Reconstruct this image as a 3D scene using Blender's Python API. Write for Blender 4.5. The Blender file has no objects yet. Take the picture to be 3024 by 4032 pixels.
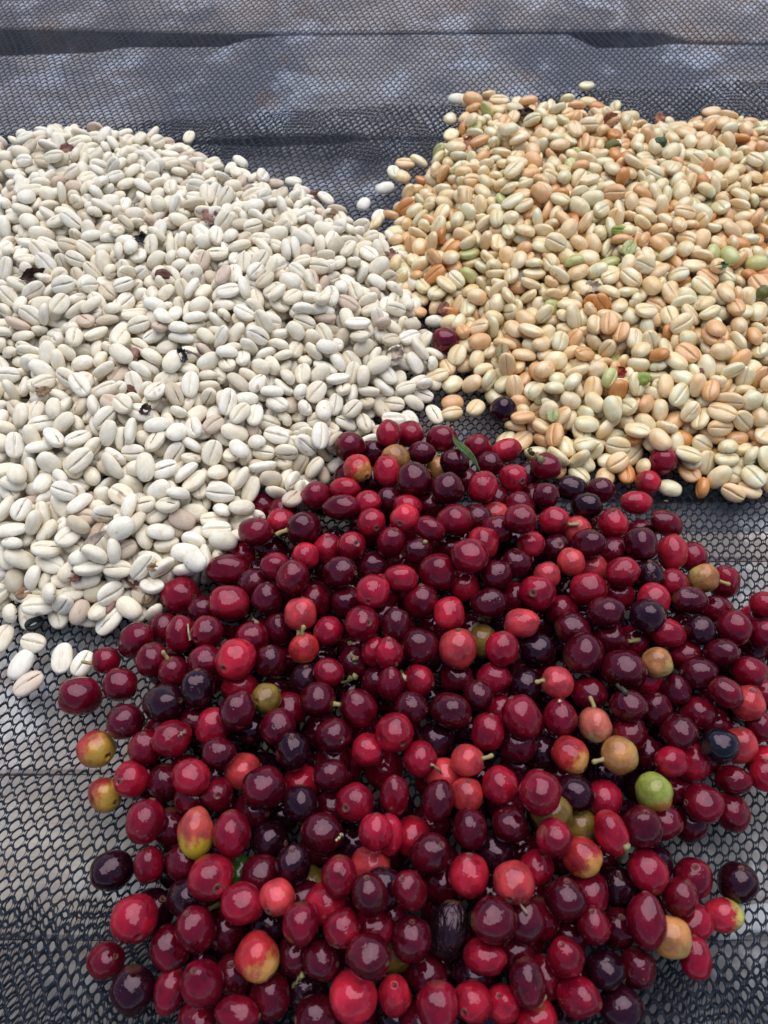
import bpy, math, random
import numpy as np
from mathutils import Vector, Matrix, Quaternion, noise

# ---------------------------------------------------------------- camera, sky, sun, exposure
scene = bpy.context.scene
PITCH = math.radians(57.3); CAM_H = 0.258; FPX = 3028.0
cam_data = bpy.data.cameras.new('camera')
cam_data.sensor_fit = 'VERTICAL'; cam_data.sensor_height = 36.0
cam_data.lens = FPX / 4032.0 * 36.0
cam_data.clip_start = 0.005; cam_data.clip_end = 500.0
cam = bpy.data.objects.new('camera', cam_data)
cam.location = (0, 0, CAM_H)
cam.rotation_euler = (math.radians(90) - PITCH, 0, 0)
cam_data.dof.use_dof = True
cam_data.dof.focus_distance = 0.29
cam_data.dof.aperture_fstop = 22.0
scene.collection.objects.link(cam)
scene.camera = cam

SUN_ELEV, SUN_AZ = math.radians(69), math.radians(8)   # overcast: a broad bright patch of cloud overhead
world = bpy.data.worlds.new('World'); scene.world = world; world.use_nodes = True
wn = world.node_tree.nodes; wl = world.node_tree.links
bgn = wn['Background']
sky = wn.new('ShaderNodeTexSky'); sky.sky_type = 'NISHITA'; sky.sun_disc = False
sky.sun_elevation = SUN_ELEV; sky.sun_rotation = SUN_AZ
sky.air_density = 1.0; sky.dust_density = 1.0; sky.ozone_density = 1.0
wl.new(sky.outputs['Color'], bgn.inputs['Color']); bgn.inputs['Strength'].default_value = 0.055
sd = bpy.data.lights.new('sun', 'SUN'); sd.energy = 1.5; sd.angle = math.radians(74); sd.color = (1.0, 0.99, 0.98)
sun = bpy.data.objects.new('sun', sd)
sdir = Vector((math.sin(SUN_AZ) * math.cos(SUN_ELEV), math.cos(SUN_AZ) * math.cos(SUN_ELEV), math.sin(SUN_ELEV)))
sun.rotation_euler = sdir.to_track_quat('Z', 'Y').to_euler(); sun.location = (0, 0.2, 2)
scene.collection.objects.link(sun)
vs = scene.view_settings
vs.view_transform = 'Standard'; vs.look = 'None'; vs.exposure = 1.14; vs.gamma = 1.0; vs.use_curve_mapping = False

COL = scene.collection
rnd = random.Random(5)

# ---------------------------------------------------------------- helpers
def obj(name, me, mat=None, parent=None):
    o = bpy.data.objects.new(name, me); COL.objects.link(o)
    if mat is not None and len(me.materials) == 0: me.materials.append(mat)
    if parent is not None: o.parent = parent
    return o
def tag(o, label=None, cat=None, group=None, kind=None):
    if label: o['label'] = label
    if cat: o['category'] = cat
    if group: o['group'] = group
    if kind: o['kind'] = kind
    return o
def mesh(name, verts, faces, smooth=True):
    me = bpy.data.meshes.new(name)
    me.from_pydata([tuple(v) for v in verts], [], faces)
    if smooth: me.polygons.foreach_set('use_smooth', [True] * len(me.polygons))
    me.update(); return me
def set_vec(me, name, arr, typ='FLOAT_VECTOR', key='vector'):
    a = me.attributes.new(name, typ, 'POINT'); a.data.foreach_set(key, np.ascontiguousarray(arr, dtype=np.float32).ravel())
def net_z(x, y):
    t = np.clip((y - 0.30) / 0.40, 0, None); return 0.045 * t * t
CP, SP = math.cos(PITCH), math.sin(PITCH)
def pic(p):          # where a point stands in the picture, only used to word the labels
    x, y, z = p[0], p[1], p[2] - CAM_H
    d = y * CP - z * SP
    return 1512 + FPX * x / d, 2016 - FPX * (y * SP + z * CP) / d

# ---------------------------------------------------------------- materials
class NT:
    def __init__(self, name):
        self.m = bpy.data.materials.new(name); self.m.use_nodes = True
        self.t = self.m.node_tree; self.n = self.t.nodes; self.b = self.n['Principled BSDF']
    def node(self, typ, **kw):
        n = self.n.new(typ)
        for k, v in kw.items(): setattr(n, k, v)
        return n
    def link(self, a, b): self.t.links.new(a, b)
    def val(self, sock, v):
        if isinstance(v, bpy.types.NodeSocket): self.link(v, sock)
        else: sock.default_value = v
    def math(self, op, a, b=None, c=None, clamp=False):
        n = self.node('ShaderNodeMath', operation=op); n.use_clamp = clamp
        self.val(n.inputs[0], a)
        if b is not None: self.val(n.inputs[1], b)
        if c is not None: self.val(n.inputs[2], c)
        return n.outputs[0]
    def vmath(self, op, a, b=None):
        n = self.node('ShaderNodeVectorMath', operation=op); self.val(n.inputs[0], a)
        if b is not None:
            self.val(n.inputs[3] if op == 'SCALE' else n.inputs[1], b)
        return n.outputs[0]
    def mix(self, f, a, b, mode='MIX'):
        n = self.node('ShaderNodeMix', data_type='RGBA', blend_type=mode)
        self.val(n.inputs[0], f); self.val(n.inputs[6], a); self.val(n.inputs[7], b)
        return n.outputs[2]
    def noise(self, vec, scale, detail=3, rough=0.55, dist=0.0):
        n = self.node('ShaderNodeTexNoise'); self.val(n.inputs['Vector'], vec)
        n.inputs['Scale'].default_value = scale; n.inputs['Detail'].default_value = detail
        n.inputs['Roughness'].default_value = rough; n.inputs['Distortion'].default_value = dist
        return n.outputs['Fac']
    def ramp(self, f, lo, hi, smooth=True):
        n = self.node('ShaderNodeMapRange'); n.interpolation_type = 'SMOOTHSTEP' if smooth else 'LINEAR'
        self.val(n.inputs[0], f); n.inputs[1].default_value = lo; n.inputs[2].default_value = hi
        return n.outputs[0]
    def attr(self, name):
        n = self.node('ShaderNodeAttribute', attribute_name=name); return n
    def bump(self, h, strength, dist):
        n = self.node('ShaderNodeBump'); self.val(n.inputs['Height'], h)
        n.inputs['Strength'].default_value = strength; n.inputs['Distance'].default_value = dist
        self.link(n.outputs[0], self.b.inputs['Normal'])
def c4(c): return (c[0], c[1], c[2], 1.0)

def identity(t, joined):
    """base colour and a random number of the piece: from the object, or from attributes in the joined heaps"""
    if joined:
        return t.attr('tint').outputs['Color'], t.attr('chance').outputs['Fac']
    oi = t.node('ShaderNodeObjectInfo'); return oi.outputs['Color'], oi.outputs['Random']

def bean_material(name, joined, rough, wet):
    t = NT(name); base, rn = identity(t, joined)
    lp = t.attr('local').outputs['Vector']
    sh = t.node('ShaderNodeCombineXYZ'); k = t.math('MULTIPLY', rn, 97.0)
    for i in range(3): t.link(k, sh.inputs[i])
    p = t.vmath('ADD', lp, sh.outputs[0])
    mott = t.noise(p, 1.0 if wet else 1.6, 4, 0.6)
    col = t.mix(t.ramp(mott, 0.35, 0.7), base, t.mix(1.0, base, (0.90, 0.84, 0.76, 1) if not wet else (0.92, 0.74, 0.50, 1), 'MULTIPLY'))
    # stained patches, only on some beans
    st = t.ramp(t.noise(p, 1.1, 3, 0.5), 0.62, 0.72)
    some = t.ramp(t.math('FRACT', t.math('MULTIPLY', rn, 7.31)), 0.55 if wet else 0.66, 0.95)
    col = t.mix(t.math('MULTIPLY', t.math('MULTIPLY', st, some), 0.6), col, (0.36, 0.20, 0.12, 1) if not wet else (0.52, 0.22, 0.08, 1))
    # the seam on the flat side: a cracked, darker, wandering line
    sep = t.node('ShaderNodeSeparateXYZ'); t.link(lp, sep.inputs[0])
    flat = t.ramp(sep.outputs[2], -0.12, -0.20)
    nx = t.node('ShaderNodeCombineXYZ'); t.link(t.math('MULTIPLY', sep.outputs[0], 1.3), nx.inputs[0]); t.link(k, nx.inputs[1])
    wob = t.math('MULTIPLY', t.math('SUBTRACT', t.noise(nx.outputs[0], 1.6, 3, 0.7), 0.5), 0.24 if not wet else 0.08)
    dist = t.math('ABSOLUTE', t.math('SUBTRACT', sep.outputs[1], wob))
    width = t.math('MULTIPLY_ADD', t.noise(nx.outputs[0], 3.5, 2), 0.085, -0.010)
    line = t.math('MULTIPLY', t.math('SUBTRACT', 1.0, t.math('DIVIDE', dist, width, clamp=True), clamp=True), flat)
    ends = t.ramp(t.math('ABSOLUTE', sep.outputs[0]), 0.98, 0.80)
    has = t.ramp(t.math('FRACT', t.math('MULTIPLY', rn, 13.7)), 0.15, 0.35)
    crack = t.math('MULTIPLY', t.math('MULTIPLY', t.ramp(line, 0.1, 0.45), ends), has)
    col = t.mix(t.math('MULTIPLY', crack, 0.8 if not wet else 0.3), col, (0.075, 0.052, 0.035, 1) if not wet else (0.32, 0.20, 0.09, 1))
    # fine dark specks
    sp = t.ramp(t.noise(p, 9.0, 1), 0.77, 0.80)
    col = t.mix(t.math('MULTIPLY', sp, 0.5), col, (0.13, 0.08, 0.05, 1))
    t.link(col, t.b.inputs['Base Color'])
    t.b.inputs['Roughness'].default_value = rough
    t.b.inputs['Specular IOR Level'].default_value = 0.22 if not wet else 0.6
    t.b.inputs['Subsurface Weight'].default_value = 0.12
    t.b.inputs['Subsurface Radius'].default_value = (1.0, 0.7, 0.4); t.b.inputs['Subsurface Scale'].default_value = 0.0012
    h = t.math('SUBTRACT', t.noise(p, 5.0, 4), t.math('MULTIPLY', crack, 1.5))
    h = t.math('ADD', h, t.math('MULTIPLY', t.noise(t.vmath('MULTIPLY', p, (0.7, 3.0, 3.0)), 2.5, 4, 0.65), 1.4))
    t.bump(h, 0.5 if not wet else 0.3, 0.00022)
    return t.m

def cherry_material(name, joined, end=None, lo=-0.1, hi=0.75, wrinkled=False, dull=0.0):
    t = NT(name); base, rn = identity(t, joined)
    lp = t.attr('local').outputs['Vector']
    sh = t.node('ShaderNodeCombineXYZ'); k = t.math('MULTIPLY', rn, 61.0)
    for i in range(3): t.link(k, sh.inputs[i])
    p = t.vmath('ADD', lp, sh.outputs[0])
    big = t.noise(p, 0.9, 3, 0.55)
    lighter = t.mix(1.0, base, (1.45, 1.4, 1.4, 1), 'MULTIPLY'); darker = t.mix(1.0, base, (0.62, 0.6, 0.7, 1), 'MULTIPLY')
    col = t.mix(t.ramp(big, 0.30, 0.70), darker, lighter)
    sep = t.node('ShaderNodeSeparateXYZ'); t.link(lp, sep.inputs[0])
    if end:
        f = t.ramp(t.math('MULTIPLY_ADD', t.math('SUBTRACT', t.noise(p, 2.3, 5, 0.65), 0.5), 1.6, sep.outputs[0]), lo, hi)
        col = t.mix(f, col, c4(end))
    # skin near the stalk pales, with small brown scars
    tip = t.ramp(sep.outputs[0], -0.86, -0.99)
    col = t.mix(t.math('MULTIPLY', tip, 0.3), col, (0.24, 0.10, 0.05, 1))
    scar = t.math('MULTIPLY', t.ramp(t.noise(p, 2.6, 5, 0.65), 0.63, 0.70), t.ramp(t.math('FRACT', t.math('MULTIPLY', rn, 5.7)), 0.45, 0.75))
    col = t.mix(t.math('MULTIPLY', scar, 0.75), col, (0.17, 0.085, 0.05, 1))
    dots = t.ramp(t.noise(p, 14.0, 1), 0.72, 0.76)
    col = t.mix(t.math('MULTIPLY', dots, 0.35), col, (0.42, 0.17, 0.13, 1))
    t.link(col, t.b.inputs['Base Color'])
    rough = t.math('MULTIPLY_ADD', t.noise(p, 3.0, 4), 0.03, 0.008 + dull)
    rough = t.math('MULTIPLY_ADD', scar, 0.3, rough)
    bloom = t.math('MULTIPLY', t.ramp(t.noise(p, 1.7, 5, 0.7), 0.54, 0.70), t.ramp(t.math('FRACT', t.math('MULTIPLY', rn, 3.3)), 0.25, 0.9))
    rough = t.math('MULTIPLY_ADD', bloom, 0.10, rough)
    t.link(rough, t.b.inputs['Roughness'])
    t.b.inputs['IOR'].default_value = 1.5; t.b.inputs['Specular Tint'].default_value = (1.0, 0.72, 0.86, 1)
    t.b.inputs['Specular IOR Level'].default_value = 0.52
    t.b.inputs['Subsurface Weight'].default_value = 0.08
    t.b.inputs['Subsurface Radius'].default_value = (1.0, 0.15, 0.12); t.b.inputs['Subsurface Scale'].default_value = 0.0015
    h = t.math('ADD', t.noise(p, 1.9, 2, 0.5), t.math('MULTIPLY', t.noise(p, 6.0, 1), 0.10))
    if wrinkled: t.bump(t.noise(t.vmath('MULTIPLY', p, (0.8, 2.6, 2.6)), 1.3, 3, 0.5, 0.6), 0.8, 0.0016)
    else: t.bump(h, 0.5, 0.0006)
    return t.m

def plain_material(name, col, rough=0.6, var=0.35, scale=60.0, bump=0.3, dist=0.0005, spec=0.4, second=None):
    t = NT(name); tc = t.node('ShaderNodeTexCoord').outputs['Object']
    n = t.noise(tc, scale * 10, 5, 0.65)
    b = second if second else tuple(x * (1 - var) for x in col)
    t.link(t.mix(t.ramp(n, 0.3, 0.7), c4(col), c4(b)), t.b.inputs['Base Color'])
    t.b.inputs['Roughness'].default_value = rough; t.b.inputs['Specular IOR Level'].default_value = spec
    t.bump(t.noise(tc, scale * 25, 4), bump, dist)
    return t.m

def net_material():
    t = NT('net_plastic'); tc = t.node('ShaderNodeTexCoord').outputs['Object']
    n = t.noise(tc, 30.0, 4, 0.6); d = t.ramp(t.noise(tc, 90.0, 5, 0.7), 0.52, 0.75)
    col = t.mix(n, (0.005, 0.008, 0.015, 1), (0.010, 0.014, 0.024, 1))
    col = t.mix(t.math('MULTIPLY', d, 0.2), col, (0.12, 0.12, 0.12, 1))       # dust
    t.link(col, t.b.inputs['Base Color'])
    t.link(t.math('MULTIPLY_ADD', d, 0.2, 0.5), t.b.inputs['Roughness'])
    t.b.inputs['Specular IOR Level'].default_value = 0.16
    return t.m

def wood_material():
    t = NT('weathered_plank_wood'); tc = t.node('ShaderNodeTexCoord').outputs['Object']
    oi = t.node('ShaderNodeObjectInfo')
    s = t.vmath('ADD', t.vmath('MULTIPLY', tc, (6.0, 60.0, 60.0)), t.vmath('SCALE', (31.0, 17.0, 5.0), oi.outputs['Random']))
    grain = t.noise(s, 3.0, 6, 0.65, 0.4); big = t.noise(tc, 11.0, 4, 0.6); mid = t.noise(tc, 26.0, 5, 0.65)
    col = t.mix(t.ramp(grain, 0.3, 0.75), (0.50, 0.42, 0.36, 1), (0.70, 0.64, 0.58, 1))
    col = t.mix(t.math('MULTIPLY', t.ramp(big, 0.40, 0.62), 0.85), col, (0.22, 0.22, 0.24, 1))
    col = t.mix(t.math('MULTIPLY', t.ramp(mid, 0.50, 0.66), 0.85), col, (0.82, 0.82, 0.83, 1))   # pale dust
    col = t.mix(t.math('MULTIPLY', t.ramp(t.noise(tc, 24.0, 3), 0.60, 0.72), 0.5), col, (0.42, 0.24, 0.14, 1))
    col = t.mix(1.0, col, oi.outputs['Color'], 'MULTIPLY')
    t.link(col, t.b.inputs['Base Color']); t.b.inputs['Roughness'].default_value = 0.8
    t.bump(grain, 0.6, 0.0008)
    return t.m

M_white = bean_material('dry_parchment', False, 0.66, False); M_white_j = bean_material('dry_parchment_heap', True, 0.66, False)
M_tan = bean_material('fresh_parchment', False, 0.2, True); M_tan_j = bean_material('fresh_parchment_heap', True, 0.2, True)
M_ch = cherry_material('cherry_skin', False); M_ch_j = cherry_material('cherry_skin_heap', True)
M_end = {'Y': cherry_material('cherry_skin_ochre_end', False, (0.42, 0.24, 0.035)),
         'Q': cherry_material('cherry_skin_yellow_cheek', False, (0.52, 0.25, 0.06), 0.25, 0.95),
         'Z': cherry_material('cherry_skin_yellow_half', False, (0.50, 0.36, 0.03), -0.25, 0.45),
         'A': cherry_material('cherry_skin_green_end', False, (0.42, 0.42, 0.09), 0.1, 0.8),
         'L': cherry_material('cherry_skin_lime', False, (0.42, 0.13, 0.03), 0.45, 1.0),
         'S': cherry_material('cherry_skin_salmon', False, (0.40, 0.26, 0.12), 0.2, 0.9),
         'T': cherry_material('cherry_skin_ochre', False, (0.42, 0.30, 0.09), 0.0, 0.8),
         'H': cherry_material('cherry_skin_wrinkled', False, None, wrinkled=True),
         'X': cherry_material('cherry_skin_withered', False, None, dull=0.05)}
M_stem = plain_material('cherry_stalk', (0.30, 0.30, 0.10), 0.6, scale=80, second=(0.34, 0.22, 0.10))
M_calyx = plain_material('cherry_navel', (0.17, 0.06, 0.04), 0.7, scale=120, second=(0.07, 0.02, 0.018))
M_net = net_material(); M_wood = wood_material()

# ---------------------------------------------------------------- setting: ground, planks, net
g = obj('ground', mesh('ground', [(-60, -60, -0.55), (60, -60, -0.55), (60, 60, -0.55), (-60, 60, -0.55)], [(0, 1, 2, 3)]),
        plain_material('packed_soil', (0.10, 0.075, 0.055), 0.9, scale=0.6)); g['kind'] = 'structure'

bed = bpy.data.objects.new('plank_bed', None); bed.location = (0, 0.25, -0.05); COL.objects.link(bed)
tag(bed, 'bed of weathered grey planks with dark gaps seen through the net', 'plank bed')
# far and near edges as a function of x: each plank (near edge points, far edge points, tint)
def line(*pts):
    return lambda x: float(np.interp(x, [p[0] for p in pts], [p[1] for p in pts]))
def flat(y): return lambda x: y
PLANKS = [
    (flat(-0.0658), flat(0.0169), (0.85, 0.85, 0.85)),
    (flat(0.0171), flat(0.0664), (0.98, 0.96, 0.92)),
    (flat(0.0666), flat(0.1499), (1.3, 1.25, 1.2)),
    (flat(0.1502), flat(0.1642), (1.3, 1.15, 1.0)),
    (flat(0.1645), flat(0.1783), (0.95, 0.95, 0.95)),
    (flat(0.186), flat(0.2865), (1.3, 1.22, 1.18)),
    (flat(0.2874), flat(0.3593), (0.75, 0.78, 0.88)),
    (flat(0.36), line((-0.3677, 0.4353), (-0.0933, 0.4353), (-0.0778, 0.4330), (-0.0247, 0.4369), (-0.0095, 0.4401), (0.3660, 0.4401)), (0.72, 0.75, 0.86)),
    (line((-0.3702, 0.4411), (-0.0939, 0.4411), (-0.0789, 0.4449), (-0.0250, 0.4454), (-0.0018, 0.4414), (0.3666, 0.4414)), line((-0.4109, 0.5359), (-0.2580, 0.5372), (-0.1940, 0.5415), (-0.1884, 0.5482), (-0.1092, 0.5498), (-0.0964, 0.5600), (-0.0689, 0.5656), (0.1261, 0.5656), (0.1352, 0.5549), (0.1427, 0.5471), (0.1772, 0.5471), (0.1955, 0.5525), (0.2615, 0.5505), (0.4128, 0.5498)), (0.76, 0.8, 0.92)),
    (line((-0.4282, 0.5761), (-0.2682, 0.5754), (-0.1077, 0.5676), (-0.0691, 0.5690), (0.1268, 0.5711), (0.1921, 0.5704), (0.2068, 0.5566), (0.2626, 0.5546), (0.4148, 0.5546)), flat(0.6625), (0.82, 0.8, 0.86)),
    (flat(0.6633), flat(0.8047), (0.8, 0.8, 0.85))]
for k, (e0, e1, tint) in enumerate(PLANKS):
    n = 90; vs_, fs_ = [], []
    xs = np.linspace(-0.75, 0.75, n)
    for x in xs:
        w0 = e0(x) + 0.0016 * noise.noise(Vector((x * 9, k * 3.1, 0))); w1 = e1(x) + 0.0016 * noise.noise(Vector((x * 9, k * 3.1 + 50, 0)))
        zt = -0.011 + 0.0012 * noise.noise(Vector((x * 3, k, 7)))
        b = 0.0012
        vs_ += [(x, w0, zt - 0.022), (x, w0, zt - b), (x, w0 + b, zt), (x, (w0 + w1) / 2, zt + 0.0004), (x, w1 - b, zt), (x, w1, zt - b), (x, w1, zt - 0.022)]
    for i in range(n - 1):
        for j in range(7):
            a = i * 7 + j; b2 = i * 7 + (j + 1) % 7
            fs_.append((a, a + 7, b2 + 7, b2))
    fs_ += [tuple(range(6, -1, -1)), tuple(range((n - 1) * 7, n * 7))]
    vs_ = [(x, y - 0.25, z + 0.05) for x, y, z in vs_]
    me = mesh('plank', vs_, fs_, smooth=False)
    o = obj('plank', me, M_wood, bed); o.color = (*tint, 1)
SCRAP = [([(0.0991, 0.0191), (0.1057, 0.0239), (0.1110, 0.0261), (0.1168, 0.0268), (0.1239, 0.0268), (0.1227, 0.0211), (0.1194, 0.0191), (0.1131, 0.0187), (0.1072, 0.0170), (0.1017, 0.0167)], 'white plastic scrap under the net beside the red cherry with green end'),
    ([(0.0992, 0.1115), (0.1062, 0.1135), (0.1097, 0.1075), (0.1122, 0.1016), (0.1077, 0.0978), (0.1007, 0.0997)], 'small white plastic scrap glinting through gaps in the cherry heap')]
for k, (pts, lab) in enumerate(SCRAP):
    n = len(pts); cx = sum(p[0] for p in pts) / n; cy = sum(p[1] for p in pts) / n; V = []; F = []
    for z in (0.0006, 0.0):
        for f in (1.0, 0.55):
            V += [((p[0] - cx) * f, (p[1] - cy) * f, z + 0.0016 * noise.noise(Vector((p[0] * 60, p[1] * 60, f * 3))) * (1.2 - f) ) for p in pts]
    V += [(0, 0, 0.001), (0, 0, 0.0004)]
    for i in range(n):
        j = (i + 1) % n
        F += [(i, j, n + j, n + i), (n + i, n + j, 4 * n), (2 * n + j, 2 * n + i, 3 * n + i, 3 * n + j), (3 * n + j, 3 * n + i, 4 * n + 1), (j, i, 2 * n + i, 2 * n + j)]
    o = obj('plastic_scrap', mesh('plastic_scrap', V, F), plain_material('white_plastic', (0.62, 0.62, 0.64), 0.5, 0.06, 20)); o.location = (cx, cy, -0.0095)
    tag(o, lab, 'plastic scrap')

# the net: one sheet of moulded plastic, oblique rounded-diamond openings, every strand with its own round section
PIT, ROW, SHIFT = 0.0041, 0.00295, 0.36
def build_net(name, inside, zoff=0.0, rot=0.0, dz=lambda x, y: 0.0):
    u1 = np.array([(1 - SHIFT) * PIT, ROW]); u2 = np.array([-SHIFT * PIT, ROW])
    K = 10
    ang = np.arange(K) * 2 * math.pi / K + 0.13
    # opening: a superellipse in the cell's own skewed coordinates
    e = 0.72
    sc_ = np.sign(np.cos(ang)) * np.abs(np.cos(ang)) ** e; ss_ = np.sign(np.sin(ang)) * np.abs(np.sin(ang)) ** e
    mx = np.maximum(np.abs(np.cos(ang)), np.abs(np.sin(ang)))
    outer = np.c_[np.cos(ang) / mx, np.sin(ang) / mx] * 0.5           # on the strand's centre line (a,b in -.5...5)
    inner = np.c_[sc_ * 0.405, ss_ * 0.37]
    mid = outer * 0.35 + inner * 0.65
    prof = []
    for q, zz in ((outer, 0), (mid, 1), (inner, 2)):
        xy = q[:, :1] * u1 + q[:, 1:] * u2
        if zz == 0:
            on_u1 = np.abs(np.abs(q[:, 1]) - 0.5) < 1e-6       # edge that runs along u1: the strand lying on top
            z = np.where(on_u1, 0.00026, 0.00013)
            corner = on_u1 & (np.abs(np.abs(q[:, 0]) - 0.5) < 1e-6); z = np.where(corner, 0.00025, z)
        elif zz == 1:
            z = np.where(np.abs(q[:, 1]) > np.abs(q[:, 0]), 0.00012, 0.00005)
        else:
            z = np.full(K, -0.00012)
        prof.append(np.c_[xy, z])
    cell = np.vstack(prof)
    if rot:
        c, s = math.cos(rot), math.sin(rot); cell[:, :2] = cell[:, :2] @ np.array([[c, s], [-s, c]])
    I, J = np.meshgrid(np.arange(-260, 261), np.arange(-260, 261)); I = I.ravel(); J = J.ravel()
    cen = I[:, None] * u1 + J[:, None] * u2
    if rot: cen = cen @ np.array([[c, s], [-s, c]])
    cen = cen + np.array([0, 0.28])
    # slight stretch and waviness of the sheet
    keep = inside(cen[:, 0], cen[:, 1]); cen = cen[keep]; m = len(cen)
    V = np.zeros((m, 3 * K, 3)); V[:, :, :2] = cen[:, None, :] + cell[None, :, :2]; V[:, :, 2] = cell[None, :, 2]
    x, y = V[:, :, 0].copy(), V[:, :, 1].copy()
    V[:, :, 0] += 0.0022 * np.sin(y * 31 + 1 + x * 9) + 0.0012 * np.sin(x * 43 + y * 70) + 0.00035 * np.sin(x * 410 + y * 350)
    V[:, :, 1] += 0.0022 * np.sin(x * 27 + 2 - y * 11) + 0.0012 * np.sin(y * 57 - x * 50) + 0.00035 * np.sin(y * 390 - x * 300)
    V[:, :, 2] += net_z(x, y) + zoff - 0.0006 + dz(x, y) + 0.0010 * np.sin(x * 60 + 3 * np.sin(y * 25)) * np.sin(y * 48 + 1) - 0.0010
    base = np.arange(m)[:, None, None] * 3 * K
    i0 = np.arange(K); i1 = (i0 + 1) % K
    q = np.vstack([np.c_[i0, i1, i1 + K, i0 + K], np.c_[i0 + K, i1 + K, i1 + 2 * K, i0 + 2 * K]])
    Fq = (base + q[None]).reshape(-1, 4)
    me = bpy.data.meshes.new(name)
    me.vertices.add(m * 3 * K); me.vertices.foreach_set('co', V.reshape(-1).astype(np.float32))
    me.loops.add(len(Fq) * 4); me.loops.foreach_set('vertex_index', Fq.reshape(-1).astype(np.int32))
    me.polygons.add(len(Fq)); me.polygons.foreach_set('loop_start', np.arange(0, len(Fq) * 4, 4, dtype=np.int32))
    me.polygons.foreach_set('use_smooth', np.ones(len(Fq), dtype=bool))
    me.update(calc_edges=True); me.validate()
    return me
def inside_main(x, y):
    dep = y * CP + CAM_H * SP
    return (y > -0.11) & (y < 0.65) & (np.abs(x) < np.maximum(dep * 0.61, 0.15) + 0.055)
net = obj('drying_net', build_net('drying_net', inside_main), M_net)
for (test, turn, low) in ((lambda x, y: (y < 0.028) & (np.abs(x) < 0.2) & (y > -0.05) & ((x < -0.03) | (y < 0.012)), 0.11, -0.0042), (lambda x, y: (y > 0.405 + 0.03 * x) & (y < 0.452 + 0.1 * x) & (np.abs(x) < 0.33), -0.09, -0.0035)):
    obj('net_fold', build_net('net_fold', test, low, turn), M_net, net)      # the net lies double here
tag(net, 'dark navy plastic drying net with diamond openings under all the heaps', 'net')

# ---------------------------------------------------------------- beans
VAR = [(10.6, 7.4, 4.8), (9.8, 7.2, 4.6), (11.4, 7.5, 4.9), (10.0, 6.7, 4.5), (9.2, 7.0, 4.9), (10.9, 6.9, 4.4), (10.2, 7.8, 4.7), (9.6, 6.4, 5.2)]
def bean_mesh(i, fine, name='bean', groove=1.0, hollow=0.0):
    L, W, T = (v / 1000 for v in VAR[i]); r = random.Random(100 + i)
    if fine == 2: bot = [0.93, 0.75, 0.5, 0.26, 0.13, 0.05, 0, -0.05, -0.13, -0.26, -0.5, -0.75, -0.93]; nt, ns = 9, 15
    elif fine == 1: bot = [0.85, 0.45, 0.15, 0.0, -0.15, -0.45, -0.85]; nt, ns = 6, 9
    else: bot = [0.7, 0.0, -0.7]; nt, ns = 4, 6
    prof = [(math.cos(math.pi * k / nt), math.sin(math.pi * k / nt), 0) for k in range(nt + 1)]
    prof += [(-f, -1, 1) for f in bot]
    n = len(prof); V, F, A = [], [], []
    bend = r.uniform(-0.05, 0.05); sk = r.uniform(-0.06, 0.06); fl = r.uniform(0.85, 1.1)
    for j in range(1, ns):
        t = math.pi * j / ns; cx = math.cos(t); s = math.sin(t) ** 0.78
        x = cx * L / 2
        for (a, b, low) in prof:
            y = a * s * W / 2 * (1 + sk * cx)
            if not low: z = b * s * T * 0.62
            else:
                q = abs(a); z = -T * 0.34 * fl * s * (1 - q ** 2.6) ** 0.55
                gy = a - 0.07 * math.sin(cx * 2.2 + i)
                z += groove * T * 0.23 * math.exp(-(gy / 0.085) ** 2) * min(1, s * 1.3) - T * 0.02 * math.exp(-(gy / 0.3) ** 2) * s
                if hollow: z += hollow * T * 0.55 * max(0, 1 - (a / 0.7) ** 2) * max(0, 1 - (cx / 0.75) ** 2)
            y += bend * L * (1 - cx * cx) * 0.5
            wv = 1 + 0.035 * noise.noise(Vector((x * 260, y * 260, z * 260 + i * 9)))
            V.append((x, y * wv, z * wv)); A.append((cx, a, z / T))
    p0 = len(V); V.append((L / 2, 0, 0)); A.append((1, 0, 0)); V.append((-L / 2, 0, 0)); A.append((-1, 0, 0))
    for j in range(ns - 2):
        for k in range(n):
            a = j * n + k; b = j * n + (k + 1) % n
            F.append((a, b, b + n, a + n))
    for k in range(n):
        F.append((p0, (k + 1) % n, k)); F.append((p0 + 1, (ns - 2) * n + k, (ns - 2) * n + (k + 1) % n))
    F = [tuple(reversed(f)) for f in F]
    return np.array(V), F, np.array(A)
def bean_data(i, fine, name, groove):
    V, F, A = bean_mesh(i, fine, groove=groove); me = mesh(name, V, F); set_vec(me, 'local', A); return me

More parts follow.
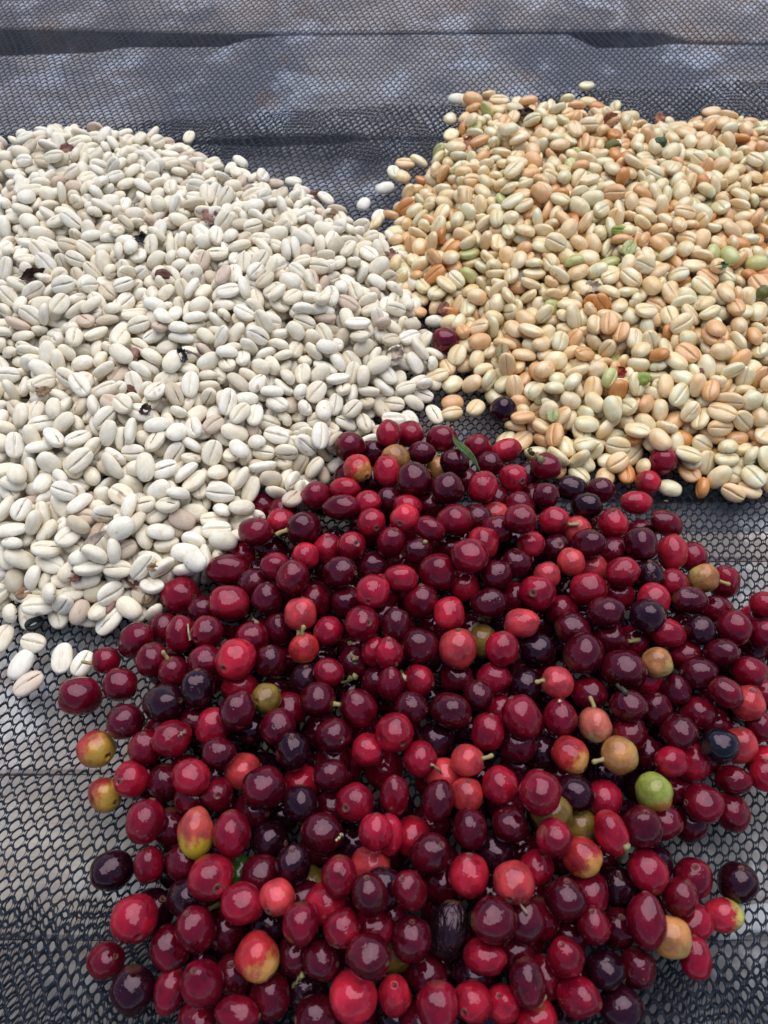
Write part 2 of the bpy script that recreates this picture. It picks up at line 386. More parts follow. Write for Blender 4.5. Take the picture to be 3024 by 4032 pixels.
# the settled heaps: for each bean x, y, z in tenths of a millimetre and its turn as a rotation vector in fiftieths of a radian,
# one list for each bean shape; 'loose' ones name their shape first
BEANS_WHITE = {'loose':[(4,-1247,1087,30,-148,20,-1),(2,-1276,1009,16,-2,-1,62),(2,-1130,1028,30,104,115,3),(1,-1055,1008,29,-120,-86,10),(0,-1226,934,30,144,55,1),(1,-108,3580,25,1,0,61),(0,4,3713,30,-4,-1,25),(0,55,3834,49,-102,-113,8),(2,436,4495,79,6,0,-7)],
'single':[
[-1362,1102,28,-122,-98,0,-918,1208,60,1,3,-32,-1190,1241,115,23,-49,-22,-590,1438,150,9,25,-2,-1225,1396,163,13,-144,14,-723,1389,138,20,-8,155,-622,1488,141,16,-148,-8,
-1406,1545,198,83,73,32,-851,1558,150,64,-142,-4,-805,1568,193,33,134,-21,-722,1576,114,-26,46,-147,-345,1611,168,78,-109,21,-1431,1653,155,139,-61,2,
-557,1711,157,102,49,42,-1273,1742,214,32,49,-20,-1066,1865,239,41,8,-98,-816,1809,177,-82,-59,13,-1249,1913,243,29,11,-128,-1265,1834,256,112,-57,-19,
-1090,1932,249,-89,-53,33,-885,1907,236,-16,-12,-8,-309,1886,139,-17,-112,-29,-1438,1969,223,-13,-30,79,-1143,1996,252,67,-57,-36,-912,2065,260,127,84,-20,
-433,2063,189,50,143,-8,-891,2153,225,-13,25,-123,-597,2139,223,28,42,116,-1006,2197,229,42,115,93,-821,2282,233,-20,-59,143,-730,2253,229,50,19,32,2,2258,69,-13,-121,30,
-1412,2301,227,18,-29,70,-529,2369,260,-124,5,48,-1041,2432,264,-125,-19,-14,-932,2442,299,-29,3,-54,-628,2402,238,54,-14,-125,50,2393,124,-114,-79,9,
135,2392,74,40,1,111,-1192,2484,233,11,-54,-142,-514,2444,267,-77,58,3,-1539,2532,221,-117,30,30,-467,2612,284,104,63,21,-400,2608,263,74,-129,3,-347,2527,260,-57,11,29,
-1139,2615,227,68,-100,-37,-1561,2680,231,46,-113,-87,-1228,2675,229,-56,-145,-12,-864,2760,256,5,51,-122,-629,2821,272,-104,-109,-23,-1575,2910,264,-36,-118,-30,
-664,2938,260,-40,-14,10,-1445,2945,266,-1,-140,-16,-782,3038,248,-85,-94,25,-1464,3094,290,-133,30,33,-923,3283,238,17,-84,-129,-787,3370,220,-59,114,29,],
[-1279,1248,78,8,-146,-3,-1135,1262,70,-19,156,0,-1149,1206,86,-91,-38,-37,-1242,1470,164,-52,119,-25,-1284,1487,194,-22,81,-48,-897,1573,181,153,-2,33,
-1408,1667,182,20,26,149,-1385,1687,215,7,29,88,-1072,1636,139,79,-28,77,-970,1680,149,50,-36,113,-848,1633,188,24,40,-126,-831,1712,216,-144,-28,-3,
-970,1798,202,-115,-2,-12,-569,1835,177,10,27,105,-810,1882,223,-29,1,-99,-674,1936,208,66,-129,-12,-1388,1989,222,-97,114,2,-839,2064,239,127,-59,-53,
-557,2072,200,-15,4,4,-457,2108,201,-11,-59,-138,-269,2036,112,22,-142,-31,-1354,2257,228,18,-56,57,-1290,2347,278,103,-93,-20,169,2247,27,153,-36,0,
-89,2427,133,49,15,28,-263,2455,188,-73,-121,-49,-797,2543,271,-10,12,-118,-946,2725,279,-63,-136,-20,-707,2696,307,-73,112,-17,-568,2743,289,-118,-72,17,
-822,2847,255,122,83,46,-556,2825,282,-102,-63,4,-229,3031,199,-8,41,-104,],
[-1292,1193,30,-121,91,10,-989,1163,39,-139,-60,-17,-1039,1271,59,-23,18,-130,-1324,1367,135,-10,34,2,-1221,1364,118,34,150,13,-1054,1454,146,90,-113,-47,
-1363,1460,175,-33,1,16,-888,1460,135,-46,24,-63,-1131,1569,188,3,-32,-98,-754,1715,184,21,-58,-92,-726,1689,175,-82,129,-28,-621,1635,164,-130,6,10,
-515,1676,128,-127,-75,-41,-539,1585,141,-15,28,32,-1152,1734,239,-113,-53,12,-1029,1731,214,72,-12,-48,-652,1752,133,-17,32,63,-471,1769,161,41,-132,60,
-1431,1827,216,110,-89,-34,-884,1844,228,112,85,11,-902,1711,228,7,-22,84,-594,1914,178,-44,5,-141,-430,1916,162,-140,28,-12,-252,1918,159,-89,-92,11,
-1215,2083,276,-129,63,9,-624,2030,233,93,-99,-51,-1092,2184,232,89,-118,9,-1022,2132,218,-99,78,25,-862,2216,266,-17,21,-92,-1414,2211,217,47,10,136,
-1222,2402,247,110,69,-4,18,2306,97,-71,-128,10,-23,2318,137,-2,14,-126,-691,2373,249,-132,-28,-66,-1585,2490,220,-29,-129,57,-1286,2481,243,133,-60,19,
-1074,2511,254,-8,155,-20,115,2517,110,42,-139,-13,164,2448,109,-34,-109,31,-116,2509,204,141,-16,10,-1677,2659,214,-115,51,13,-299,2874,207,30,124,39,
-1283,2859,237,53,14,94,-768,2897,258,154,-21,16,-71,3034,152,66,137,3,-27,2954,139,21,-11,31,-1609,3051,242,51,28,-2,-513,3094,213,23,-10,5,-1814,3128,225,32,15,-71,
-979,3153,245,8,40,30,],
[-1026,1196,54,-21,19,71,-962,1327,131,5,-148,-2,-1348,1409,170,-20,53,110,-941,1556,194,-24,-32,65,-641,1543,127,152,18,-21,-438,1720,143,60,-68,123,
-570,1978,225,-67,137,21,-159,2057,66,-18,-136,3,-1534,2121,195,-36,69,11,-1139,2173,271,-15,115,-59,-206,2119,114,-106,-92,-11,-271,2234,176,10,32,-114,
-1030,2333,233,-120,40,-13,-917,2345,218,-7,-14,-116,-137,2279,132,-102,-77,-19,-973,2387,246,-48,147,-6,-808,2470,264,-26,-4,8,-598,2504,266,-148,34,20,
-1272,2562,252,21,-22,-122,-260,2554,194,142,-9,1,-885,2655,256,-111,57,73,-525,2690,286,139,58,18,-1616,2788,237,1,63,-38,-1317,2796,243,139,-22,-67,
-1409,2868,252,-113,28,-2,-1071,2948,268,-98,96,13,],
[-1182,1186,28,84,133,0,-1348,1193,41,28,-47,-13,-873,1260,69,-154,29,0,-1343,1302,87,43,18,86,-1266,1303,112,56,-21,-103,-944,1404,140,-26,139,4,-981,1381,169,91,64,79,
-1111,1523,176,-151,15,-20,-1331,1534,209,88,-118,-26,-1032,1528,187,-89,11,58,-1185,1600,230,-18,-133,-29,-387,1843,147,-86,4,-3,-750,1916,213,-115,84,-11,
-1212,2012,232,-89,102,-29,-1295,2154,242,-102,39,2,-129,2094,115,-60,138,28,-1252,2248,221,7,3,21,-465,2250,208,-27,-57,98,-652,2280,251,-30,12,11,
-379,2434,226,14,35,-27,-954,2628,260,-10,-24,32,-1633,3321,271,1,-19,131,-1086,3257,263,-3,-22,107,],
[-1234,1197,90,25,-126,3,-1080,1297,100,5,-7,6,-870,1331,139,67,-119,-73,-1205,1576,171,-1,15,-46,-768,1603,208,-43,-34,-98,-1294,1668,187,-18,-2,-82,
-1074,1685,130,-78,-36,40,-1326,1807,222,-31,1,18,-1178,1837,244,60,-127,6,-762,1855,178,17,70,103,-1340,1919,233,23,-151,-12,-977,1873,243,-49,-58,60,
-962,1965,245,31,147,20,-518,1998,193,104,-109,-2,-783,2118,238,-107,106,25,-245,2062,143,4,17,74,-1379,2128,243,-126,-62,44,41,2183,40,25,131,23,216,2138,26,-85,-131,-2,
-1572,2222,184,-133,4,-2,-1079,2253,275,8,-16,125,-649,2239,231,124,-78,26,-513,2237,214,-44,-55,118,-195,2226,158,39,-141,35,-241,2355,209,-36,1,-128,
-1509,2342,192,-79,11,13,-854,2367,246,-27,5,-7,-616,2646,276,-38,47,-52,-160,2647,191,-141,38,9,56,2687,121,-127,-6,39,-1725,2826,232,-80,101,21,
-1366,2930,252,-141,9,65,-391,3077,201,30,-67,116,-1210,3078,283,-91,38,-23,-1664,3599,293,-140,1,-17,],
[-985,1253,84,43,-109,-53,-835,1275,112,121,-51,16,-798,1331,130,-66,-21,33,-1059,1324,153,128,19,-7,-673,1338,174,-23,-25,123,-1152,1439,177,125,82,-30,
-950,1452,212,17,36,-132,-912,1491,176,-29,-19,57,-823,1466,156,-18,14,5,-988,1617,182,-41,-148,-20,-754,1530,147,21,-15,141,-1361,1730,185,-66,86,-2,
-354,1728,108,31,-80,-55,-671,1819,175,-90,110,44,-1028,1986,273,49,133,23,-758,2003,179,6,-9,-107,-281,2143,166,-74,134,21,-342,2222,190,96,106,25,
-564,2333,237,48,-82,42,-1097,2345,274,96,-105,-3,31,2466,147,139,53,-28,-1409,2564,260,-117,-76,-1,-680,2622,286,-154,-28,2,-417,2715,254,-8,-26,137,
-1417,2678,265,-22,141,57,-1302,2686,259,-102,-42,62,-668,2742,273,-109,105,9,-1538,2839,252,-124,43,34,-1145,2746,268,-79,0,66,-132,2740,175,-107,74,-17,
-33,2868,115,-7,26,-9,-1675,3117,263,6,0,123,-764,3150,241,-63,113,59,-290,3156,188,11,25,-4,-1720,3271,286,-24,10,-88,-877,3393,222,-81,-99,8,
-1562,3502,267,-132,-14,-40,],
[-1090,1186,67,1,17,-91,-1138,1327,117,-15,-4,47,-1092,1363,152,-33,12,43,-1035,1354,185,-67,36,10,-1114,1480,194,-19,-90,101,-805,1439,123,34,-144,35,
-701,1439,138,-75,28,9,-1273,1536,171,-103,-103,-53,-1119,1712,168,18,-19,-43,-1369,1863,223,28,-52,72,-338,1832,78,-74,93,87,-280,1814,86,-38,118,-3,
-1017,1856,213,-113,87,66,-478,1846,141,-139,15,-13,-1296,1973,258,-22,-25,88,-470,2000,139,-10,-140,-36,-1112,2076,260,-37,148,7,-713,2079,204,-43,82,71,
-82,2054,73,-91,-128,0,-522,2150,210,-73,133,-13,128,2194,32,-24,28,-10,-966,2265,239,-48,22,-18,-92,2252,144,-39,58,-67,95,2247,75,-32,153,2,-344,2488,225,-26,-138,-63,
-980,2519,290,18,25,141,-1638,2715,242,136,-15,-34,-1150,2679,266,-128,-40,10,-1041,2867,244,24,20,-116,-622,3116,239,-109,-34,24,],
],
'mass':[
[-1413,1308,66,-93,-41,-16,-999,1343,83,-123,71,-17,-923,1351,34,117,100,11,-795,1319,58,-86,-38,21,-1378,1381,127,-74,-122,20,-1146,1430,126,139,-37,11,
-773,1399,75,-25,-141,-4,-643,1488,38,89,0,-19,-684,1424,52,-10,-77,14,-632,1432,58,-81,59,50,-531,1481,104,-44,2,0,-1335,1453,89,136,-71,7,-1261,1443,116,66,-116,-21,
-1326,1470,135,100,105,13,-878,1518,44,13,8,64,-709,1485,98,12,2,27,-1303,1529,109,39,146,24,-1342,1597,136,-124,-31,22,-1223,1595,101,-148,8,-7,-1166,1622,163,-73,82,50,
-923,1604,132,127,-77,-19,-1182,1687,156,139,-9,-17,-773,1661,81,-88,-67,10,-708,1649,97,-86,-129,18,-628,1674,128,-22,-141,-9,-1237,1790,175,-155,-10,-3,
-1039,1793,192,79,-28,-22,-942,1782,95,-150,-19,20,-754,1776,89,64,-129,52,-791,1757,146,83,-118,-2,-627,1757,66,-11,11,-49,-388,1756,77,53,-77,-70,
-1307,1857,119,8,-12,91,-992,1837,106,-6,-4,-123,-863,1855,167,-12,16,-109,-785,1840,70,-95,117,21,-444,1884,31,24,-9,72,-405,1837,96,69,117,-25,
-638,1918,163,-56,-137,-10,-582,1908,60,-125,-70,7,-386,1928,76,0,5,36,-201,1950,49,-124,-16,66,-1074,2009,241,-145,22,39,-1041,1978,174,32,-133,-55,
-621,2017,116,-4,16,137,-420,2001,76,3,-135,-25,-410,2029,122,-69,-1,-85,-1615,2139,169,-20,32,-82,-1464,2084,126,109,97,26,-1024,2058,179,-5,-135,-25,
-881,2093,116,8,22,-24,-550,2073,153,-15,10,3,-1150,2207,215,45,-53,-108,-725,2131,200,-15,99,107,-595,2143,181,-48,-130,20,-512,2136,147,-21,-12,-38,
-285,2147,123,-95,-109,-10,-11,2157,44,-59,-125,16,-77,2157,82,119,-71,36,-1452,2271,129,-16,3,58,-1310,2265,189,90,117,8,-986,2230,205,33,115,90,
-847,2271,184,-61,-127,39,-302,2255,52,-131,-41,25,-1687,2347,141,68,-128,22,-1463,2328,86,-25,136,3,-1472,2308,183,95,17,-20,-640,2327,211,-112,-21,23,
-602,2301,122,-8,-8,128,-426,2325,92,22,-1,29,-407,2285,134,-133,-72,-39,-326,2287,111,20,-124,-69,-98,2273,95,-114,-76,-33,227,2335,17,0,0,-84,-1662,2404,173,24,-33,-12,
-1652,2446,199,-51,-9,-23,-1540,2414,105,4,-19,-83,-1257,2405,190,-20,141,-29,-1035,2440,219,137,-76,15,-714,2422,209,-110,24,-4,-463,2390,121,-25,22,-81,
-34,2378,121,-72,-55,38,11,2395,83,-101,-82,3,-1686,2486,143,60,-121,-3,-1259,2499,120,-148,22,-44,-900,2501,253,-33,-9,88,-323,2458,118,9,140,-19,
-120,2491,126,114,-90,3,-6,2541,171,83,-90,78,135,2471,59,16,-11,139,-1319,2568,119,-117,38,-27,-1217,2549,194,-102,106,20,-829,2548,186,14,-148,-38,
-854,2533,240,66,60,57,-180,2572,135,-118,87,26,-69,2591,90,38,-6,-50,-1780,2629,110,38,60,-124,-1504,2596,223,17,-13,13,-1101,2639,172,-143,29,-54,
-940,2657,219,16,-4,-83,-797,2650,255,123,83,-9,-506,2644,210,-123,-86,4,-432,2670,218,102,-107,42,-153,2641,141,-127,-20,-12,-1356,2719,181,62,87,72,
-1134,2785,153,5,-3,18,-971,2755,222,-126,-13,-41,-883,2719,187,-102,99,33,-185,2724,125,115,88,26,97,2737,37,-57,10,10,-1363,2799,127,-149,32,-7,
-1269,2770,174,-102,103,51,-1184,2857,213,1,101,-110,-1181,2800,238,-58,89,22,-971,2880,248,26,-49,-51,-832,2784,202,-12,5,-66,-168,2840,147,-78,-127,30,
49,2851,89,-15,43,22,-1474,2892,112,12,-2,-41,-1345,2876,189,-116,-45,37,-1152,2907,284,7,-20,-59,-924,2849,218,-122,52,8,-764,2906,163,109,-109,7,
-787,2923,203,-78,126,-16,-555,2890,146,-91,-35,54,-607,2926,241,71,116,-6,-558,2949,239,-58,38,-29,-274,2926,84,106,-48,-31,-229,2945,167,-29,149,6,
-1367,2961,156,-130,59,-3,-984,2971,231,-60,-82,36,-172,3029,183,123,75,14,-1777,2966,222,-71,137,29,-1387,3062,251,28,-45,65,-1207,3063,189,101,112,-30,
-717,3035,245,-1,-27,-74,-495,3066,151,146,-27,-16,-375,3087,143,-8,-128,-29,-245,3069,191,-96,-86,8,-96,3062,86,7,-22,-88,6,2981,17,0,0,71,2,3051,35,-5,-42,-88,
-1803,3115,169,153,31,-6,-1370,3153,287,-10,41,82,-680,3151,219,-15,-17,-131,-624,3137,140,115,94,-22,-1449,3211,224,-17,-2,107,-1136,3249,194,-21,-125,-13,
-856,3201,169,9,21,14,-264,3236,133,-13,-79,-125,-1854,3284,102,-19,-27,86,-1896,3271,201,-98,-110,2,-1795,3268,207,29,-143,27,-1622,3259,242,-46,5,54,
-1402,3318,282,13,59,86,-1274,3306,223,106,107,1,-647,3344,188,-1,3,23,-242,3323,61,-24,24,-25,-1795,3372,129,15,5,-139,-1629,3357,235,13,-7,28,-767,3415,148,-109,99,-19,
-640,3392,71,27,9,44,-562,3390,95,-88,-7,41,-508,3377,122,-145,-2,10,-397,3377,41,154,13,-17,-383,3414,118,93,-98,18,-307,3421,73,-21,30,-9,-26,3467,37,-129,-88,-1,
-1641,3461,161,110,-107,14,-1680,3485,252,-73,100,-53,-1489,3490,242,-134,-57,17,-1288,3466,221,-17,2,46,-1014,3476,156,-71,-126,-23,-956,3472,182,-142,34,50,
-537,3520,131,-69,127,-13,-416,3501,81,33,-84,-96,-1870,3537,173,-13,8,2,-1280,3538,129,-116,-83,14,-1209,3538,116,-126,-84,27,-1230,3536,180,44,-21,114,
-559,3541,79,-94,82,28,-1788,3608,200,-8,-29,-142,-1457,3616,223,8,-107,-48,-870,3615,79,120,72,20,-1896,3687,196,109,-106,-3,-1751,3685,198,-68,-134,-29,
-1680,3690,215,22,-1,-65,-1494,3686,240,-18,130,7,-1323,3702,191,42,-6,-139,-1202,3711,202,-122,37,28,-859,3689,45,4,-142,47,-1675,3814,151,-30,60,70,
-1513,3761,175,16,123,-4,-793,3916,52,19,36,110,-1731,3877,136,-72,81,15,-945,3899,57,50,-139,-32,-1670,4041,142,93,39,-23,-1574,3939,113,148,36,27,
-1473,3958,97,-111,4,-12,-1239,3983,134,61,-103,-39,-1557,4150,80,-42,-14,-67,],
[-907,1207,29,42,151,0,-966,1259,30,-65,132,-24,-1168,1315,84,-153,-34,12,-1229,1310,74,52,-82,-42,-726,1329,110,-67,-16,-23,-607,1392,95,-4,-79,-13,
-1338,1377,71,-49,-12,15,-962,1423,58,11,-139,3,-732,1400,98,0,14,-39,-1204,1494,140,-15,110,6,-1082,1512,131,-124,-77,-5,-1338,1546,166,19,-139,-20,
-846,1561,101,17,146,53,-1367,1669,100,98,102,42,-1226,1672,208,-108,33,-42,-783,1631,118,-118,-51,-20,-1400,1746,91,0,-11,26,-828,1759,66,128,-88,-16,
-457,1737,54,117,-37,63,-402,1758,29,47,150,0,-320,1784,27,18,156,0,-1137,1801,165,-118,22,-3,-1031,1857,155,56,-137,-16,-493,1794,107,44,-37,141,
-1348,1928,194,43,-148,-13,-1280,1933,186,-48,83,-7,-1125,1924,217,-85,-106,20,-1072,1913,182,18,89,68,-466,1895,112,-52,-139,-26,-1538,1969,188,22,-10,-93,
-1213,1949,165,62,-127,-25,-975,1988,188,-58,-55,50,-851,2018,139,45,104,34,-782,2001,135,-5,10,-62,-1160,2093,215,-137,-73,20,-1082,2103,215,-120,-29,-46,
-975,2104,157,-16,143,1,-839,2095,143,-13,32,-26,-451,2069,123,41,-90,-77,-1669,2179,53,24,-19,92,-1547,2168,75,84,123,8,-1489,2172,116,0,-9,-13,-1286,2155,148,12,-4,-72,
-805,2210,223,-5,40,109,-724,2175,221,-46,-16,-33,-636,2159,134,106,-42,-7,-386,2099,135,8,20,50,-319,2147,66,9,19,-44,110,2113,27,-136,79,0,-1338,2232,160,-2,-136,29,
-1083,2281,207,47,-146,-21,-1075,2269,235,13,8,-9,-860,2253,133,87,-124,-29,-469,2240,67,20,-6,79,-206,2205,79,-36,-6,-129,-141,2191,96,-81,88,-47,-64,2210,98,116,26,-17,
-1160,2349,206,101,64,-79,-923,2317,183,140,60,19,-820,2334,148,76,42,67,-495,2308,209,14,-75,-92,-297,2349,192,-43,-94,77,-9,2296,18,0,-8,-143,-1713,2396,32,8,13,-120,
-1709,2415,108,-26,-5,28,-1353,2429,173,1,-24,-99,-700,2362,145,-146,30,3,-446,2348,225,3,72,106,-319,2438,181,57,67,-106,-297,2392,83,-62,-118,-14,91,2413,65,-146,34,36,
212,2412,47,-86,37,-100,-1425,2524,153,68,-26,28,-1424,2465,180,141,-26,9,-1034,2490,132,-20,27,-88,-928,2484,195,84,-85,-60,-898,2454,223,72,-130,-5,
-819,2500,149,-143,-59,-5,129,2489,28,155,15,-13,-1345,2512,185,36,-14,35,-1268,2545,214,-134,17,-45,-766,2575,160,24,143,42,-122,2578,124,21,124,38,41,2593,87,-17,32,-9,
182,2545,61,-46,122,-13,-1352,2625,224,1,-53,-94,-1270,2620,219,-59,-123,-25,-1022,2653,178,6,31,-34,-348,2671,121,-106,-58,50,-247,2637,94,-108,-109,29,
-1268,2709,168,58,16,0,-1048,2748,218,-8,20,88,-322,2741,162,-2,102,-39,-73,2698,163,92,-3,32,-31,2744,30,-133,-53,10,12,2723,108,-97,120,5,-1404,2810,190,-73,72,20,
-1247,2752,212,147,18,-30,-990,2827,210,-55,-138,-5,-328,2809,188,109,-79,-49,45,2781,70,-81,-76,15,-1792,2816,203,-67,135,24,-1225,2913,230,-105,-63,47,
-1202,2894,273,-61,-72,67,-730,2880,212,89,89,-17,-163,2876,91,-33,-32,70,-1463,2973,131,0,-15,96,-1471,2977,230,-73,138,9,-1351,2999,231,29,-143,38,
-1191,2991,223,-131,11,22,-992,2979,116,-24,44,-112,-810,2995,197,-37,131,6,-704,3008,184,18,-134,-60,-318,2979,131,36,1,12,-64,3003,69,-116,-104,17,76,2964,27,-87,131,0,
-1636,2984,203,-127,-64,-5,-1302,3063,250,49,-16,59,-1357,3005,267,-23,-3,19,-947,3024,221,84,-33,-106,-338,3122,182,116,-47,-52,-1758,3152,189,-5,37,108,
-909,3129,183,85,105,-5,-832,3135,203,120,89,-2,-552,3181,221,23,-84,-42,-102,3131,105,-10,-9,16,-7,3163,76,-103,71,-2,7,3133,27,-28,155,1,-1623,3189,230,-147,23,37,
-1315,3208,206,-56,-68,-128,-948,3196,151,-9,145,-39,-532,3232,140,-145,-12,-1,-219,3226,82,-105,-8,-25,-127,3258,94,7,-76,-66,-71,3237,84,-1,132,19,
-1683,3289,200,145,44,17,-1555,3299,154,-1,-6,13,-1523,3335,230,61,-44,55,-1336,3279,210,-13,-128,-27,-1289,3344,178,43,-114,-66,-1058,3286,230,-29,-43,50,
-660,3326,114,-61,144,3,-428,3318,72,-10,154,-16,-1893,3349,158,-66,-64,35,-1415,3354,230,-124,52,-7,-1329,3385,203,-8,-12,16,-1368,3405,241,123,-79,55,
-1201,3397,203,-81,-109,50,-1092,3385,180,-35,-135,25,-644,3425,142,-125,27,54,-515,3366,172,-61,57,-37,-432,3410,130,38,-69,-45,-1641,3443,221,46,-118,-23,
-1563,3491,211,32,149,-34,-251,3453,22,0,2,-153,-1991,3538,216,-78,128,-36,-1564,3567,198,-18,6,-41,-1188,3597,212,31,51,-100,-1125,3579,165,-64,45,-78,
-854,3544,102,-79,-79,-54,-1979,3612,174,109,86,12,-1867,3548,227,134,43,-31,-1739,3637,239,-133,-35,40,-763,3687,88,97,89,30,-441,3670,43,-11,-53,-143,
-1989,3694,172,-145,15,12,-1969,3729,202,13,15,14,-1827,3675,190,-4,65,76,-1574,3687,196,6,-3,-105,-796,3779,85,-91,-127,14,-1600,3802,192,-111,-78,-6,
-1537,3766,196,-39,-10,104,-840,3864,47,-27,-14,70,-2102,3912,119,-8,-110,66,-1993,3870,122,-119,12,34,-1470,3929,149,-49,38,-35,-916,3850,55,-76,-22,40,
-1799,3977,181,76,-78,-29,-1352,3938,56,-122,48,-28,-1337,3963,95,-12,-2,-1,-1337,3998,143,-96,121,-5,-1085,4005,65,74,-92,-12,-1461,4027,94,-125,57,-4,],
[-1084,1194,30,-40,-142,-4,-1432,1247,17,0,0,3,-1414,1245,75,-117,-40,15,-660,1356,54,2,93,-17,-1428,1401,63,0,-16,107,-1407,1496,93,-81,121,53,-1151,1535,125,107,-87,-25,
-980,1500,78,-142,44,13,-1264,1621,151,37,-106,-44,-988,1697,109,142,-56,-23,-319,1670,106,107,-48,-92,-1453,1724,200,62,-122,26,-987,1750,144,23,22,62,
-853,1724,158,-16,-43,93,-1308,1870,183,-28,-23,-11,-617,1827,55,-145,29,-3,-1445,1915,131,-149,-1,-11,-1443,1948,162,2,43,89,-919,1911,116,-78,-33,47,
-1295,2024,211,102,77,15,-1106,2027,202,-108,-100,11,-925,1975,178,-65,44,-48,-791,1998,104,48,-140,-8,-603,1999,183,136,49,29,-1229,2041,162,125,49,-26,
-754,2075,142,13,20,111,-653,2086,157,-132,45,-4,-381,2089,29,155,-25,4,6,2040,30,-4,-147,0,-63,1976,36,-81,-19,16,-1366,2173,110,-9,128,-44,-1433,2141,171,-123,92,0,
-1210,2162,164,-119,-91,-16,-1222,2156,209,-133,50,10,-613,2127,89,-150,40,18,-84,2159,31,145,-60,0,-1423,2231,180,48,-114,-14,-1155,2271,175,-34,-45,38,
-486,2218,170,108,-91,-20,-280,2228,86,-106,-85,21,-223,2213,32,28,41,98,-1317,2339,152,93,97,45,-902,2248,211,-17,112,32,-248,2289,159,-18,-139,27,
-51,2324,75,12,-148,-7,147,2306,36,25,-85,-88,-1127,2410,229,17,-1,53,-1060,2405,119,-22,-27,131,-969,2408,153,57,132,-13,-535,2404,207,91,102,36,-463,2393,168,-6,7,151,
-142,2364,109,-115,62,16,-1270,2471,199,102,81,-2,-820,2455,234,120,53,-7,-496,2479,236,-115,11,-1,-239,2502,149,1,-123,-52,-143,2475,73,-9,-22,-135,
-1620,2576,162,-40,42,91,-1517,2593,112,-5,-36,-74,-1350,2568,227,109,28,34,-1148,2536,157,45,-87,-103,-967,2574,235,117,-53,39,-377,2576,213,-4,-5,-90,
115,2566,65,-116,-95,14,-1752,2669,100,17,-5,-19,-1340,2595,184,33,141,36,-710,2649,247,71,-136,-28,-575,2689,198,-148,-46,13,-239,2657,223,-109,101,-7,
35,2670,71,138,74,-1,-1726,2728,171,58,-143,10,-1644,2689,184,46,133,24,-1517,2723,159,-113,-54,-5,-1481,2714,207,33,-56,-117,-1269,2652,184,-133,8,15,
-794,2710,184,-6,-9,4,-412,2742,172,-80,126,-22,-101,2746,92,50,-136,-25,-1660,2788,191,-95,90,-63,-1540,2768,237,111,-54,8,-1275,2821,135,-6,17,13,
-898,2796,226,17,-20,15,-1632,2867,197,27,52,76,-1424,2897,164,-25,-1,68,-1306,2859,212,-45,-101,7,-1244,2892,190,-149,33,12,-833,2907,159,106,106,-13,
-451,2963,227,-45,-61,70,-46,2911,34,-90,82,-36,80,2882,28,21,-156,0,-1575,2931,217,87,-111,-26,-939,2936,192,17,8,60,-796,3019,153,61,135,1,14,2908,100,-92,-15,-31,
-1540,3050,190,-111,12,-25,-1452,3043,228,-29,70,54,-735,3052,118,43,-74,-77,-169,3058,91,-97,-114,11,-174,3126,139,7,-97,-72,-1625,3101,219,6,20,-91,
-1700,3101,235,111,-107,-17,-1541,3115,273,152,23,15,-1455,3128,159,139,62,0,-1162,3134,172,-63,-12,15,-1175,3126,255,64,109,-45,-1070,3125,160,3,-2,39,
-625,3218,214,-86,28,-40,-556,3146,156,-106,-47,100,-492,3140,207,-110,-26,-42,-1409,3204,198,124,95,-5,-1225,3232,178,-63,131,2,-863,3243,217,-12,-104,-96,
-663,3234,125,2,11,95,-449,3227,149,109,-104,-22,-390,3284,178,-129,-45,14,-1429,3293,242,-55,-140,-34,-1489,3267,260,-85,8,-51,-1096,3329,100,-4,-127,66,
-962,3311,142,113,44,31,-647,3338,144,-3,2,-61,-591,3299,140,-58,102,-16,-119,3335,75,-10,101,65,-1841,3390,202,16,-44,-120,-1598,3377,151,-3,-2,71,
-1479,3380,198,42,16,85,-1537,3415,240,-18,-1,130,-1381,3402,276,4,-39,-67,-933,3397,195,-15,-149,-24,-599,3443,176,42,-97,-47,-1763,3503,214,-67,-41,135,
-1249,3439,179,-100,-58,-6,-1158,3446,171,-12,-23,-16,-1066,3469,194,149,-49,2,-854,3464,175,-84,-75,14,-338,3508,61,117,34,-64,-1986,3529,92,24,-18,44,
-1270,3560,231,11,-26,-92,-844,3656,139,75,-83,26,-441,3588,92,103,-85,-38,-1862,3605,183,-70,-27,35,-1379,3586,247,-112,-11,-51,-680,3648,86,129,-39,18,
-1041,3735,142,-123,-41,63,-1770,3811,207,-58,24,14,-1062,3764,88,-109,-52,44,-1090,3785,144,-75,129,-28,-1802,3879,151,-67,105,50,-1812,3845,163,45,11,-22,
-1733,3871,185,39,26,-72,-1295,3895,111,127,54,35,-1904,4124,93,-22,-84,-126,-1496,4017,130,15,-18,-98,-1165,3984,82,139,-18,-25,-2080,4019,60,-77,106,-34,
-1747,4106,106,-72,113,8,-1318,4164,69,-76,109,-34,-1642,4190,81,-73,-2,-28,],
[-1258,1274,19,-7,-22,126,-1146,1273,29,-128,91,0,-864,1276,26,-117,-104,-1,-941,1334,73,98,114,15,-1332,1417,38,-107,-95,-20,-1052,1414,58,-140,25,11,
-1294,1489,69,-143,-8,-19,-959,1525,153,129,25,-38,-789,1513,76,-138,-46,10,-1132,1623,114,-101,-111,-14,-939,1620,84,-110,-23,27,-1294,1673,99,3,-3,51,
-868,1642,133,23,35,-55,-810,1638,163,-95,82,9,-1155,1747,132,-152,-9,13,-926,1749,162,-108,-78,4,-750,1799,172,114,60,-44,-688,1750,98,102,-17,-61,
-1484,1821,104,34,-32,142,-702,1830,98,2,3,109,-406,1825,47,29,-138,-36,-1167,1919,182,82,-130,4,-957,1909,188,-88,-68,33,-931,1877,192,-63,29,-134,-748,1920,72,11,1,105,
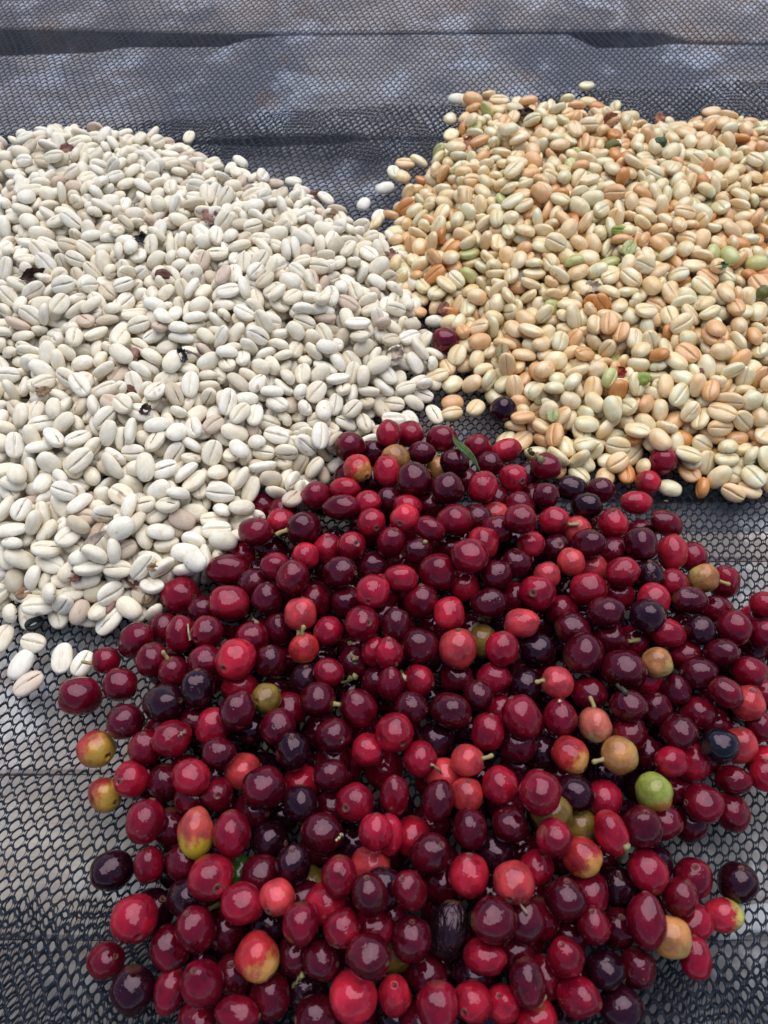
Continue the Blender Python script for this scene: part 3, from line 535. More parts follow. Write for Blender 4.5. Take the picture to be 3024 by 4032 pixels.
-195,1928,109,38,-93,-70,-816,1997,214,82,-58,9,-685,2006,171,12,13,78,-538,1985,110,-125,54,-28,-228,2026,74,143,-54,19,-1478,2021,196,-128,53,4,
-946,2078,119,-105,-115,3,-929,2063,178,155,23,-10,-797,2069,183,21,-29,-80,-833,2109,209,16,-107,-81,-758,2087,109,-59,-142,1,-422,2068,68,55,-138,-50,
-1599,2175,95,101,73,27,-1500,2169,169,79,91,41,-1026,2164,183,-70,-128,-33,-960,2098,220,-78,40,105,-816,2160,160,74,137,1,-813,2183,204,151,-18,-4,
-710,2183,109,-106,115,12,-533,2129,108,-3,151,-7,-1632,2290,165,-72,-133,4,-1247,2251,149,150,26,-14,-1059,2267,158,6,-24,-111,-577,2187,132,-35,-76,22,
-174,2197,128,94,95,-15,-110,2267,29,-7,-32,68,-155,2215,44,-139,30,-43,40,2092,54,-147,-1,9,-1584,2320,111,115,54,-29,-1384,2324,191,17,-21,138,
-1325,2297,233,54,-21,-20,-590,2272,232,94,107,-4,40,2358,30,21,-142,7,177,2284,67,74,-103,79,-1558,2447,151,-118,92,-15,-1144,2410,183,-22,-1,1,-1049,2420,164,-11,3,10,
-863,2395,278,-27,-7,-25,-675,2433,161,130,-6,42,-377,2389,94,13,8,132,-296,2354,118,-25,-136,-3,-197,2346,125,70,125,64,-223,2425,145,17,133,22,58,2424,29,-156,15,1,
-1559,2433,190,-16,43,143,-1203,2471,186,-39,132,2,-716,2488,237,99,-24,-34,-486,2513,205,-58,-112,-29,-1633,2544,76,-4,134,-28,-1687,2591,191,25,99,72,
-1467,2518,240,81,-1,-113,-893,2578,221,108,-46,-83,-732,2580,210,-111,-98,1,-661,2579,156,0,-3,3,-637,2603,237,-152,34,9,-697,2565,245,-23,-6,-18,-167,2569,166,9,19,-63,
-1084,2690,158,-98,30,-26,-1096,2681,202,0,-32,-11,-861,2617,186,-41,-128,15,-718,2652,160,150,-26,2,-488,2654,257,-123,-51,13,-236,2667,130,84,111,13,
-123,2665,105,-126,23,1,-20,2652,113,56,132,-29,-1427,2732,155,-149,0,-3,-1013,2776,249,-9,-21,-77,-731,2722,240,-84,-47,19,-203,2719,166,-114,83,-21,
-193,2744,193,-6,22,80,-21,2739,59,2,16,-57,-798,2826,175,-8,145,12,-608,2828,230,-1,143,37,-409,2824,200,44,-44,143,-389,2796,238,-29,-120,-29,
-330,2833,126,-110,-95,-59,-361,2825,138,52,-12,-74,-21,2820,64,-65,47,-33,-49,2813,90,44,-43,-20,88,2817,34,3,-29,10,-1796,2860,159,-13,25,-142,-1619,2856,258,26,-137,1,
-265,2894,183,1,126,24,-177,2935,129,72,125,-26,-65,2905,82,20,30,80,-1759,2967,138,-113,36,-19,-1758,2895,207,144,-12,28,-1555,2972,252,151,-13,-36,
-1483,2877,213,-58,-85,-38,-1399,2986,201,95,-57,-50,-1237,3024,292,-118,-90,40,-149,2945,87,-138,1,-6,-1194,3073,228,60,-126,15,-1056,3074,252,-83,109,17,
-270,3096,146,-32,24,-115,113,3038,26,-156,17,2,-1449,3112,195,4,-17,-133,-1119,3081,243,86,-92,-7,-990,3140,191,121,47,8,-724,3157,186,87,-122,38,
-479,3123,121,10,-108,51,-1802,3165,134,34,-20,89,-1841,3192,189,70,113,22,-1098,3203,212,-42,-34,18,32,3285,36,-42,39,-39,-1440,3301,196,-131,-77,24,
-982,3333,158,-36,-21,45,-337,3310,123,-5,15,60,-271,3283,102,-64,-101,-27,-1727,3357,176,8,-15,-47,-1326,3388,156,19,-53,-84,-1026,3384,212,76,-136,2,
-379,3366,86,-76,-106,67,-309,3613,42,-43,-134,4,-1238,3455,136,-87,98,3,-1098,3449,149,0,153,-3,-1727,3537,213,-31,-62,88,-1325,3539,86,-4,8,-8,-899,3536,146,-80,46,87,
-710,3546,123,-66,-39,-6,-1623,3624,155,-11,23,-79,-1644,3612,259,-139,-27,-22,-1547,3639,235,108,75,50,-1412,3585,182,35,-138,20,-1111,3680,200,-23,149,13,
-1169,3644,205,45,-24,22,-1064,3651,164,-20,27,45,-1278,3690,169,-92,119,19,-1142,3733,166,5,-14,-21,-1296,3813,137,102,99,50,-956,3794,88,31,78,95,
-1875,3878,148,7,-10,53,-1824,3766,190,117,95,-15,-1628,3934,167,-8,10,24,-1094,3899,87,-120,-23,-11,-1745,3986,130,15,37,125,-1417,3924,138,-16,94,21,
-1102,4137,65,-102,117,4,-1014,3956,48,19,23,123,-1905,4035,131,11,30,-143,-1808,4057,153,-39,-140,8,],
[-991,1359,26,23,3,81,-819,1366,35,-125,65,35,-704,1346,43,0,-59,3,-1146,1445,77,-114,-74,-19,-861,1490,96,81,111,38,-807,1502,35,-85,-115,3,-792,1512,109,16,-6,125,
-927,1561,73,-17,49,-78,-739,1576,80,-138,45,31,-1478,1668,79,108,98,45,-1056,1783,128,136,-72,-26,-1064,1750,171,-12,-133,21,-524,1751,65,-50,-119,-41,
-1495,1846,202,18,54,70,-1196,1823,208,37,-136,10,-1123,1810,217,-63,-42,39,-632,1821,99,-65,27,-28,-512,1811,85,-110,-24,6,-337,1858,30,49,127,48,-192,1872,17,0,0,-130,
-1488,1898,148,23,-3,-86,-1359,1927,149,-122,-84,0,-820,1909,127,-111,-89,11,-862,1943,207,-105,74,-28,-650,1903,114,-120,94,16,-503,1883,158,-31,19,104,
-354,1896,116,-31,-107,-22,-245,1925,39,-72,-109,44,-251,1969,95,-43,-10,117,-1183,1994,199,86,97,13,-876,2011,159,50,-24,-85,-707,2004,126,-20,-16,35,
-1540,2045,117,16,-17,-151,-1006,2033,232,-65,-44,-55,-321,2072,151,70,-78,-17,-1478,2170,86,70,131,6,-1011,2200,132,-16,59,123,-716,2150,147,-39,127,-27,
-461,2162,125,-120,59,-57,-1177,2263,227,-45,-20,82,-985,2265,153,-1,-49,33,-401,2191,196,11,62,70,76,2246,17,0,0,-146,-1559,2318,151,-35,-11,-47,
-1073,2356,204,116,-91,-36,-994,2330,137,-38,-2,28,-595,2282,181,134,-66,20,-521,2326,120,-113,-68,8,-428,2267,175,119,51,31,-201,2311,159,48,53,106,
-153,2280,76,99,-81,-67,66,2313,50,13,-6,66,-1617,2378,108,-9,110,72,-1307,2392,218,-15,12,148,-769,2407,147,-147,-53,-3,-757,2354,176,-54,-79,5,
-592,2394,193,-43,-112,41,-453,2436,210,120,-7,15,-249,2377,179,-44,-118,4,-118,2408,57,-16,13,-89,-62,2398,81,51,-93,-43,159,2413,17,0,0,39,-1509,2489,181,111,-42,19,
-1118,2465,212,-133,-20,0,-617,2482,164,-89,123,9,-329,2510,128,-5,-36,-46,-185,2477,140,21,57,-79,-60,2500,105,127,-83,-2,-1450,2566,202,0,76,-73,
-1174,2537,251,-18,-18,-29,-661,2628,186,-23,-2,-112,-594,2586,196,69,133,17,-472,2563,157,126,-80,-12,-468,2574,187,-5,10,4,-373,2575,135,30,-144,18,
-290,2578,213,15,-30,-153,-268,2593,268,78,-116,17,13,2582,72,30,-129,5,128,2605,95,-12,20,35,173,2602,29,-145,-56,-1,-1585,2654,138,5,16,-143,-986,2699,259,97,58,-93,
-421,2634,142,76,-116,17,-249,2659,160,2,-20,-27,-63,2646,154,-27,139,-21,94,2636,63,-107,42,88,-1738,2721,219,-128,1,0,-1216,2737,135,-131,-53,-27,
-1141,2725,122,128,-90,-5,-594,2758,235,-30,-19,46,-62,2718,102,45,4,46,-1556,2784,165,15,115,-92,-1339,2796,198,-6,-100,-11,-531,2871,227,-48,20,95,
-108,2772,143,152,-20,-1,-1714,2842,188,-121,14,-19,-1150,2910,218,152,24,-19,-859,2869,224,-18,-100,-8,-507,2927,185,-39,-43,-17,-335,2927,161,-80,118,27,
-246,2940,102,-29,27,-30,-107,2915,127,-24,97,-6,-1277,3001,251,-22,-47,-105,-845,3009,239,-45,28,-117,-537,3006,143,-49,5,-20,-576,3022,242,-141,-1,8,
-429,2986,155,1,-106,5,-376,3006,170,22,-12,58,-342,3036,142,41,-145,-33,-273,2972,193,103,-30,14,-31,3022,108,148,32,-14,-1811,3035,129,-46,-8,149,
-1781,3038,197,-72,-42,53,-1263,3095,214,75,109,7,-1089,3009,209,-33,49,11,-575,3080,148,62,-111,9,-606,3081,190,-19,8,128,-299,3043,189,60,-26,-77,
-1585,3151,175,14,-24,-87,-1464,3133,235,-5,15,125,-1113,3140,250,-63,2,-49,-290,3172,149,124,-44,-47,-210,3179,124,98,39,-5,-344,3238,187,123,4,-49,
-1861,3305,226,-47,4,-73,-1374,3304,183,133,74,-2,-1169,3311,206,76,-111,-60,-1101,3311,187,-126,64,1,-1008,3286,97,136,47,-19,-891,3301,158,-61,132,8,
-336,3302,85,117,29,6,-101,3294,38,35,124,-10,-30,3300,34,-149,47,0,-1620,3381,205,149,31,14,-1456,3381,259,28,-35,-93,-701,3409,122,-127,71,26,-107,3375,21,1,-1,104,
-1423,3432,237,-96,97,58,-1175,3536,211,-89,-11,47,-486,3474,101,47,-76,8,-1938,3498,149,-130,2,-54,-1653,3517,193,7,-147,29,-1114,3513,149,122,40,0,
-958,3597,170,59,-106,14,-778,3553,154,-1,20,-145,-1838,3629,247,7,143,31,-1357,3640,210,38,-34,-108,-1081,3629,131,-2,38,100,-1749,3694,151,101,-87,-48,
-1139,3692,126,17,7,-153,-888,3729,87,-80,25,-47,-662,3705,44,-60,-120,42,-1895,3813,183,-99,89,-1,-1575,3879,154,-58,-17,51,-1088,3748,48,-4,-143,15,
-1525,3873,112,-77,-55,63,-1506,3904,140,33,60,80,-1465,3874,94,34,-55,-111,-1737,3945,184,54,-137,26,-1569,4004,146,-123,-36,45,-1396,3995,132,76,-112,-24,
-1236,3947,89,121,-31,-13,-1332,4062,102,2,-127,15,-1216,4070,66,-111,-28,29,-1151,4045,48,3,-1,18,],
[-828,1196,52,97,-35,67,-1287,1332,68,-120,-83,-24,-1098,1357,44,-15,-147,-49,-1080,1330,74,-120,-33,-26,-644,1371,139,-59,-65,76,-1194,1395,87,-53,-141,-28,
-937,1417,96,89,118,20,-1418,1479,151,-94,-16,20,-1419,1437,119,-3,-93,-91,-1429,1557,150,122,93,13,-658,1574,72,-38,116,-64,-613,1579,131,-15,47,86,
-606,1574,39,47,117,46,-1419,1687,118,114,80,58,-714,1680,129,111,-85,12,-1282,1726,152,2,-141,-20,-1384,1789,162,17,-42,53,-933,1730,191,16,9,2,-864,1745,102,94,-20,17,
-579,1749,109,-96,-54,62,-467,1739,101,41,-65,-120,-1240,1859,173,-134,5,-19,-881,1825,135,151,37,11,-801,1823,108,40,15,65,-697,1862,150,155,11,5,
-602,1837,148,101,92,-30,-526,1841,34,-39,-132,18,-1151,1934,136,-103,-100,23,-1056,1916,130,-128,-84,11,-752,1919,115,-7,-2,-94,-541,1973,141,23,-17,-58,
-1529,1970,161,-76,114,-11,-908,1995,102,-6,8,-11,-426,1956,110,11,-72,-136,-1464,2052,152,-7,29,-141,-1381,2106,141,-47,122,-21,-934,2045,222,87,-115,4,
-492,2076,82,-15,32,-100,-282,2075,75,-73,-25,-5,-1557,2171,141,106,-113,9,-1389,2184,150,21,115,12,-407,2149,97,-101,-111,42,-154,2124,28,-115,-107,0,
-1544,2261,153,146,20,8,-1233,2267,176,-10,4,-59,-954,2265,131,91,108,36,-884,2201,162,-97,86,-27,-761,2197,165,-145,51,-14,-613,2228,130,-36,-62,-26,
-658,2233,164,-38,100,-36,-691,2208,194,-121,48,-37,-1393,2337,165,-30,-140,-21,-1094,2333,145,3,25,-32,-653,2345,171,-139,-5,24,-424,2295,214,-36,-24,-20,
-74,2343,23,19,4,67,-1694,2391,86,-145,-41,6,-1540,2373,164,-51,-110,-69,-1455,2386,171,-86,-93,-25,-1373,2403,144,-35,143,-29,-940,2417,277,117,85,-39,
-565,2426,226,15,-21,-71,-379,2411,147,-16,-155,12,-378,2364,190,-112,-83,36,-280,2388,129,-30,28,-4,-1341,2471,110,124,85,7,-1109,2483,158,28,-3,96,
-817,2479,187,-42,-140,-7,-735,2476,184,29,-15,127,-689,2502,247,-7,63,60,-563,2482,192,-130,-32,8,-352,2517,184,-108,-101,4,-108,2449,184,53,122,-18,
-88,2520,156,68,141,8,18,2497,76,7,-45,-53,-1497,2547,105,2,138,6,-1143,2534,208,12,-8,-7,-541,2562,166,105,-115,1,-257,2567,144,-116,-66,10,-27,2589,150,-46,-94,-24,
80,2571,28,7,-157,0,-1693,2649,153,-115,65,-25,-1601,2601,222,-28,-11,89,-1399,2653,205,-115,-82,23,-839,2646,273,-46,-36,55,-578,2685,244,-21,-144,-46,
131,2666,31,88,80,38,-660,2717,216,-78,-112,-22,-508,2780,278,-57,104,-15,-288,2720,151,110,8,59,-1742,2785,161,1,-69,-106,-1171,2812,114,4,2,56,
-1116,2786,230,-111,-19,-37,-927,2806,261,-3,-33,-31,-689,2779,222,-45,136,51,-524,2834,196,-69,-115,74,-293,2858,105,-88,93,11,-1422,2915,206,-2,19,139,
-1234,2894,138,31,-143,5,-1036,2888,214,-94,-80,-13,-691,2881,133,76,-103,61,-673,2872,251,89,-106,-10,-419,2986,215,73,38,89,7,2838,39,-91,72,-22,141,2955,44,-40,-35,77,
-1673,2917,242,102,108,-5,-1286,2954,234,-6,-9,-137,-1200,2949,183,-62,-136,-1,-1102,2953,231,-36,-121,-37,-222,3008,100,131,-61,-27,28,2945,64,-107,87,21,
-1714,3076,182,-27,-141,-36,-1725,3011,173,-5,-1,4,-1641,2979,252,12,-138,26,-1424,3051,165,83,68,59,-1028,3062,213,-111,85,-18,-987,3054,182,94,34,78,
-858,3077,175,131,30,-12,-1840,3098,135,1,-154,7,-1075,3168,208,116,55,27,-935,3128,225,-62,107,-77,-1523,3264,216,122,31,-57,-1345,3220,282,13,-124,23,
-1233,3240,207,3,-11,32,-971,3258,210,81,-89,10,-791,3221,128,105,74,30,-737,3224,185,26,78,-2,-376,3256,109,68,-44,-11,-221,3316,134,86,118,13,55,3200,39,109,73,-19,
-1689,3279,245,-101,100,-33,-1590,3310,189,3,-9,-26,-1574,3328,268,107,62,88,-1129,3293,227,29,25,107,-826,3282,172,-60,-112,-10,-547,3316,117,25,120,-4,
-209,3371,79,-28,7,-2,-1777,3332,219,139,-30,-21,-1695,3349,153,-8,150,10,-1715,3347,274,-142,-21,5,-1509,3371,153,21,8,14,-1535,3397,195,6,7,61,-1201,3390,141,-67,2,7,
-1061,3429,236,-115,100,-10,-925,3404,148,-13,-150,-24,-559,3430,135,-29,-40,-75,-248,3504,39,13,103,106,-1815,3471,229,23,19,109,-1159,3503,194,101,-5,33,
-932,3460,218,-104,-1,35,-756,3486,119,-93,-43,-3,-678,3485,150,-28,137,34,-611,3486,115,9,26,-64,-543,3473,62,29,29,134,-1407,3569,132,-13,13,50,
-1698,3583,202,-125,-79,-36,-1653,3609,116,-10,9,14,-1586,3669,255,-94,68,-53,-427,3626,39,-8,-147,48,-1890,3735,228,1,-19,139,-1409,3686,137,-41,116,-4,
-1448,3704,200,-39,-34,47,-593,3747,31,2,0,-3,-2052,3766,62,-25,-10,-127,-1960,3769,164,46,-7,37,-1866,3786,222,-139,-40,-30,-1361,3759,177,-151,19,18,
-1269,3782,170,-100,9,7,-769,3824,45,-146,52,1,-1956,3978,158,-32,143,7,-1523,3988,165,-6,-20,52,-1360,3907,113,-42,78,96,-1145,3923,109,-64,-16,17,
-1065,3852,51,-50,-142,44,-1034,3882,79,100,44,3,-1735,4055,118,24,15,-54,-1879,4012,99,-132,-65,-29,-1477,4163,62,-20,-13,17,],
[-1019,1399,143,-124,53,66,-872,1411,77,3,139,18,-859,1371,113,-118,24,2,-1035,1581,101,-16,-148,-4,-1003,1576,126,-14,-8,-147,-499,1575,74,-21,111,65,
-542,1547,100,-155,0,-24,-883,1674,108,32,23,-21,-637,1676,73,8,15,-21,-415,1682,109,52,-91,59,-1320,1750,126,-123,-65,9,-1191,1739,195,-82,-128,-12,
-331,1723,48,-135,-52,-58,-1442,1836,163,-77,105,-13,-1337,1816,157,-93,-15,-26,-1117,1861,156,28,-79,84,-708,1832,50,4,-25,105,-523,1874,66,30,-14,147,
-733,1934,166,147,-26,12,-587,1916,111,-83,114,-16,-310,1906,38,40,61,105,-694,1977,86,-12,-12,68,-506,2001,52,34,65,122,-313,1941,117,-69,-66,-56,
-1538,2100,118,-52,17,45,-1242,2086,188,37,126,-6,-1219,2121,242,-126,-65,-9,-1163,2092,161,-17,-5,-137,-643,2061,198,-58,-104,2,-351,2084,101,95,-123,14,
-88,2066,30,32,-154,0,-1407,2134,210,-147,-13,40,-1313,2173,201,-62,140,20,-1113,2200,170,-10,59,135,-904,2167,119,-153,-14,2,-414,2165,173,98,-49,-20,
-1636,2219,132,14,-50,146,-1539,2266,108,147,6,10,-1165,2232,117,89,-83,2,-783,2272,185,39,100,12,-366,2221,101,-122,-10,5,-364,2191,134,-119,52,16,
-1485,2261,210,61,76,-82,-1313,2309,106,-140,70,1,-997,2362,189,39,126,-75,-829,2331,209,-38,148,12,-754,2305,224,-72,-42,-107,-710,2279,158,-4,17,-145,
-480,2311,150,-88,109,19,-248,2314,51,-13,24,-14,-229,2299,91,31,-1,143,-158,2327,47,-140,-64,-12,-870,2421,180,-14,-18,-93,-200,2392,76,147,45,21,
-1617,2500,162,17,-10,-98,-1504,2485,133,146,-38,30,-981,2473,243,27,-16,100,-660,2498,192,118,97,-7,-616,2519,227,-133,-60,12,-538,2456,150,-144,-42,5,
-441,2470,143,-134,-49,50,-407,2459,186,-84,82,-20,222,2478,35,-51,13,-23,-1566,2589,126,75,-33,-124,-1059,2575,215,-16,133,-22,-1024,2596,272,-119,66,-37,
-889,2553,142,25,4,8,-786,2548,235,-117,-98,-14,-456,2584,242,-60,-137,13,-22,2566,26,1,16,28,-1745,2652,198,-128,10,47,-1536,2632,193,24,-87,-113,
-1402,2663,161,56,-137,-3,-1171,2673,168,-106,-86,17,-1164,2611,189,-29,-110,9,-399,2652,174,-33,4,43,-862,2691,221,-32,138,41,-330,2748,237,-55,-84,53,
-1478,2789,219,-14,124,46,-783,2770,221,21,51,51,-532,2821,152,-21,-144,47,-475,2844,235,-99,-47,51,-1568,2846,177,55,-94,-31,-1123,2888,259,117,-97,11,
-861,2913,210,-53,117,90,-107,2883,58,-1,15,12,-1753,2931,159,37,-18,-24,-1679,2919,192,-90,-92,43,-1466,2972,176,0,8,-124,-1301,2982,199,125,73,6,
-870,2992,186,-42,-8,84,-914,3019,220,-107,34,-95,-722,2962,230,111,-77,-27,-654,3032,222,-114,-59,9,-466,2964,130,-100,-81,46,-214,3029,140,105,-94,-8,
-96,3001,28,59,145,3,-1327,3089,235,-42,139,47,-1124,3079,196,26,144,-11,-867,3081,234,-130,63,9,-766,3102,151,-93,92,-42,-688,3096,197,87,-124,38,
-454,3066,175,-16,10,-70,-119,3069,33,-40,-5,-12,-1786,3400,259,-120,-96,-12,-1557,3122,157,42,125,3,-1539,3111,225,45,141,1,-1590,3169,271,126,36,-62,
-1524,3190,256,-19,21,12,-1352,3159,239,4,135,-14,-1263,3143,233,-21,53,109,-814,3196,238,-28,115,51,-600,3245,178,52,137,-2,-331,3158,123,40,-121,7,
-174,3208,146,-4,40,96,-221,3189,186,-119,42,-46,-1715,3214,178,-4,24,73,-1776,3200,228,5,-153,14,-1619,3242,196,141,-62,8,-1058,3223,157,108,103,-17,
-1020,3238,191,-79,-126,43,-1008,3260,251,-60,-60,35,-938,3237,177,119,-30,23,-692,3233,192,-89,31,-80,-506,3172,159,32,117,87,-465,3229,196,72,137,14,
-1855,3308,158,122,89,-12,-1332,3282,251,1,25,-140,-1048,3314,149,-119,-66,16,-722,3319,69,-11,4,30,-715,3286,162,-35,-93,-62,-444,3326,102,-9,4,53,
-450,3320,151,3,-34,-128,-1931,3365,204,-6,-9,-70,-1205,3442,228,28,30,123,-1002,3368,115,-83,107,-1,-789,3419,189,-152,30,-24,-1628,3548,232,-145,3,-16,
-1597,3540,136,-16,-144,22,-622,3568,120,-87,-107,8,-647,3742,89,-99,-79,43,-1628,3617,204,-14,-28,49,-1509,3611,180,-2,47,-66,-1335,3593,192,34,105,23,
-1275,3601,168,-70,-123,62,-1239,3625,173,-62,-26,-138,-1163,3652,147,-10,-78,120,-1416,3671,182,-76,99,-14,-1366,3729,224,-108,84,-41,-1043,3694,92,-77,112,-60,
-823,3750,49,144,40,-21,-1557,3818,135,43,-7,1,-1144,3834,154,43,-132,17,-1193,3856,110,-8,-87,54,-2124,3985,69,-27,-59,52,-2029,4022,111,-34,-128,46,
-1877,3965,137,16,-42,-93,-1091,3934,55,-154,5,0,-1234,3996,44,0,-4,156,-1831,4096,118,40,-115,-88,-1661,4149,68,128,-11,-4,],
[-1351,1271,30,16,66,120,-1058,1285,35,-116,-76,16,-1385,1350,33,120,102,0,-869,1332,70,-114,-34,70,-1104,1392,97,-152,2,-18,-989,1503,124,122,-26,-23,
-991,1448,164,-54,-103,-77,-1419,1573,106,-147,-48,-13,-1235,1564,127,38,5,-75,-567,1619,89,70,-10,-87,-1495,1650,120,51,116,27,-1325,1669,143,4,1,5,
-1085,1575,149,-53,-26,-29,-646,1688,30,-78,3,-2,-1308,1777,185,30,-22,13,-655,1761,36,-144,9,20,-571,1751,31,126,89,-6,-552,1693,75,-21,-68,-109,
-1509,1816,174,119,-90,-2,-1493,1908,211,-77,14,1,-955,1841,158,124,1,-36,-553,1844,127,60,61,52,-251,1815,30,50,73,70,-1219,1930,214,-99,43,-35,-884,1904,134,-6,70,-51,
-813,1935,180,118,-100,-12,-395,1928,30,34,90,90,-1560,2038,176,-57,44,123,-1496,1982,114,23,-10,-94,-1402,2020,165,8,18,46,-349,1995,100,-2,129,34,
-1330,2091,187,-32,-124,-80,-1395,2067,220,4,128,10,-212,2068,29,29,41,92,-1640,2162,149,-11,-115,34,-939,2184,155,-17,-17,72,-807,2154,119,66,-142,-5,
-341,2135,170,-72,-27,75,-251,2154,32,-74,-128,-7,-235,2150,65,10,-10,140,-147,2119,70,-157,-7,0,-1427,2256,98,100,-86,-1,-557,2202,202,115,25,-49,-261,2234,122,2,6,2,
-33,2223,35,17,-150,-34,-1599,2347,177,-38,33,108,-1287,2338,209,22,-131,42,-1195,2334,150,40,30,95,-1212,2337,208,-42,-50,67,-904,2330,141,92,122,1,
-546,2298,167,73,91,49,-340,2324,162,75,113,-27,-1638,2419,154,27,119,34,-1397,2391,219,50,107,25,-1348,2443,225,-24,51,121,-955,2410,202,148,-26,5,
-860,2396,148,-4,138,-71,-798,2407,199,17,-126,-30,-760,2390,235,17,47,102,-1685,2523,182,52,-132,26,-1598,2505,129,-87,128,17,-393,2497,139,-38,35,-40,
-49,2492,40,-27,6,-143,-19,2512,113,-50,13,-81,46,2472,66,-25,113,-36,-1422,2578,158,117,41,60,-1503,2573,166,1,12,25,-559,2613,243,-123,92,28,-559,2540,257,-61,-62,-109,
-374,2597,177,132,63,-18,-297,2585,118,-94,-106,22,-1017,2650,225,-1,22,-53,-802,2637,196,-10,-39,119,-722,2666,206,-138,-23,9,-521,2641,163,-29,-147,-39,
-310,2647,146,-113,-27,80,-331,2678,200,138,32,-38,-312,2625,228,-59,11,14,241,2709,18,0,0,2,-1401,2727,212,-92,-19,77,-1335,2719,241,57,-98,-52,
-1125,2735,199,-27,106,58,-1177,2716,218,25,34,122,-1047,2734,175,-4,21,104,-475,2740,181,-27,-17,-11,-465,2760,229,2,92,115,-380,2731,214,-143,30,43,
109,2753,80,-10,27,79,-1232,2795,241,35,-65,-44,-1091,2843,210,107,-63,-40,-198,2817,113,-63,-137,43,-234,2870,138,44,-109,-44,-284,2805,157,-38,99,-26,
144,2807,33,85,-132,0,-922,2903,247,0,34,82,-483,2899,184,-55,111,-80,-383,2917,196,-145,-21,-14,-144,2962,163,105,-73,30,-1193,2974,258,-20,71,-131,
-1130,2953,170,-69,79,68,-648,2980,169,31,-83,-17,-515,3022,205,45,138,11,-597,2996,190,-75,125,-38,-106,2981,108,3,34,127,-1727,2925,243,-10,-35,-50,
-1542,3008,200,74,-11,-30,-1362,3052,193,113,-77,-34,-1037,3047,170,111,-96,-10,-1059,3011,266,-75,39,4,-772,3069,192,16,-8,-31,-678,3080,143,-42,1,-70,
-149,3065,122,-7,6,-61,-27,3093,127,-22,-74,52,90,3132,38,-110,24,31,-1401,3138,268,99,-50,-16,-1185,3189,194,115,33,-6,-1015,3152,233,50,-106,-16,
-617,3168,180,83,113,-34,-387,3183,155,16,-6,-124,-436,3126,191,-88,24,-53,-128,3188,88,-70,34,32,-1728,3204,271,11,-134,12,-1397,3222,249,-58,-20,-134,
-1202,3211,235,-19,56,-133,-1268,3197,257,29,-64,-28,-601,3220,103,98,27,118,-183,3280,76,28,18,-65,-1755,3262,252,-83,-24,56,-1016,3318,204,17,45,-114,
-912,3322,202,14,139,59,-769,3261,217,35,34,63,-735,3347,170,27,3,29,-284,3360,116,-39,64,81,-1728,3376,236,19,151,11,-1688,3403,266,-65,0,-7,-1610,3434,255,15,-57,-69,
-1120,3383,217,-3,-1,-95,-851,3376,171,-105,87,-22,-1890,3438,171,11,15,-38,-1574,3461,163,-13,21,91,-1333,3470,112,-59,-69,90,-1353,3468,199,-52,-137,-13,
-1345,3486,251,-140,-35,-6,-635,3496,76,-38,116,-68,-470,3524,120,11,114,-2,-347,3439,36,10,37,65,-1978,3506,169,-27,2,88,-1858,3467,215,49,-86,-31,
-1529,3555,240,26,5,78,-1455,3551,234,41,115,81,-1316,3507,177,107,53,73,-1024,3576,130,43,25,-134,-777,3561,115,-110,-38,5,-1957,3595,125,-89,-29,4,
-1941,3620,208,-23,20,-60,-971,3747,126,96,-75,-41,-899,3613,117,-37,55,-83,-925,3677,140,96,63,18,-489,3749,49,-13,-156,-3,-518,3585,40,-147,-50,-1,
-1616,3720,198,3,-79,-54,-1315,3703,77,-15,-71,115,-1137,3700,49,-145,35,1,-695,3765,48,-52,-13,45,-1647,3862,196,-136,-22,-18,-1435,3751,165,-62,-112,-18,
-986,3754,69,-11,-139,-45,-1409,3860,127,-41,-56,-107,-1356,3857,146,-55,52,-128,-1996,4044,131,-26,15,85,-2156,4075,77,53,-85,86,-1681,4077,95,85,-75,-81,
-1266,4031,95,27,18,-108,-1393,4125,66,103,68,31,],
],
}
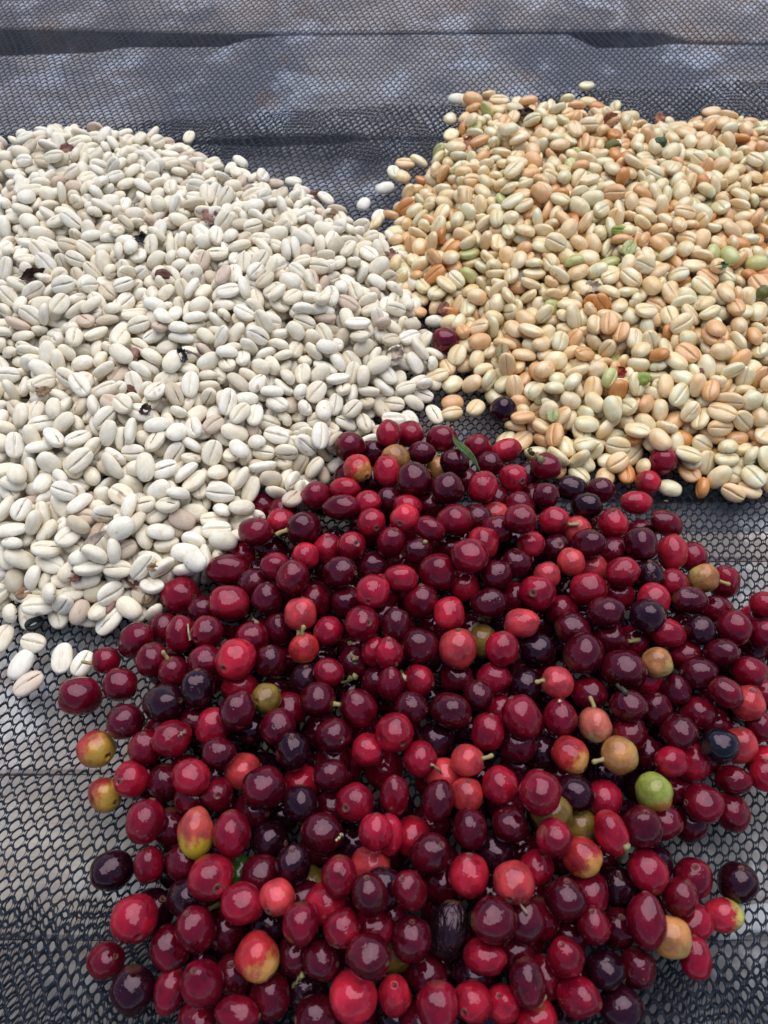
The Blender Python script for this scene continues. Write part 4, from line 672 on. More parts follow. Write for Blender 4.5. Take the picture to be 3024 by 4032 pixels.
BEANS_TAN = {'loose':[(1,1205,4606,101,150,24,1),(1,382,4314,64,4,3,65)],
'single':[
[580,1994,31,143,64,0,1193,1931,86,-10,50,-59,1359,1988,76,-62,-133,43,580,2070,94,134,16,0,698,1965,106,102,84,41,837,2024,100,-3,7,4,1212,2056,76,21,-12,-124,
1122,2157,118,-100,30,-16,821,2278,147,22,118,-55,881,2193,128,-83,97,6,1251,2217,166,3,4,126,464,2296,67,-82,-50,31,1174,2297,156,-7,-44,-97,1366,2277,172,31,5,-75,
427,2495,103,18,4,13,1157,2420,176,-50,-101,-51,1283,2473,230,-44,133,53,838,2556,192,-122,69,63,1655,2588,191,-5,-12,52,974,2494,215,-86,100,-11,568,2657,127,22,88,40,
1423,2707,238,-55,-140,-19,527,2773,150,-59,103,88,251,2841,83,68,-133,10,889,2827,208,-3,-9,25,976,2835,210,-6,-35,-13,1328,2875,211,-103,58,-39,
1390,2937,247,-42,-16,83,1587,2895,244,23,-16,-66,982,3008,221,52,-12,-62,1485,3016,239,24,16,-101,238,3016,132,-77,43,-36,954,3137,245,111,35,60,
1838,3174,168,-61,20,-43,745,3187,228,-14,-95,-2,1043,3202,268,-125,-59,23,760,3328,267,8,-50,108,942,3225,264,35,7,-39,1348,3269,237,19,51,-50,1114,3307,285,-119,6,-22,
1258,3329,264,36,22,143,981,3487,240,-108,-63,-5,459,3558,181,-137,-17,22,839,3483,251,-133,6,36,1738,3656,195,36,30,-124,1700,3843,207,17,-11,45,],
[900,1810,16,0,0,-98,1155,1759,16,0,0,-18,949,1856,63,-128,-41,-3,1059,1844,43,20,-68,-44,1470,1930,62,53,-134,46,1493,1871,83,-88,-31,44,749,1932,69,-84,-120,9,
961,1933,70,-113,13,-16,1308,1939,74,-126,17,29,1390,1867,75,144,8,-1,1300,2169,177,5,56,-70,718,2182,137,-34,14,25,559,2235,96,-91,-98,-39,1160,2264,135,127,-3,12,
1101,2358,186,-19,-2,44,1164,2314,201,-13,-39,-44,1601,2436,190,-24,14,-88,578,2540,132,-11,4,-60,1200,2712,230,-18,-25,97,1333,2788,230,-9,137,1,764,2894,212,64,94,36,
319,3008,143,6,-27,-40,1237,3150,238,13,-116,34,1104,3158,247,-59,88,26,1728,3151,203,-21,-7,103,269,3266,130,-129,-63,-57,677,3265,249,144,7,34,851,3282,271,-42,-151,4,
158,3439,88,-6,-24,17,291,3353,142,-61,121,4,1635,3684,216,-106,29,12,],
[1032,1918,31,-115,-47,17,1355,1798,41,24,48,-111,710,1877,79,-61,-103,72,826,2017,69,-114,-103,12,1010,2099,129,59,94,13,1084,2022,96,36,6,-48,1158,2000,120,80,-82,19,
1304,2037,124,106,69,28,1375,2032,170,44,137,13,1469,2011,133,-99,33,32,1224,2131,163,66,-133,-39,1415,2083,173,11,114,72,613,2399,109,8,34,151,1398,2404,225,111,-95,5,
647,2499,172,127,-41,-3,1405,2584,236,6,-43,-114,1319,2594,225,-91,-13,-5,1002,2675,222,-1,40,101,1671,2704,240,-104,73,-13,904,2759,176,-13,3,99,
1248,2802,225,-33,-25,21,696,2857,183,21,-147,27,241,2933,108,-138,-29,-42,630,2930,189,-31,-20,72,1062,3003,203,71,-118,-55,240,3144,119,90,-2,-109,
1658,3108,220,12,26,-16,500,3228,164,-80,-33,11,1519,3195,251,-13,-54,109,625,3301,249,-7,132,-5,1013,3306,256,25,-14,-1,1018,3450,265,-44,145,-25,
653,3536,261,-143,-52,-23,1259,3574,281,128,-11,-33,1495,3735,228,7,6,-117,660,3920,239,8,-3,4,1049,3824,224,94,76,45,858,3948,186,25,-14,-47,1016,3910,251,-98,-115,-2,
1109,4012,209,-115,19,-24,676,4470,92,-153,6,0,515,4422,120,11,-30,144,],
[1471,1747,26,-152,40,1,986,1827,26,-111,-111,0,789,1869,72,14,92,-76,1453,1973,72,1,-18,-151,737,2064,100,-29,118,-7,880,2119,127,0,-27,105,1086,2103,135,-43,50,-108,
1516,2167,139,-56,10,16,1460,2237,189,-77,-22,-8,1422,2320,214,30,10,-3,690,2441,143,-21,6,-124,485,2571,115,108,46,102,1409,2527,249,127,27,23,
1532,2557,251,-106,107,-24,637,2596,143,-8,-19,115,1270,2662,231,-80,-116,-14,586,2844,178,102,91,17,1119,2853,227,16,28,-83,1302,2908,243,27,-46,-119,
183,2903,67,86,126,0,342,2891,116,-114,60,-1,1219,3005,246,-98,-49,34,1413,3017,248,51,122,26,597,3132,201,103,110,2,867,3059,268,22,-9,50,1903,3647,245,-120,64,-16,
1628,3862,206,-32,-37,74,816,4114,178,3,126,33,],
[1274,1751,32,67,49,49,861,1927,48,-32,113,36,821,1930,88,-18,155,-16,1397,1911,90,-11,-40,-100,658,2036,76,-66,-137,31,783,2140,115,18,-25,136,688,2088,109,21,-44,26,
1507,2086,171,38,-15,20,394,2172,31,140,71,0,1518,2225,163,-100,-67,-60,685,2284,144,11,6,20,910,2277,147,31,-14,19,284,2407,33,91,119,13,439,2357,63,-41,-14,10,
1312,2420,192,-35,37,-143,476,2468,79,119,61,19,768,2441,159,-108,-81,-6,832,2466,152,-34,116,0,930,2467,130,102,-8,-50,1081,2425,191,-100,-89,-3,
926,2511,190,93,-108,-35,971,2629,205,-85,51,13,1219,2645,181,-116,50,-18,1250,2546,208,97,107,36,1487,2632,238,134,-60,-21,1626,2664,206,8,-40,62,303,2688,32,13,52,-124,
517,2703,137,0,20,-91,430,2762,120,20,10,-14,1030,2784,220,34,-153,-4,874,2873,228,-34,-18,-4,615,3212,213,-42,-12,112,1457,3346,258,13,23,-89,1188,3477,257,69,-13,69,
1462,3552,256,-68,137,-5,],
[1112,1919,131,-18,-20,97,1224,1863,107,-28,-152,0,919,2023,76,-23,80,-89,663,2129,82,-97,-27,-39,943,2071,144,-4,-43,78,655,2190,108,32,18,23,1175,2180,160,-12,30,-85,
233,2347,38,-11,140,-1,527,2281,60,-5,-6,39,865,2366,164,146,42,-36,1230,2288,194,-3,5,109,1510,2302,185,53,-1,38,1621,2379,171,-85,113,-51,531,2335,123,-77,-78,-66,
1507,2385,211,-72,47,-58,536,2467,111,13,57,131,1085,2564,190,-24,-13,91,1339,2537,224,-45,-123,0,1042,2612,203,-5,-21,-87,1497,2625,265,13,14,85,388,2735,85,113,94,15,
761,2696,185,-9,-92,-91,829,2633,185,-27,2,-1,804,2813,210,-19,-100,76,1103,2750,246,60,118,48,294,2862,112,-49,-133,16,528,2890,152,20,-137,65,1411,2835,245,152,-3,1,
409,3048,140,138,30,-1,762,3120,213,83,-44,0,1252,3186,251,-19,17,-33,1426,3159,286,-3,-145,-21,415,3291,195,-50,-63,97,1742,3301,217,-70,17,-45,388,3913,143,-7,5,143,
921,3791,228,-2,2,12,118,3910,51,-8,-157,-4,],
[1246,1832,30,134,-83,0,1410,1823,31,37,142,29,1481,1784,66,69,138,22,1320,1867,44,-79,-86,-21,1537,1847,101,-80,-100,3,1034,1979,122,43,142,-21,1558,1964,112,143,61,-7,
983,2175,137,57,-33,64,1058,2184,167,-82,-89,3,1590,2225,158,-82,67,74,304,2315,16,0,0,42,298,2209,16,0,0,12,387,2298,39,7,-36,-3,742,2349,133,14,30,-149,
1287,2329,201,-58,-144,-23,327,2446,71,-76,115,3,1408,2418,252,-11,-3,-78,1022,2453,203,108,75,37,426,2574,116,17,122,6,1143,2548,240,24,-146,6,674,2788,183,0,-134,37,
1458,2763,235,-137,59,5,1176,2811,268,-114,13,17,944,2914,216,7,-11,-22,1137,2954,241,-5,-148,39,1109,2998,247,-43,5,5,1451,2877,252,4,72,98,1713,2874,221,-29,-11,146,
589,3004,153,28,18,-54,744,3001,204,-18,4,-19,797,2980,254,-28,-139,-59,1280,2982,240,7,18,-24,548,3088,172,-102,119,9,670,3103,219,-18,9,-13,1132,3049,263,-19,-14,-45,
1494,3123,250,-121,-5,-82,177,3168,80,3,6,-78,386,3176,138,-11,-92,98,1631,3263,242,-115,91,-36,115,3478,87,-107,-38,-14,1147,3533,260,4,13,88,314,3688,130,-43,-57,-3,
738,3535,235,9,-24,-141,770,3684,211,26,5,-59,],
[1399,1730,30,41,129,54,792,1814,33,143,-64,0,631,1933,30,-5,144,-60,663,1983,32,-65,28,-22,1367,1979,129,-127,-4,7,1261,2059,139,-57,117,44,1543,2034,136,27,-30,-77,
1147,2086,114,19,-27,70,292,2140,33,21,-156,0,797,2203,155,-54,-26,40,950,2215,170,-96,-67,15,1343,2128,192,115,80,29,1089,2310,156,86,-18,-5,412,2424,61,21,0,65,
970,2407,145,-26,92,34,1537,2476,215,-4,-13,-84,717,2591,175,-78,-47,-9,1549,2783,221,67,131,2,1510,2805,263,-126,-38,34,399,2920,107,46,20,130,179,3038,80,37,4,-145,
911,3003,225,37,16,133,493,3082,183,-12,-70,4,1306,3109,219,-26,58,97,1390,3088,275,-115,-103,16,548,3219,211,-109,-103,-14,1339,3146,243,35,70,89,
475,3346,192,-68,76,-18,1196,3267,261,-3,32,-76,1585,3375,248,31,27,133,409,3402,195,-102,97,39,1352,3504,260,-108,40,-17,1759,3540,213,-2,-7,41,1415,3775,230,4,-10,83,
1843,3896,188,28,26,-53,],
],
'mass':[
[1514,1817,33,36,-147,-23,929,1892,28,14,-156,0,1259,1995,17,0,0,-132,1230,1978,57,-16,-16,127,1534,2001,76,139,-63,-5,1600,1927,90,0,138,-47,898,2077,31,14,28,41,
1378,2053,64,-124,51,-5,875,2149,34,0,111,-111,1537,2146,48,143,15,9,1539,2112,138,-120,36,37,728,2242,70,-13,24,-90,999,2219,63,3,-10,0,1096,2199,62,-7,-3,-38,
1259,2204,122,-4,0,-93,1333,2189,120,-61,-34,7,670,2307,104,-3,4,-63,782,2346,88,-12,32,95,461,2398,17,0,0,-12,585,2371,84,97,87,10,923,2424,77,-51,-142,-17,
1197,2376,79,-63,-140,13,1475,2369,155,-145,28,29,1554,2373,90,131,24,-20,1583,2403,105,-28,-3,-52,376,2511,72,138,-68,11,585,2510,83,-16,-109,49,667,2441,29,-25,-147,-2,
1094,2453,113,-53,-17,79,729,2568,83,-40,-29,-126,720,2518,115,51,-12,43,916,2519,90,-103,108,-1,1190,2558,96,-40,-149,-15,1750,2558,84,-15,-15,-128,
504,2628,31,-118,-103,0,955,2567,150,124,-36,-4,1116,2621,115,-17,-16,64,1752,2627,155,92,-35,27,837,2674,137,-75,-110,-4,1302,2717,114,-40,84,-87,1476,2710,170,9,-7,15,
967,2759,180,88,79,45,1670,2803,116,88,94,25,411,2831,93,-4,-38,-93,545,2849,127,40,-119,31,738,2854,75,-137,-63,-13,910,2843,88,6,-4,-56,899,2850,162,-12,29,-134,
974,2874,114,18,22,-56,1577,2860,186,0,36,31,484,2925,18,6,-4,-58,479,2970,121,132,-25,-27,690,2943,118,7,0,-79,869,2921,152,72,-121,11,978,2916,177,25,8,64,
1045,2903,206,128,30,7,1237,2938,206,-124,36,-9,1534,2977,185,3,22,31,352,3023,32,-125,43,-14,762,3024,147,79,-45,-18,1326,3058,205,6,79,86,1397,3032,183,-85,-32,31,
1765,2978,184,15,37,2,476,3141,67,-151,-34,-14,611,3123,91,-30,-35,129,1463,3068,209,-89,-6,59,1549,3100,178,38,-17,150,819,3169,144,64,94,29,1198,3215,221,107,69,-53,
1388,3208,217,27,-145,4,1692,3174,149,23,27,-20,480,3300,146,85,77,-30,716,3260,214,-85,127,-6,778,3263,144,92,9,19,867,3263,193,60,142,-25,1059,3252,143,9,-36,-137,
1680,3249,195,38,38,44,1798,3206,220,-40,85,-76,932,3364,200,17,34,-22,1490,3400,189,31,-20,-34,36,3476,43,108,-54,4,305,3440,129,-41,3,-137,497,3461,181,13,19,100,
1251,3460,194,-22,-18,36,1790,3425,184,29,-19,-38,432,3524,145,58,128,17,530,3501,148,-128,31,2,718,3469,211,-49,35,-15,916,3566,239,122,80,-29,1829,3485,220,57,-94,-54,
1964,3572,163,9,-60,25,701,3635,175,5,17,-19,970,3626,216,-82,-125,-28,1349,3632,179,-149,-42,-24,1514,3600,194,-136,46,-22,1461,3621,208,-34,-23,104,
1799,3597,88,11,6,42,1362,3722,205,-147,-33,17,1997,3726,132,-61,-7,121,312,3765,47,20,152,25,468,3825,114,112,60,87,1120,3766,196,134,-66,-5,1424,3782,197,-120,87,3,
1849,3747,185,66,37,17,827,3838,126,145,34,-19,1374,3850,164,-31,-21,79,1699,3950,170,-8,-18,-3,313,3923,41,3,0,-10,532,3900,139,68,115,-1,515,3930,172,136,27,18,
936,3934,193,-10,-21,63,1350,3960,136,35,-138,18,1976,3927,151,-21,140,57,899,4033,203,-2,1,86,1152,4067,194,-51,118,-14,1208,4028,99,-22,-10,-107,
1293,4073,128,67,-15,100,1575,3981,106,73,-129,-13,560,4043,94,-44,-50,66,649,4057,146,-35,-126,-47,799,4101,100,12,-74,132,955,4086,144,4,-11,-62,
1179,4170,161,-66,49,-14,1401,4258,105,35,-6,5,1241,4393,82,18,-28,142,1780,4180,98,-96,-113,-6,1845,4184,125,14,-83,-116,1048,4303,94,-52,35,-77,741,4327,89,17,-141,-1,
830,4334,89,-44,118,6,931,4319,80,112,63,25,596,4410,84,-146,46,2,],
[1552,1779,35,5,34,-54,1468,1882,25,-17,4,74,729,1994,45,-132,42,73,1075,1998,34,138,-3,25,1106,1942,95,-146,-30,-40,1348,2013,19,2,-6,118,822,2073,27,-40,-148,-2,
1301,2083,17,4,0,6,1066,2134,94,-65,-67,65,1230,2149,68,6,-129,56,1337,2133,140,106,71,18,827,2223,32,38,146,25,900,2222,77,-61,-14,-16,1426,2211,133,125,38,36,
1669,2234,55,22,-79,-101,513,2320,34,50,143,31,893,2339,94,-2,-69,10,937,2281,91,16,42,73,1422,2286,152,12,8,-44,526,2409,98,0,17,66,1118,2364,154,136,23,10,
1397,2370,185,110,-97,5,387,2495,16,0,0,34,558,2452,66,26,141,16,659,2460,108,12,4,142,860,2444,33,119,37,24,1041,2445,153,139,58,32,1320,2496,173,23,-36,-45,
1417,2483,216,48,108,26,1718,2504,149,-48,-9,-32,813,2542,140,135,46,-19,900,2529,136,19,-137,58,1102,2546,164,61,126,3,687,2646,25,20,-22,-121,765,2646,160,-13,-128,-34,
1112,2638,209,55,70,12,1446,2631,147,-10,19,22,1560,2621,109,-136,35,-19,1506,2638,126,-23,105,-8,1662,2652,102,-12,36,-87,483,2726,69,-128,-52,7,
808,2712,115,46,-144,-22,876,2694,173,34,-101,-2,1081,2694,162,14,0,-2,1239,2746,204,118,-42,91,1534,2697,220,27,-48,-77,354,2788,53,-132,-64,-56,768,2775,115,155,13,4,
746,2764,157,121,-95,0,1271,2806,190,-142,-9,-14,1470,2781,177,20,13,151,1663,2798,213,-32,-20,-122,1746,2818,200,-137,21,-22,358,2874,16,0,0,49,1046,2837,190,43,1,-5,
1649,2860,162,-29,-34,84,284,2932,67,-62,3,126,500,2994,156,-7,-118,26,799,2935,130,75,135,3,1328,2942,191,-20,104,20,1500,2948,113,-9,-37,11,1640,2978,168,21,0,73,
76,2986,48,-26,114,7,259,2994,85,145,-2,1,502,3007,85,-2,143,43,576,3014,102,23,33,11,1116,3030,116,11,4,-104,1425,2998,188,-98,-16,43,1594,3052,196,-84,119,19,
1570,3000,230,148,-42,-29,1783,3011,124,-10,3,47,78,3141,34,-8,71,-122,1220,3101,205,-127,-23,56,246,3168,64,-12,128,40,562,3193,163,21,-154,-14,647,3193,181,8,5,-91,
735,3178,122,88,122,16,850,3150,251,38,39,112,1203,3177,187,117,-35,-12,1296,3173,174,138,17,-15,1414,3171,249,-141,-11,13,1478,3196,173,-90,119,-30,
1575,3198,204,36,-73,-98,1752,3358,231,31,37,126,206,3296,105,60,-63,-12,221,3328,107,20,79,83,490,3253,111,-152,21,-13,643,3274,181,121,18,19,1183,3286,219,41,4,142,
1269,3262,186,-20,-119,54,1642,3259,173,-42,35,-116,285,3361,89,-27,-138,-26,447,3343,157,-120,-40,32,787,3377,167,147,19,12,814,3339,208,-130,61,21,
783,3367,263,-40,-140,-15,883,3368,188,-102,-87,-7,276,3480,101,-58,-100,50,574,3431,153,14,143,-11,640,3465,141,-44,-126,-50,651,3461,204,-14,46,123,
764,3406,224,19,-140,-10,1061,3465,218,-18,140,34,1269,3401,233,-26,112,8,1523,3419,167,118,48,49,1476,3482,225,6,49,-96,1875,3453,178,-128,9,-23,273,3510,44,133,52,-40,
646,3564,164,7,2,20,682,3571,211,-135,-62,17,1239,3533,238,0,13,74,1672,3486,153,26,-19,69,1766,3500,144,-37,-13,-113,1814,3515,175,-9,-131,22,575,3603,167,-47,-17,-65,
757,3592,199,1,-20,76,848,3586,214,80,-24,-48,873,3644,217,-3,-1,86,1136,3589,162,21,79,107,1212,3592,246,-97,-12,46,1411,3569,222,-134,70,-13,1814,3615,200,1,-22,-127,
256,3676,44,-49,-122,35,280,3733,127,53,-95,-50,566,3682,150,-55,126,-1,620,3674,193,-12,29,88,1189,3713,198,52,-134,34,1445,3708,185,71,-108,43,1941,3687,91,146,22,-1,
346,3720,89,-78,-73,-45,1487,3771,197,89,104,20,809,3894,172,20,40,16,1024,3861,184,-84,118,-3,1283,3879,178,-136,-35,10,1756,3857,126,52,46,115,1907,3806,175,-43,37,53,
301,3986,78,-121,13,-67,487,3932,84,-9,6,-49,708,3890,112,87,-114,-63,649,3911,146,-83,31,-40,768,3920,143,-3,-10,35,748,3949,183,-5,-6,-56,1049,3938,157,-42,-26,-40,
345,4023,60,-123,88,-1,483,4030,95,-31,-57,-139,909,4005,171,139,37,-1,1338,4016,118,-57,26,65,2061,4010,104,-84,-94,44,1096,4117,131,64,28,-127,1255,4098,109,-120,0,16,
1871,4086,144,-34,-6,68,1975,4079,144,19,-4,11,2090,4083,62,-152,22,1,553,4209,68,-28,10,-26,1319,4329,80,127,12,15,700,4390,81,-3,-157,-6,1070,4398,82,-80,133,5,],
[1281,1923,17,0,0,-126,1382,1912,22,-12,0,155,796,1962,28,-51,148,0,1520,1992,17,0,0,71,1282,2057,68,-95,111,-4,1482,2071,19,3,2,-100,589,2172,43,18,-71,106,
772,2174,19,7,-2,-25,782,2148,74,-108,-26,12,1621,2138,124,-16,53,122,1627,2185,165,-6,-57,145,563,2233,33,-123,45,-19,1021,2217,35,-44,-149,-14,
1577,2243,70,-11,-150,-36,988,2290,115,0,64,-44,1146,2301,43,9,-10,49,1223,2284,102,17,-16,74,1252,2308,149,-14,29,-76,1653,2376,138,-103,102,-52,647,2370,47,84,-76,15,
705,2394,76,140,32,-10,900,2370,34,-105,105,-7,1293,2393,92,-28,141,56,1376,2362,127,29,-19,-41,1542,2386,158,-60,-140,10,487,2462,17,0,0,144,660,2463,78,-147,-49,13,
1254,2480,152,66,-29,133,1440,2458,106,-152,-24,7,1618,2463,134,54,-104,-37,1004,2497,160,-25,144,-7,996,2560,184,-30,4,-25,1272,2556,108,-105,-84,16,
1270,2561,171,-52,131,-3,1426,2556,158,95,-65,-17,603,2636,23,10,1,90,680,2631,85,-106,-85,20,864,2605,44,20,8,88,1538,2604,159,42,-31,116,640,2713,67,-7,-14,82,
819,2694,64,63,-134,-22,1156,2716,188,-86,103,-34,1489,2713,124,-9,42,-97,602,2791,86,67,93,15,814,2777,161,104,95,5,1173,2769,107,-155,14,-21,261,2878,29,0,-153,0,
711,2839,121,60,-74,-59,829,2856,75,-6,-9,111,1220,2861,169,-66,-120,2,128,2943,17,0,0,-140,501,2946,58,-34,-13,-110,584,2957,48,19,-6,-57,1733,2923,153,-125,63,4,
1683,2927,194,-102,-93,-68,103,3058,28,-121,100,0,518,3058,124,-19,143,-60,832,3034,128,26,10,112,1099,3054,175,-31,150,14,1205,3013,141,-58,106,-22,
1865,3049,135,0,-13,-104,298,3080,63,-5,142,26,378,3086,97,3,15,-96,1821,3114,105,-15,-16,29,898,3171,220,-81,94,-26,1625,3166,207,-29,-5,14,1883,3198,108,-27,99,-94,
123,3285,35,-109,107,-5,174,3267,85,8,-120,50,325,3289,113,46,127,-8,794,3262,216,74,29,56,937,3265,235,7,-31,92,1285,3292,211,-15,11,-41,1374,3276,177,-130,-52,17,
1519,3284,237,93,-103,-13,1685,3253,107,122,-11,-30,252,3326,51,99,-83,41,665,3351,245,29,132,6,921,3378,158,127,81,28,1874,3391,222,-37,-13,-64,1953,3359,157,13,-18,-51,
-45,3423,36,-76,107,-37,482,3434,145,-130,-16,31,975,3451,192,150,-41,10,1650,3412,165,47,-16,47,184,3497,35,-156,1,0,549,3524,112,-7,146,37,707,3514,176,-14,156,16,
1217,3541,207,-43,-144,16,1563,3509,244,-103,51,-1,1961,3491,194,41,-134,41,147,3586,47,-78,123,-56,680,3633,242,-18,-154,-2,1749,3627,140,21,150,2,
1701,3553,189,70,132,45,1894,3607,144,-71,-110,46,1035,3637,253,97,0,-24,1926,3709,122,-33,-13,-67,1996,3710,208,-11,79,-83,783,3796,195,-5,0,83,867,3779,125,11,4,18,
1208,3789,211,-33,-32,28,1551,3731,187,75,-40,-101,1690,3739,199,-10,40,55,1804,3774,170,2,27,-91,619,3853,144,-32,-5,-13,1644,3883,158,120,-40,70,408,3926,61,79,26,43,
574,3924,99,100,115,13,885,3889,153,68,-139,-3,961,3926,170,-118,72,-14,1032,3954,198,-35,13,125,1237,3937,206,115,98,-15,1454,3924,145,115,-45,-40,
1624,3955,204,-135,64,-15,1634,3993,143,-50,97,-53,1868,3919,126,36,105,31,1279,3986,162,-71,-99,1,1542,4040,108,-35,97,-74,1919,3990,147,-3,-154,-11,
2079,4067,131,-34,-22,-44,1363,4090,111,6,-31,-21,1613,4116,136,26,135,8,1811,4127,147,-22,-21,-20,1953,4197,102,-1,-3,-27,506,4133,114,-134,-75,-27,
736,4143,93,19,-19,149,829,4163,71,-109,-68,35,881,4237,161,-33,93,-72,1303,4157,73,-55,-65,63,1841,4222,76,-133,10,-18,1962,4271,119,-4,-136,52,2110,4178,76,-72,121,-15,
1893,4286,78,-9,153,-25,749,4328,118,1,15,13,834,4400,120,11,-24,-148,1114,4360,111,-4,-3,-76,1198,4458,77,1,-6,147,],
[969,1963,17,-5,-1,20,1031,1981,69,93,87,5,1144,1966,27,144,53,-8,1623,1971,26,148,-51,1,554,2057,38,-26,-58,-133,1406,2030,109,49,18,-74,1596,2051,71,-99,98,-43,
686,2180,33,90,-107,-55,883,2190,60,95,7,8,1231,2125,31,123,13,-9,1325,2135,88,18,145,-8,832,2203,110,60,-91,-32,856,2318,117,-13,-58,95,1066,2329,55,2,149,20,
1149,2259,77,12,11,-84,1316,2290,106,-21,-66,121,1399,2281,103,35,40,7,1464,2307,119,-26,-64,101,1515,2304,89,-141,9,11,1534,2274,108,7,-2,50,515,2392,70,72,130,15,
933,2365,84,44,12,-67,952,2330,130,-76,4,34,1038,2346,117,41,56,-23,1138,2380,111,-70,-129,-27,1708,2368,97,-83,-28,34,745,2469,72,34,-136,18,1216,2472,124,28,42,45,
1554,2471,128,-22,23,-111,1536,2476,183,54,138,-12,1645,2507,171,110,72,-70,647,2529,30,102,113,-19,1184,2554,177,19,4,149,1361,2581,187,-55,137,-7,
1576,2544,161,-14,-6,29,331,2604,16,0,0,64,1300,2638,155,-69,-25,-60,157,2773,27,150,-30,-1,906,2683,57,3,-15,85,900,2707,115,156,1,-8,898,2639,108,-56,-3,122,
313,2734,39,-74,28,16,657,2740,147,33,107,-21,770,2804,181,119,81,-57,1166,2810,180,-15,-3,-4,1359,2781,182,28,-17,16,173,2859,26,-141,67,-1,341,2866,67,-146,23,-6,
621,2877,139,-122,2,-30,808,2869,170,22,-22,0,1702,2856,152,153,2,29,550,2936,106,92,-121,10,739,2916,137,85,41,103,1218,2907,248,98,-105,-9,1638,2902,219,-12,93,-77,
330,3004,66,134,15,37,336,2983,105,19,-17,-61,421,3024,105,127,26,9,645,3006,122,127,46,42,720,3004,156,-49,-60,94,1013,3036,183,39,4,43,1306,2990,197,-97,-47,-11,
512,3127,139,10,39,-53,692,3125,96,-8,-11,124,763,3105,144,31,-26,-139,865,3064,237,-134,-4,3,1074,3148,180,35,122,52,1063,3088,253,-42,56,-54,1177,3123,149,72,11,17,
1373,3135,178,9,-39,79,1558,3120,234,113,-58,12,308,3141,107,-26,118,-33,708,3176,193,48,-111,-25,800,3145,219,-40,-32,-48,1137,3228,251,-78,-85,31,
332,3236,84,-123,-77,21,1266,3251,259,44,144,20,1542,3236,176,-117,56,33,1732,3302,162,84,-17,-28,1797,3253,173,24,-36,64,1914,3256,149,28,14,-23,124,3387,43,28,41,18,
481,3337,75,-121,-48,42,547,3357,176,1,40,-12,1202,3337,225,-26,119,48,1383,3345,243,-29,68,-55,1565,3370,206,-27,10,65,1701,3375,206,5,-142,-27,1664,3330,210,54,19,-62,
911,3447,210,-29,23,-64,1638,3422,244,-12,55,-38,1802,3401,145,-48,123,5,1837,3363,198,20,47,28,449,3535,89,-20,15,130,1356,3546,228,50,115,50,1481,3530,203,2,23,-110,
1644,3539,196,-21,-27,64,1957,3495,124,26,24,-111,295,3607,81,78,136,10,624,3629,163,-58,-15,-60,1182,3609,191,-23,-68,-127,1352,3637,225,-140,44,-19,
1652,3626,210,-118,-33,-79,1825,3593,176,3,149,-24,1926,3674,192,-33,21,-67,797,3625,169,-34,87,123,1190,3682,241,14,19,77,1572,3667,147,9,40,15,321,3784,82,-2,1,-4,
805,3761,169,-83,105,-13,950,3715,182,122,18,-65,301,3883,93,42,-73,-90,425,3864,80,-149,-34,-4,714,3880,200,26,-48,-145,840,3840,190,56,-52,34,944,3843,156,-18,156,-5,
1217,3840,123,81,126,13,1143,3854,187,-51,68,-82,1410,3859,151,137,26,44,1349,3872,197,30,-26,-97,1483,3868,182,-33,-65,-99,1656,3821,151,-143,-18,8,
2075,3867,158,-77,-98,38,1758,3956,151,-31,146,13,551,3977,129,11,-22,-38,1237,4036,138,55,20,128,1424,4028,148,-106,-93,34,1425,3981,197,-99,-26,38,
1480,4019,153,-60,-96,1,1927,3999,104,-150,-11,-5,833,4150,147,-82,67,-22,454,4194,70,36,0,-84,492,4176,136,-57,-6,115,942,4172,142,-6,0,-18,968,4213,188,106,2,24,
1079,4218,134,86,106,35,1092,4292,153,-41,-2,-5,2029,4223,91,-103,-6,78,532,4220,113,-1,0,127,1339,4241,72,-128,-85,-3,1785,4279,74,-48,129,-41,2100,4257,73,-119,3,-1,],
[731,1900,28,-151,44,0,698,1843,31,-143,38,-11,709,2159,54,30,30,-50,893,2112,87,25,132,58,1264,2112,123,-41,-147,-12,482,2239,17,1,-1,-51,745,2254,113,-32,7,-131,
798,2226,61,15,7,-68,608,2294,75,-65,121,-36,679,2305,28,125,94,0,1038,2272,122,56,77,24,548,2390,30,89,126,8,820,2380,34,-51,-104,66,855,2431,106,32,117,37,
1110,2321,114,6,135,8,1667,2455,171,69,72,-8,1353,2460,132,-68,-120,19,684,2550,63,81,106,-14,807,2594,159,-6,25,22,1608,2546,114,6,32,36,1679,2573,117,72,-109,15,
1752,2583,137,-12,-128,81,599,2568,72,127,1,-80,768,2630,89,-14,143,54,923,2609,189,-127,-46,65,1162,2639,83,8,-8,-43,1436,2650,191,-15,6,-37,1554,2667,158,-46,22,-36,
389,2680,35,15,99,81,502,2714,96,19,2,53,1129,2707,136,-144,-37,1,1398,2728,197,-153,-16,5,1707,2745,153,86,78,95,299,2807,38,-53,87,-38,623,2807,134,-6,-9,-24,
1022,2762,155,-6,-33,-11,923,2751,131,-36,8,-76,1133,2766,219,-82,86,-14,651,2845,45,24,-12,-34,399,2947,17,0,0,-1,665,3012,192,-53,-5,105,857,2938,201,-3,-36,110,
1147,2924,205,135,-12,-3,1524,2911,178,39,152,3,215,3019,39,-48,94,105,401,3082,177,-30,114,-68,1020,3072,235,-33,20,-91,1104,2979,188,50,28,34,1259,3045,191,78,-115,12,
1505,3037,202,8,16,-119,1622,2991,234,46,61,43,60,3073,57,-42,-41,53,340,3088,130,37,-18,-118,460,3102,92,7,10,-31,586,3135,145,143,-16,40,750,3072,191,18,147,-23,
1064,3108,204,-101,68,-20,1157,3054,210,-69,-63,27,1645,3115,182,-87,-105,28,1750,3086,197,28,-142,35,1803,3123,157,-83,117,-27,1893,3136,107,84,7,87,78,3203,20,-6,-7,74,
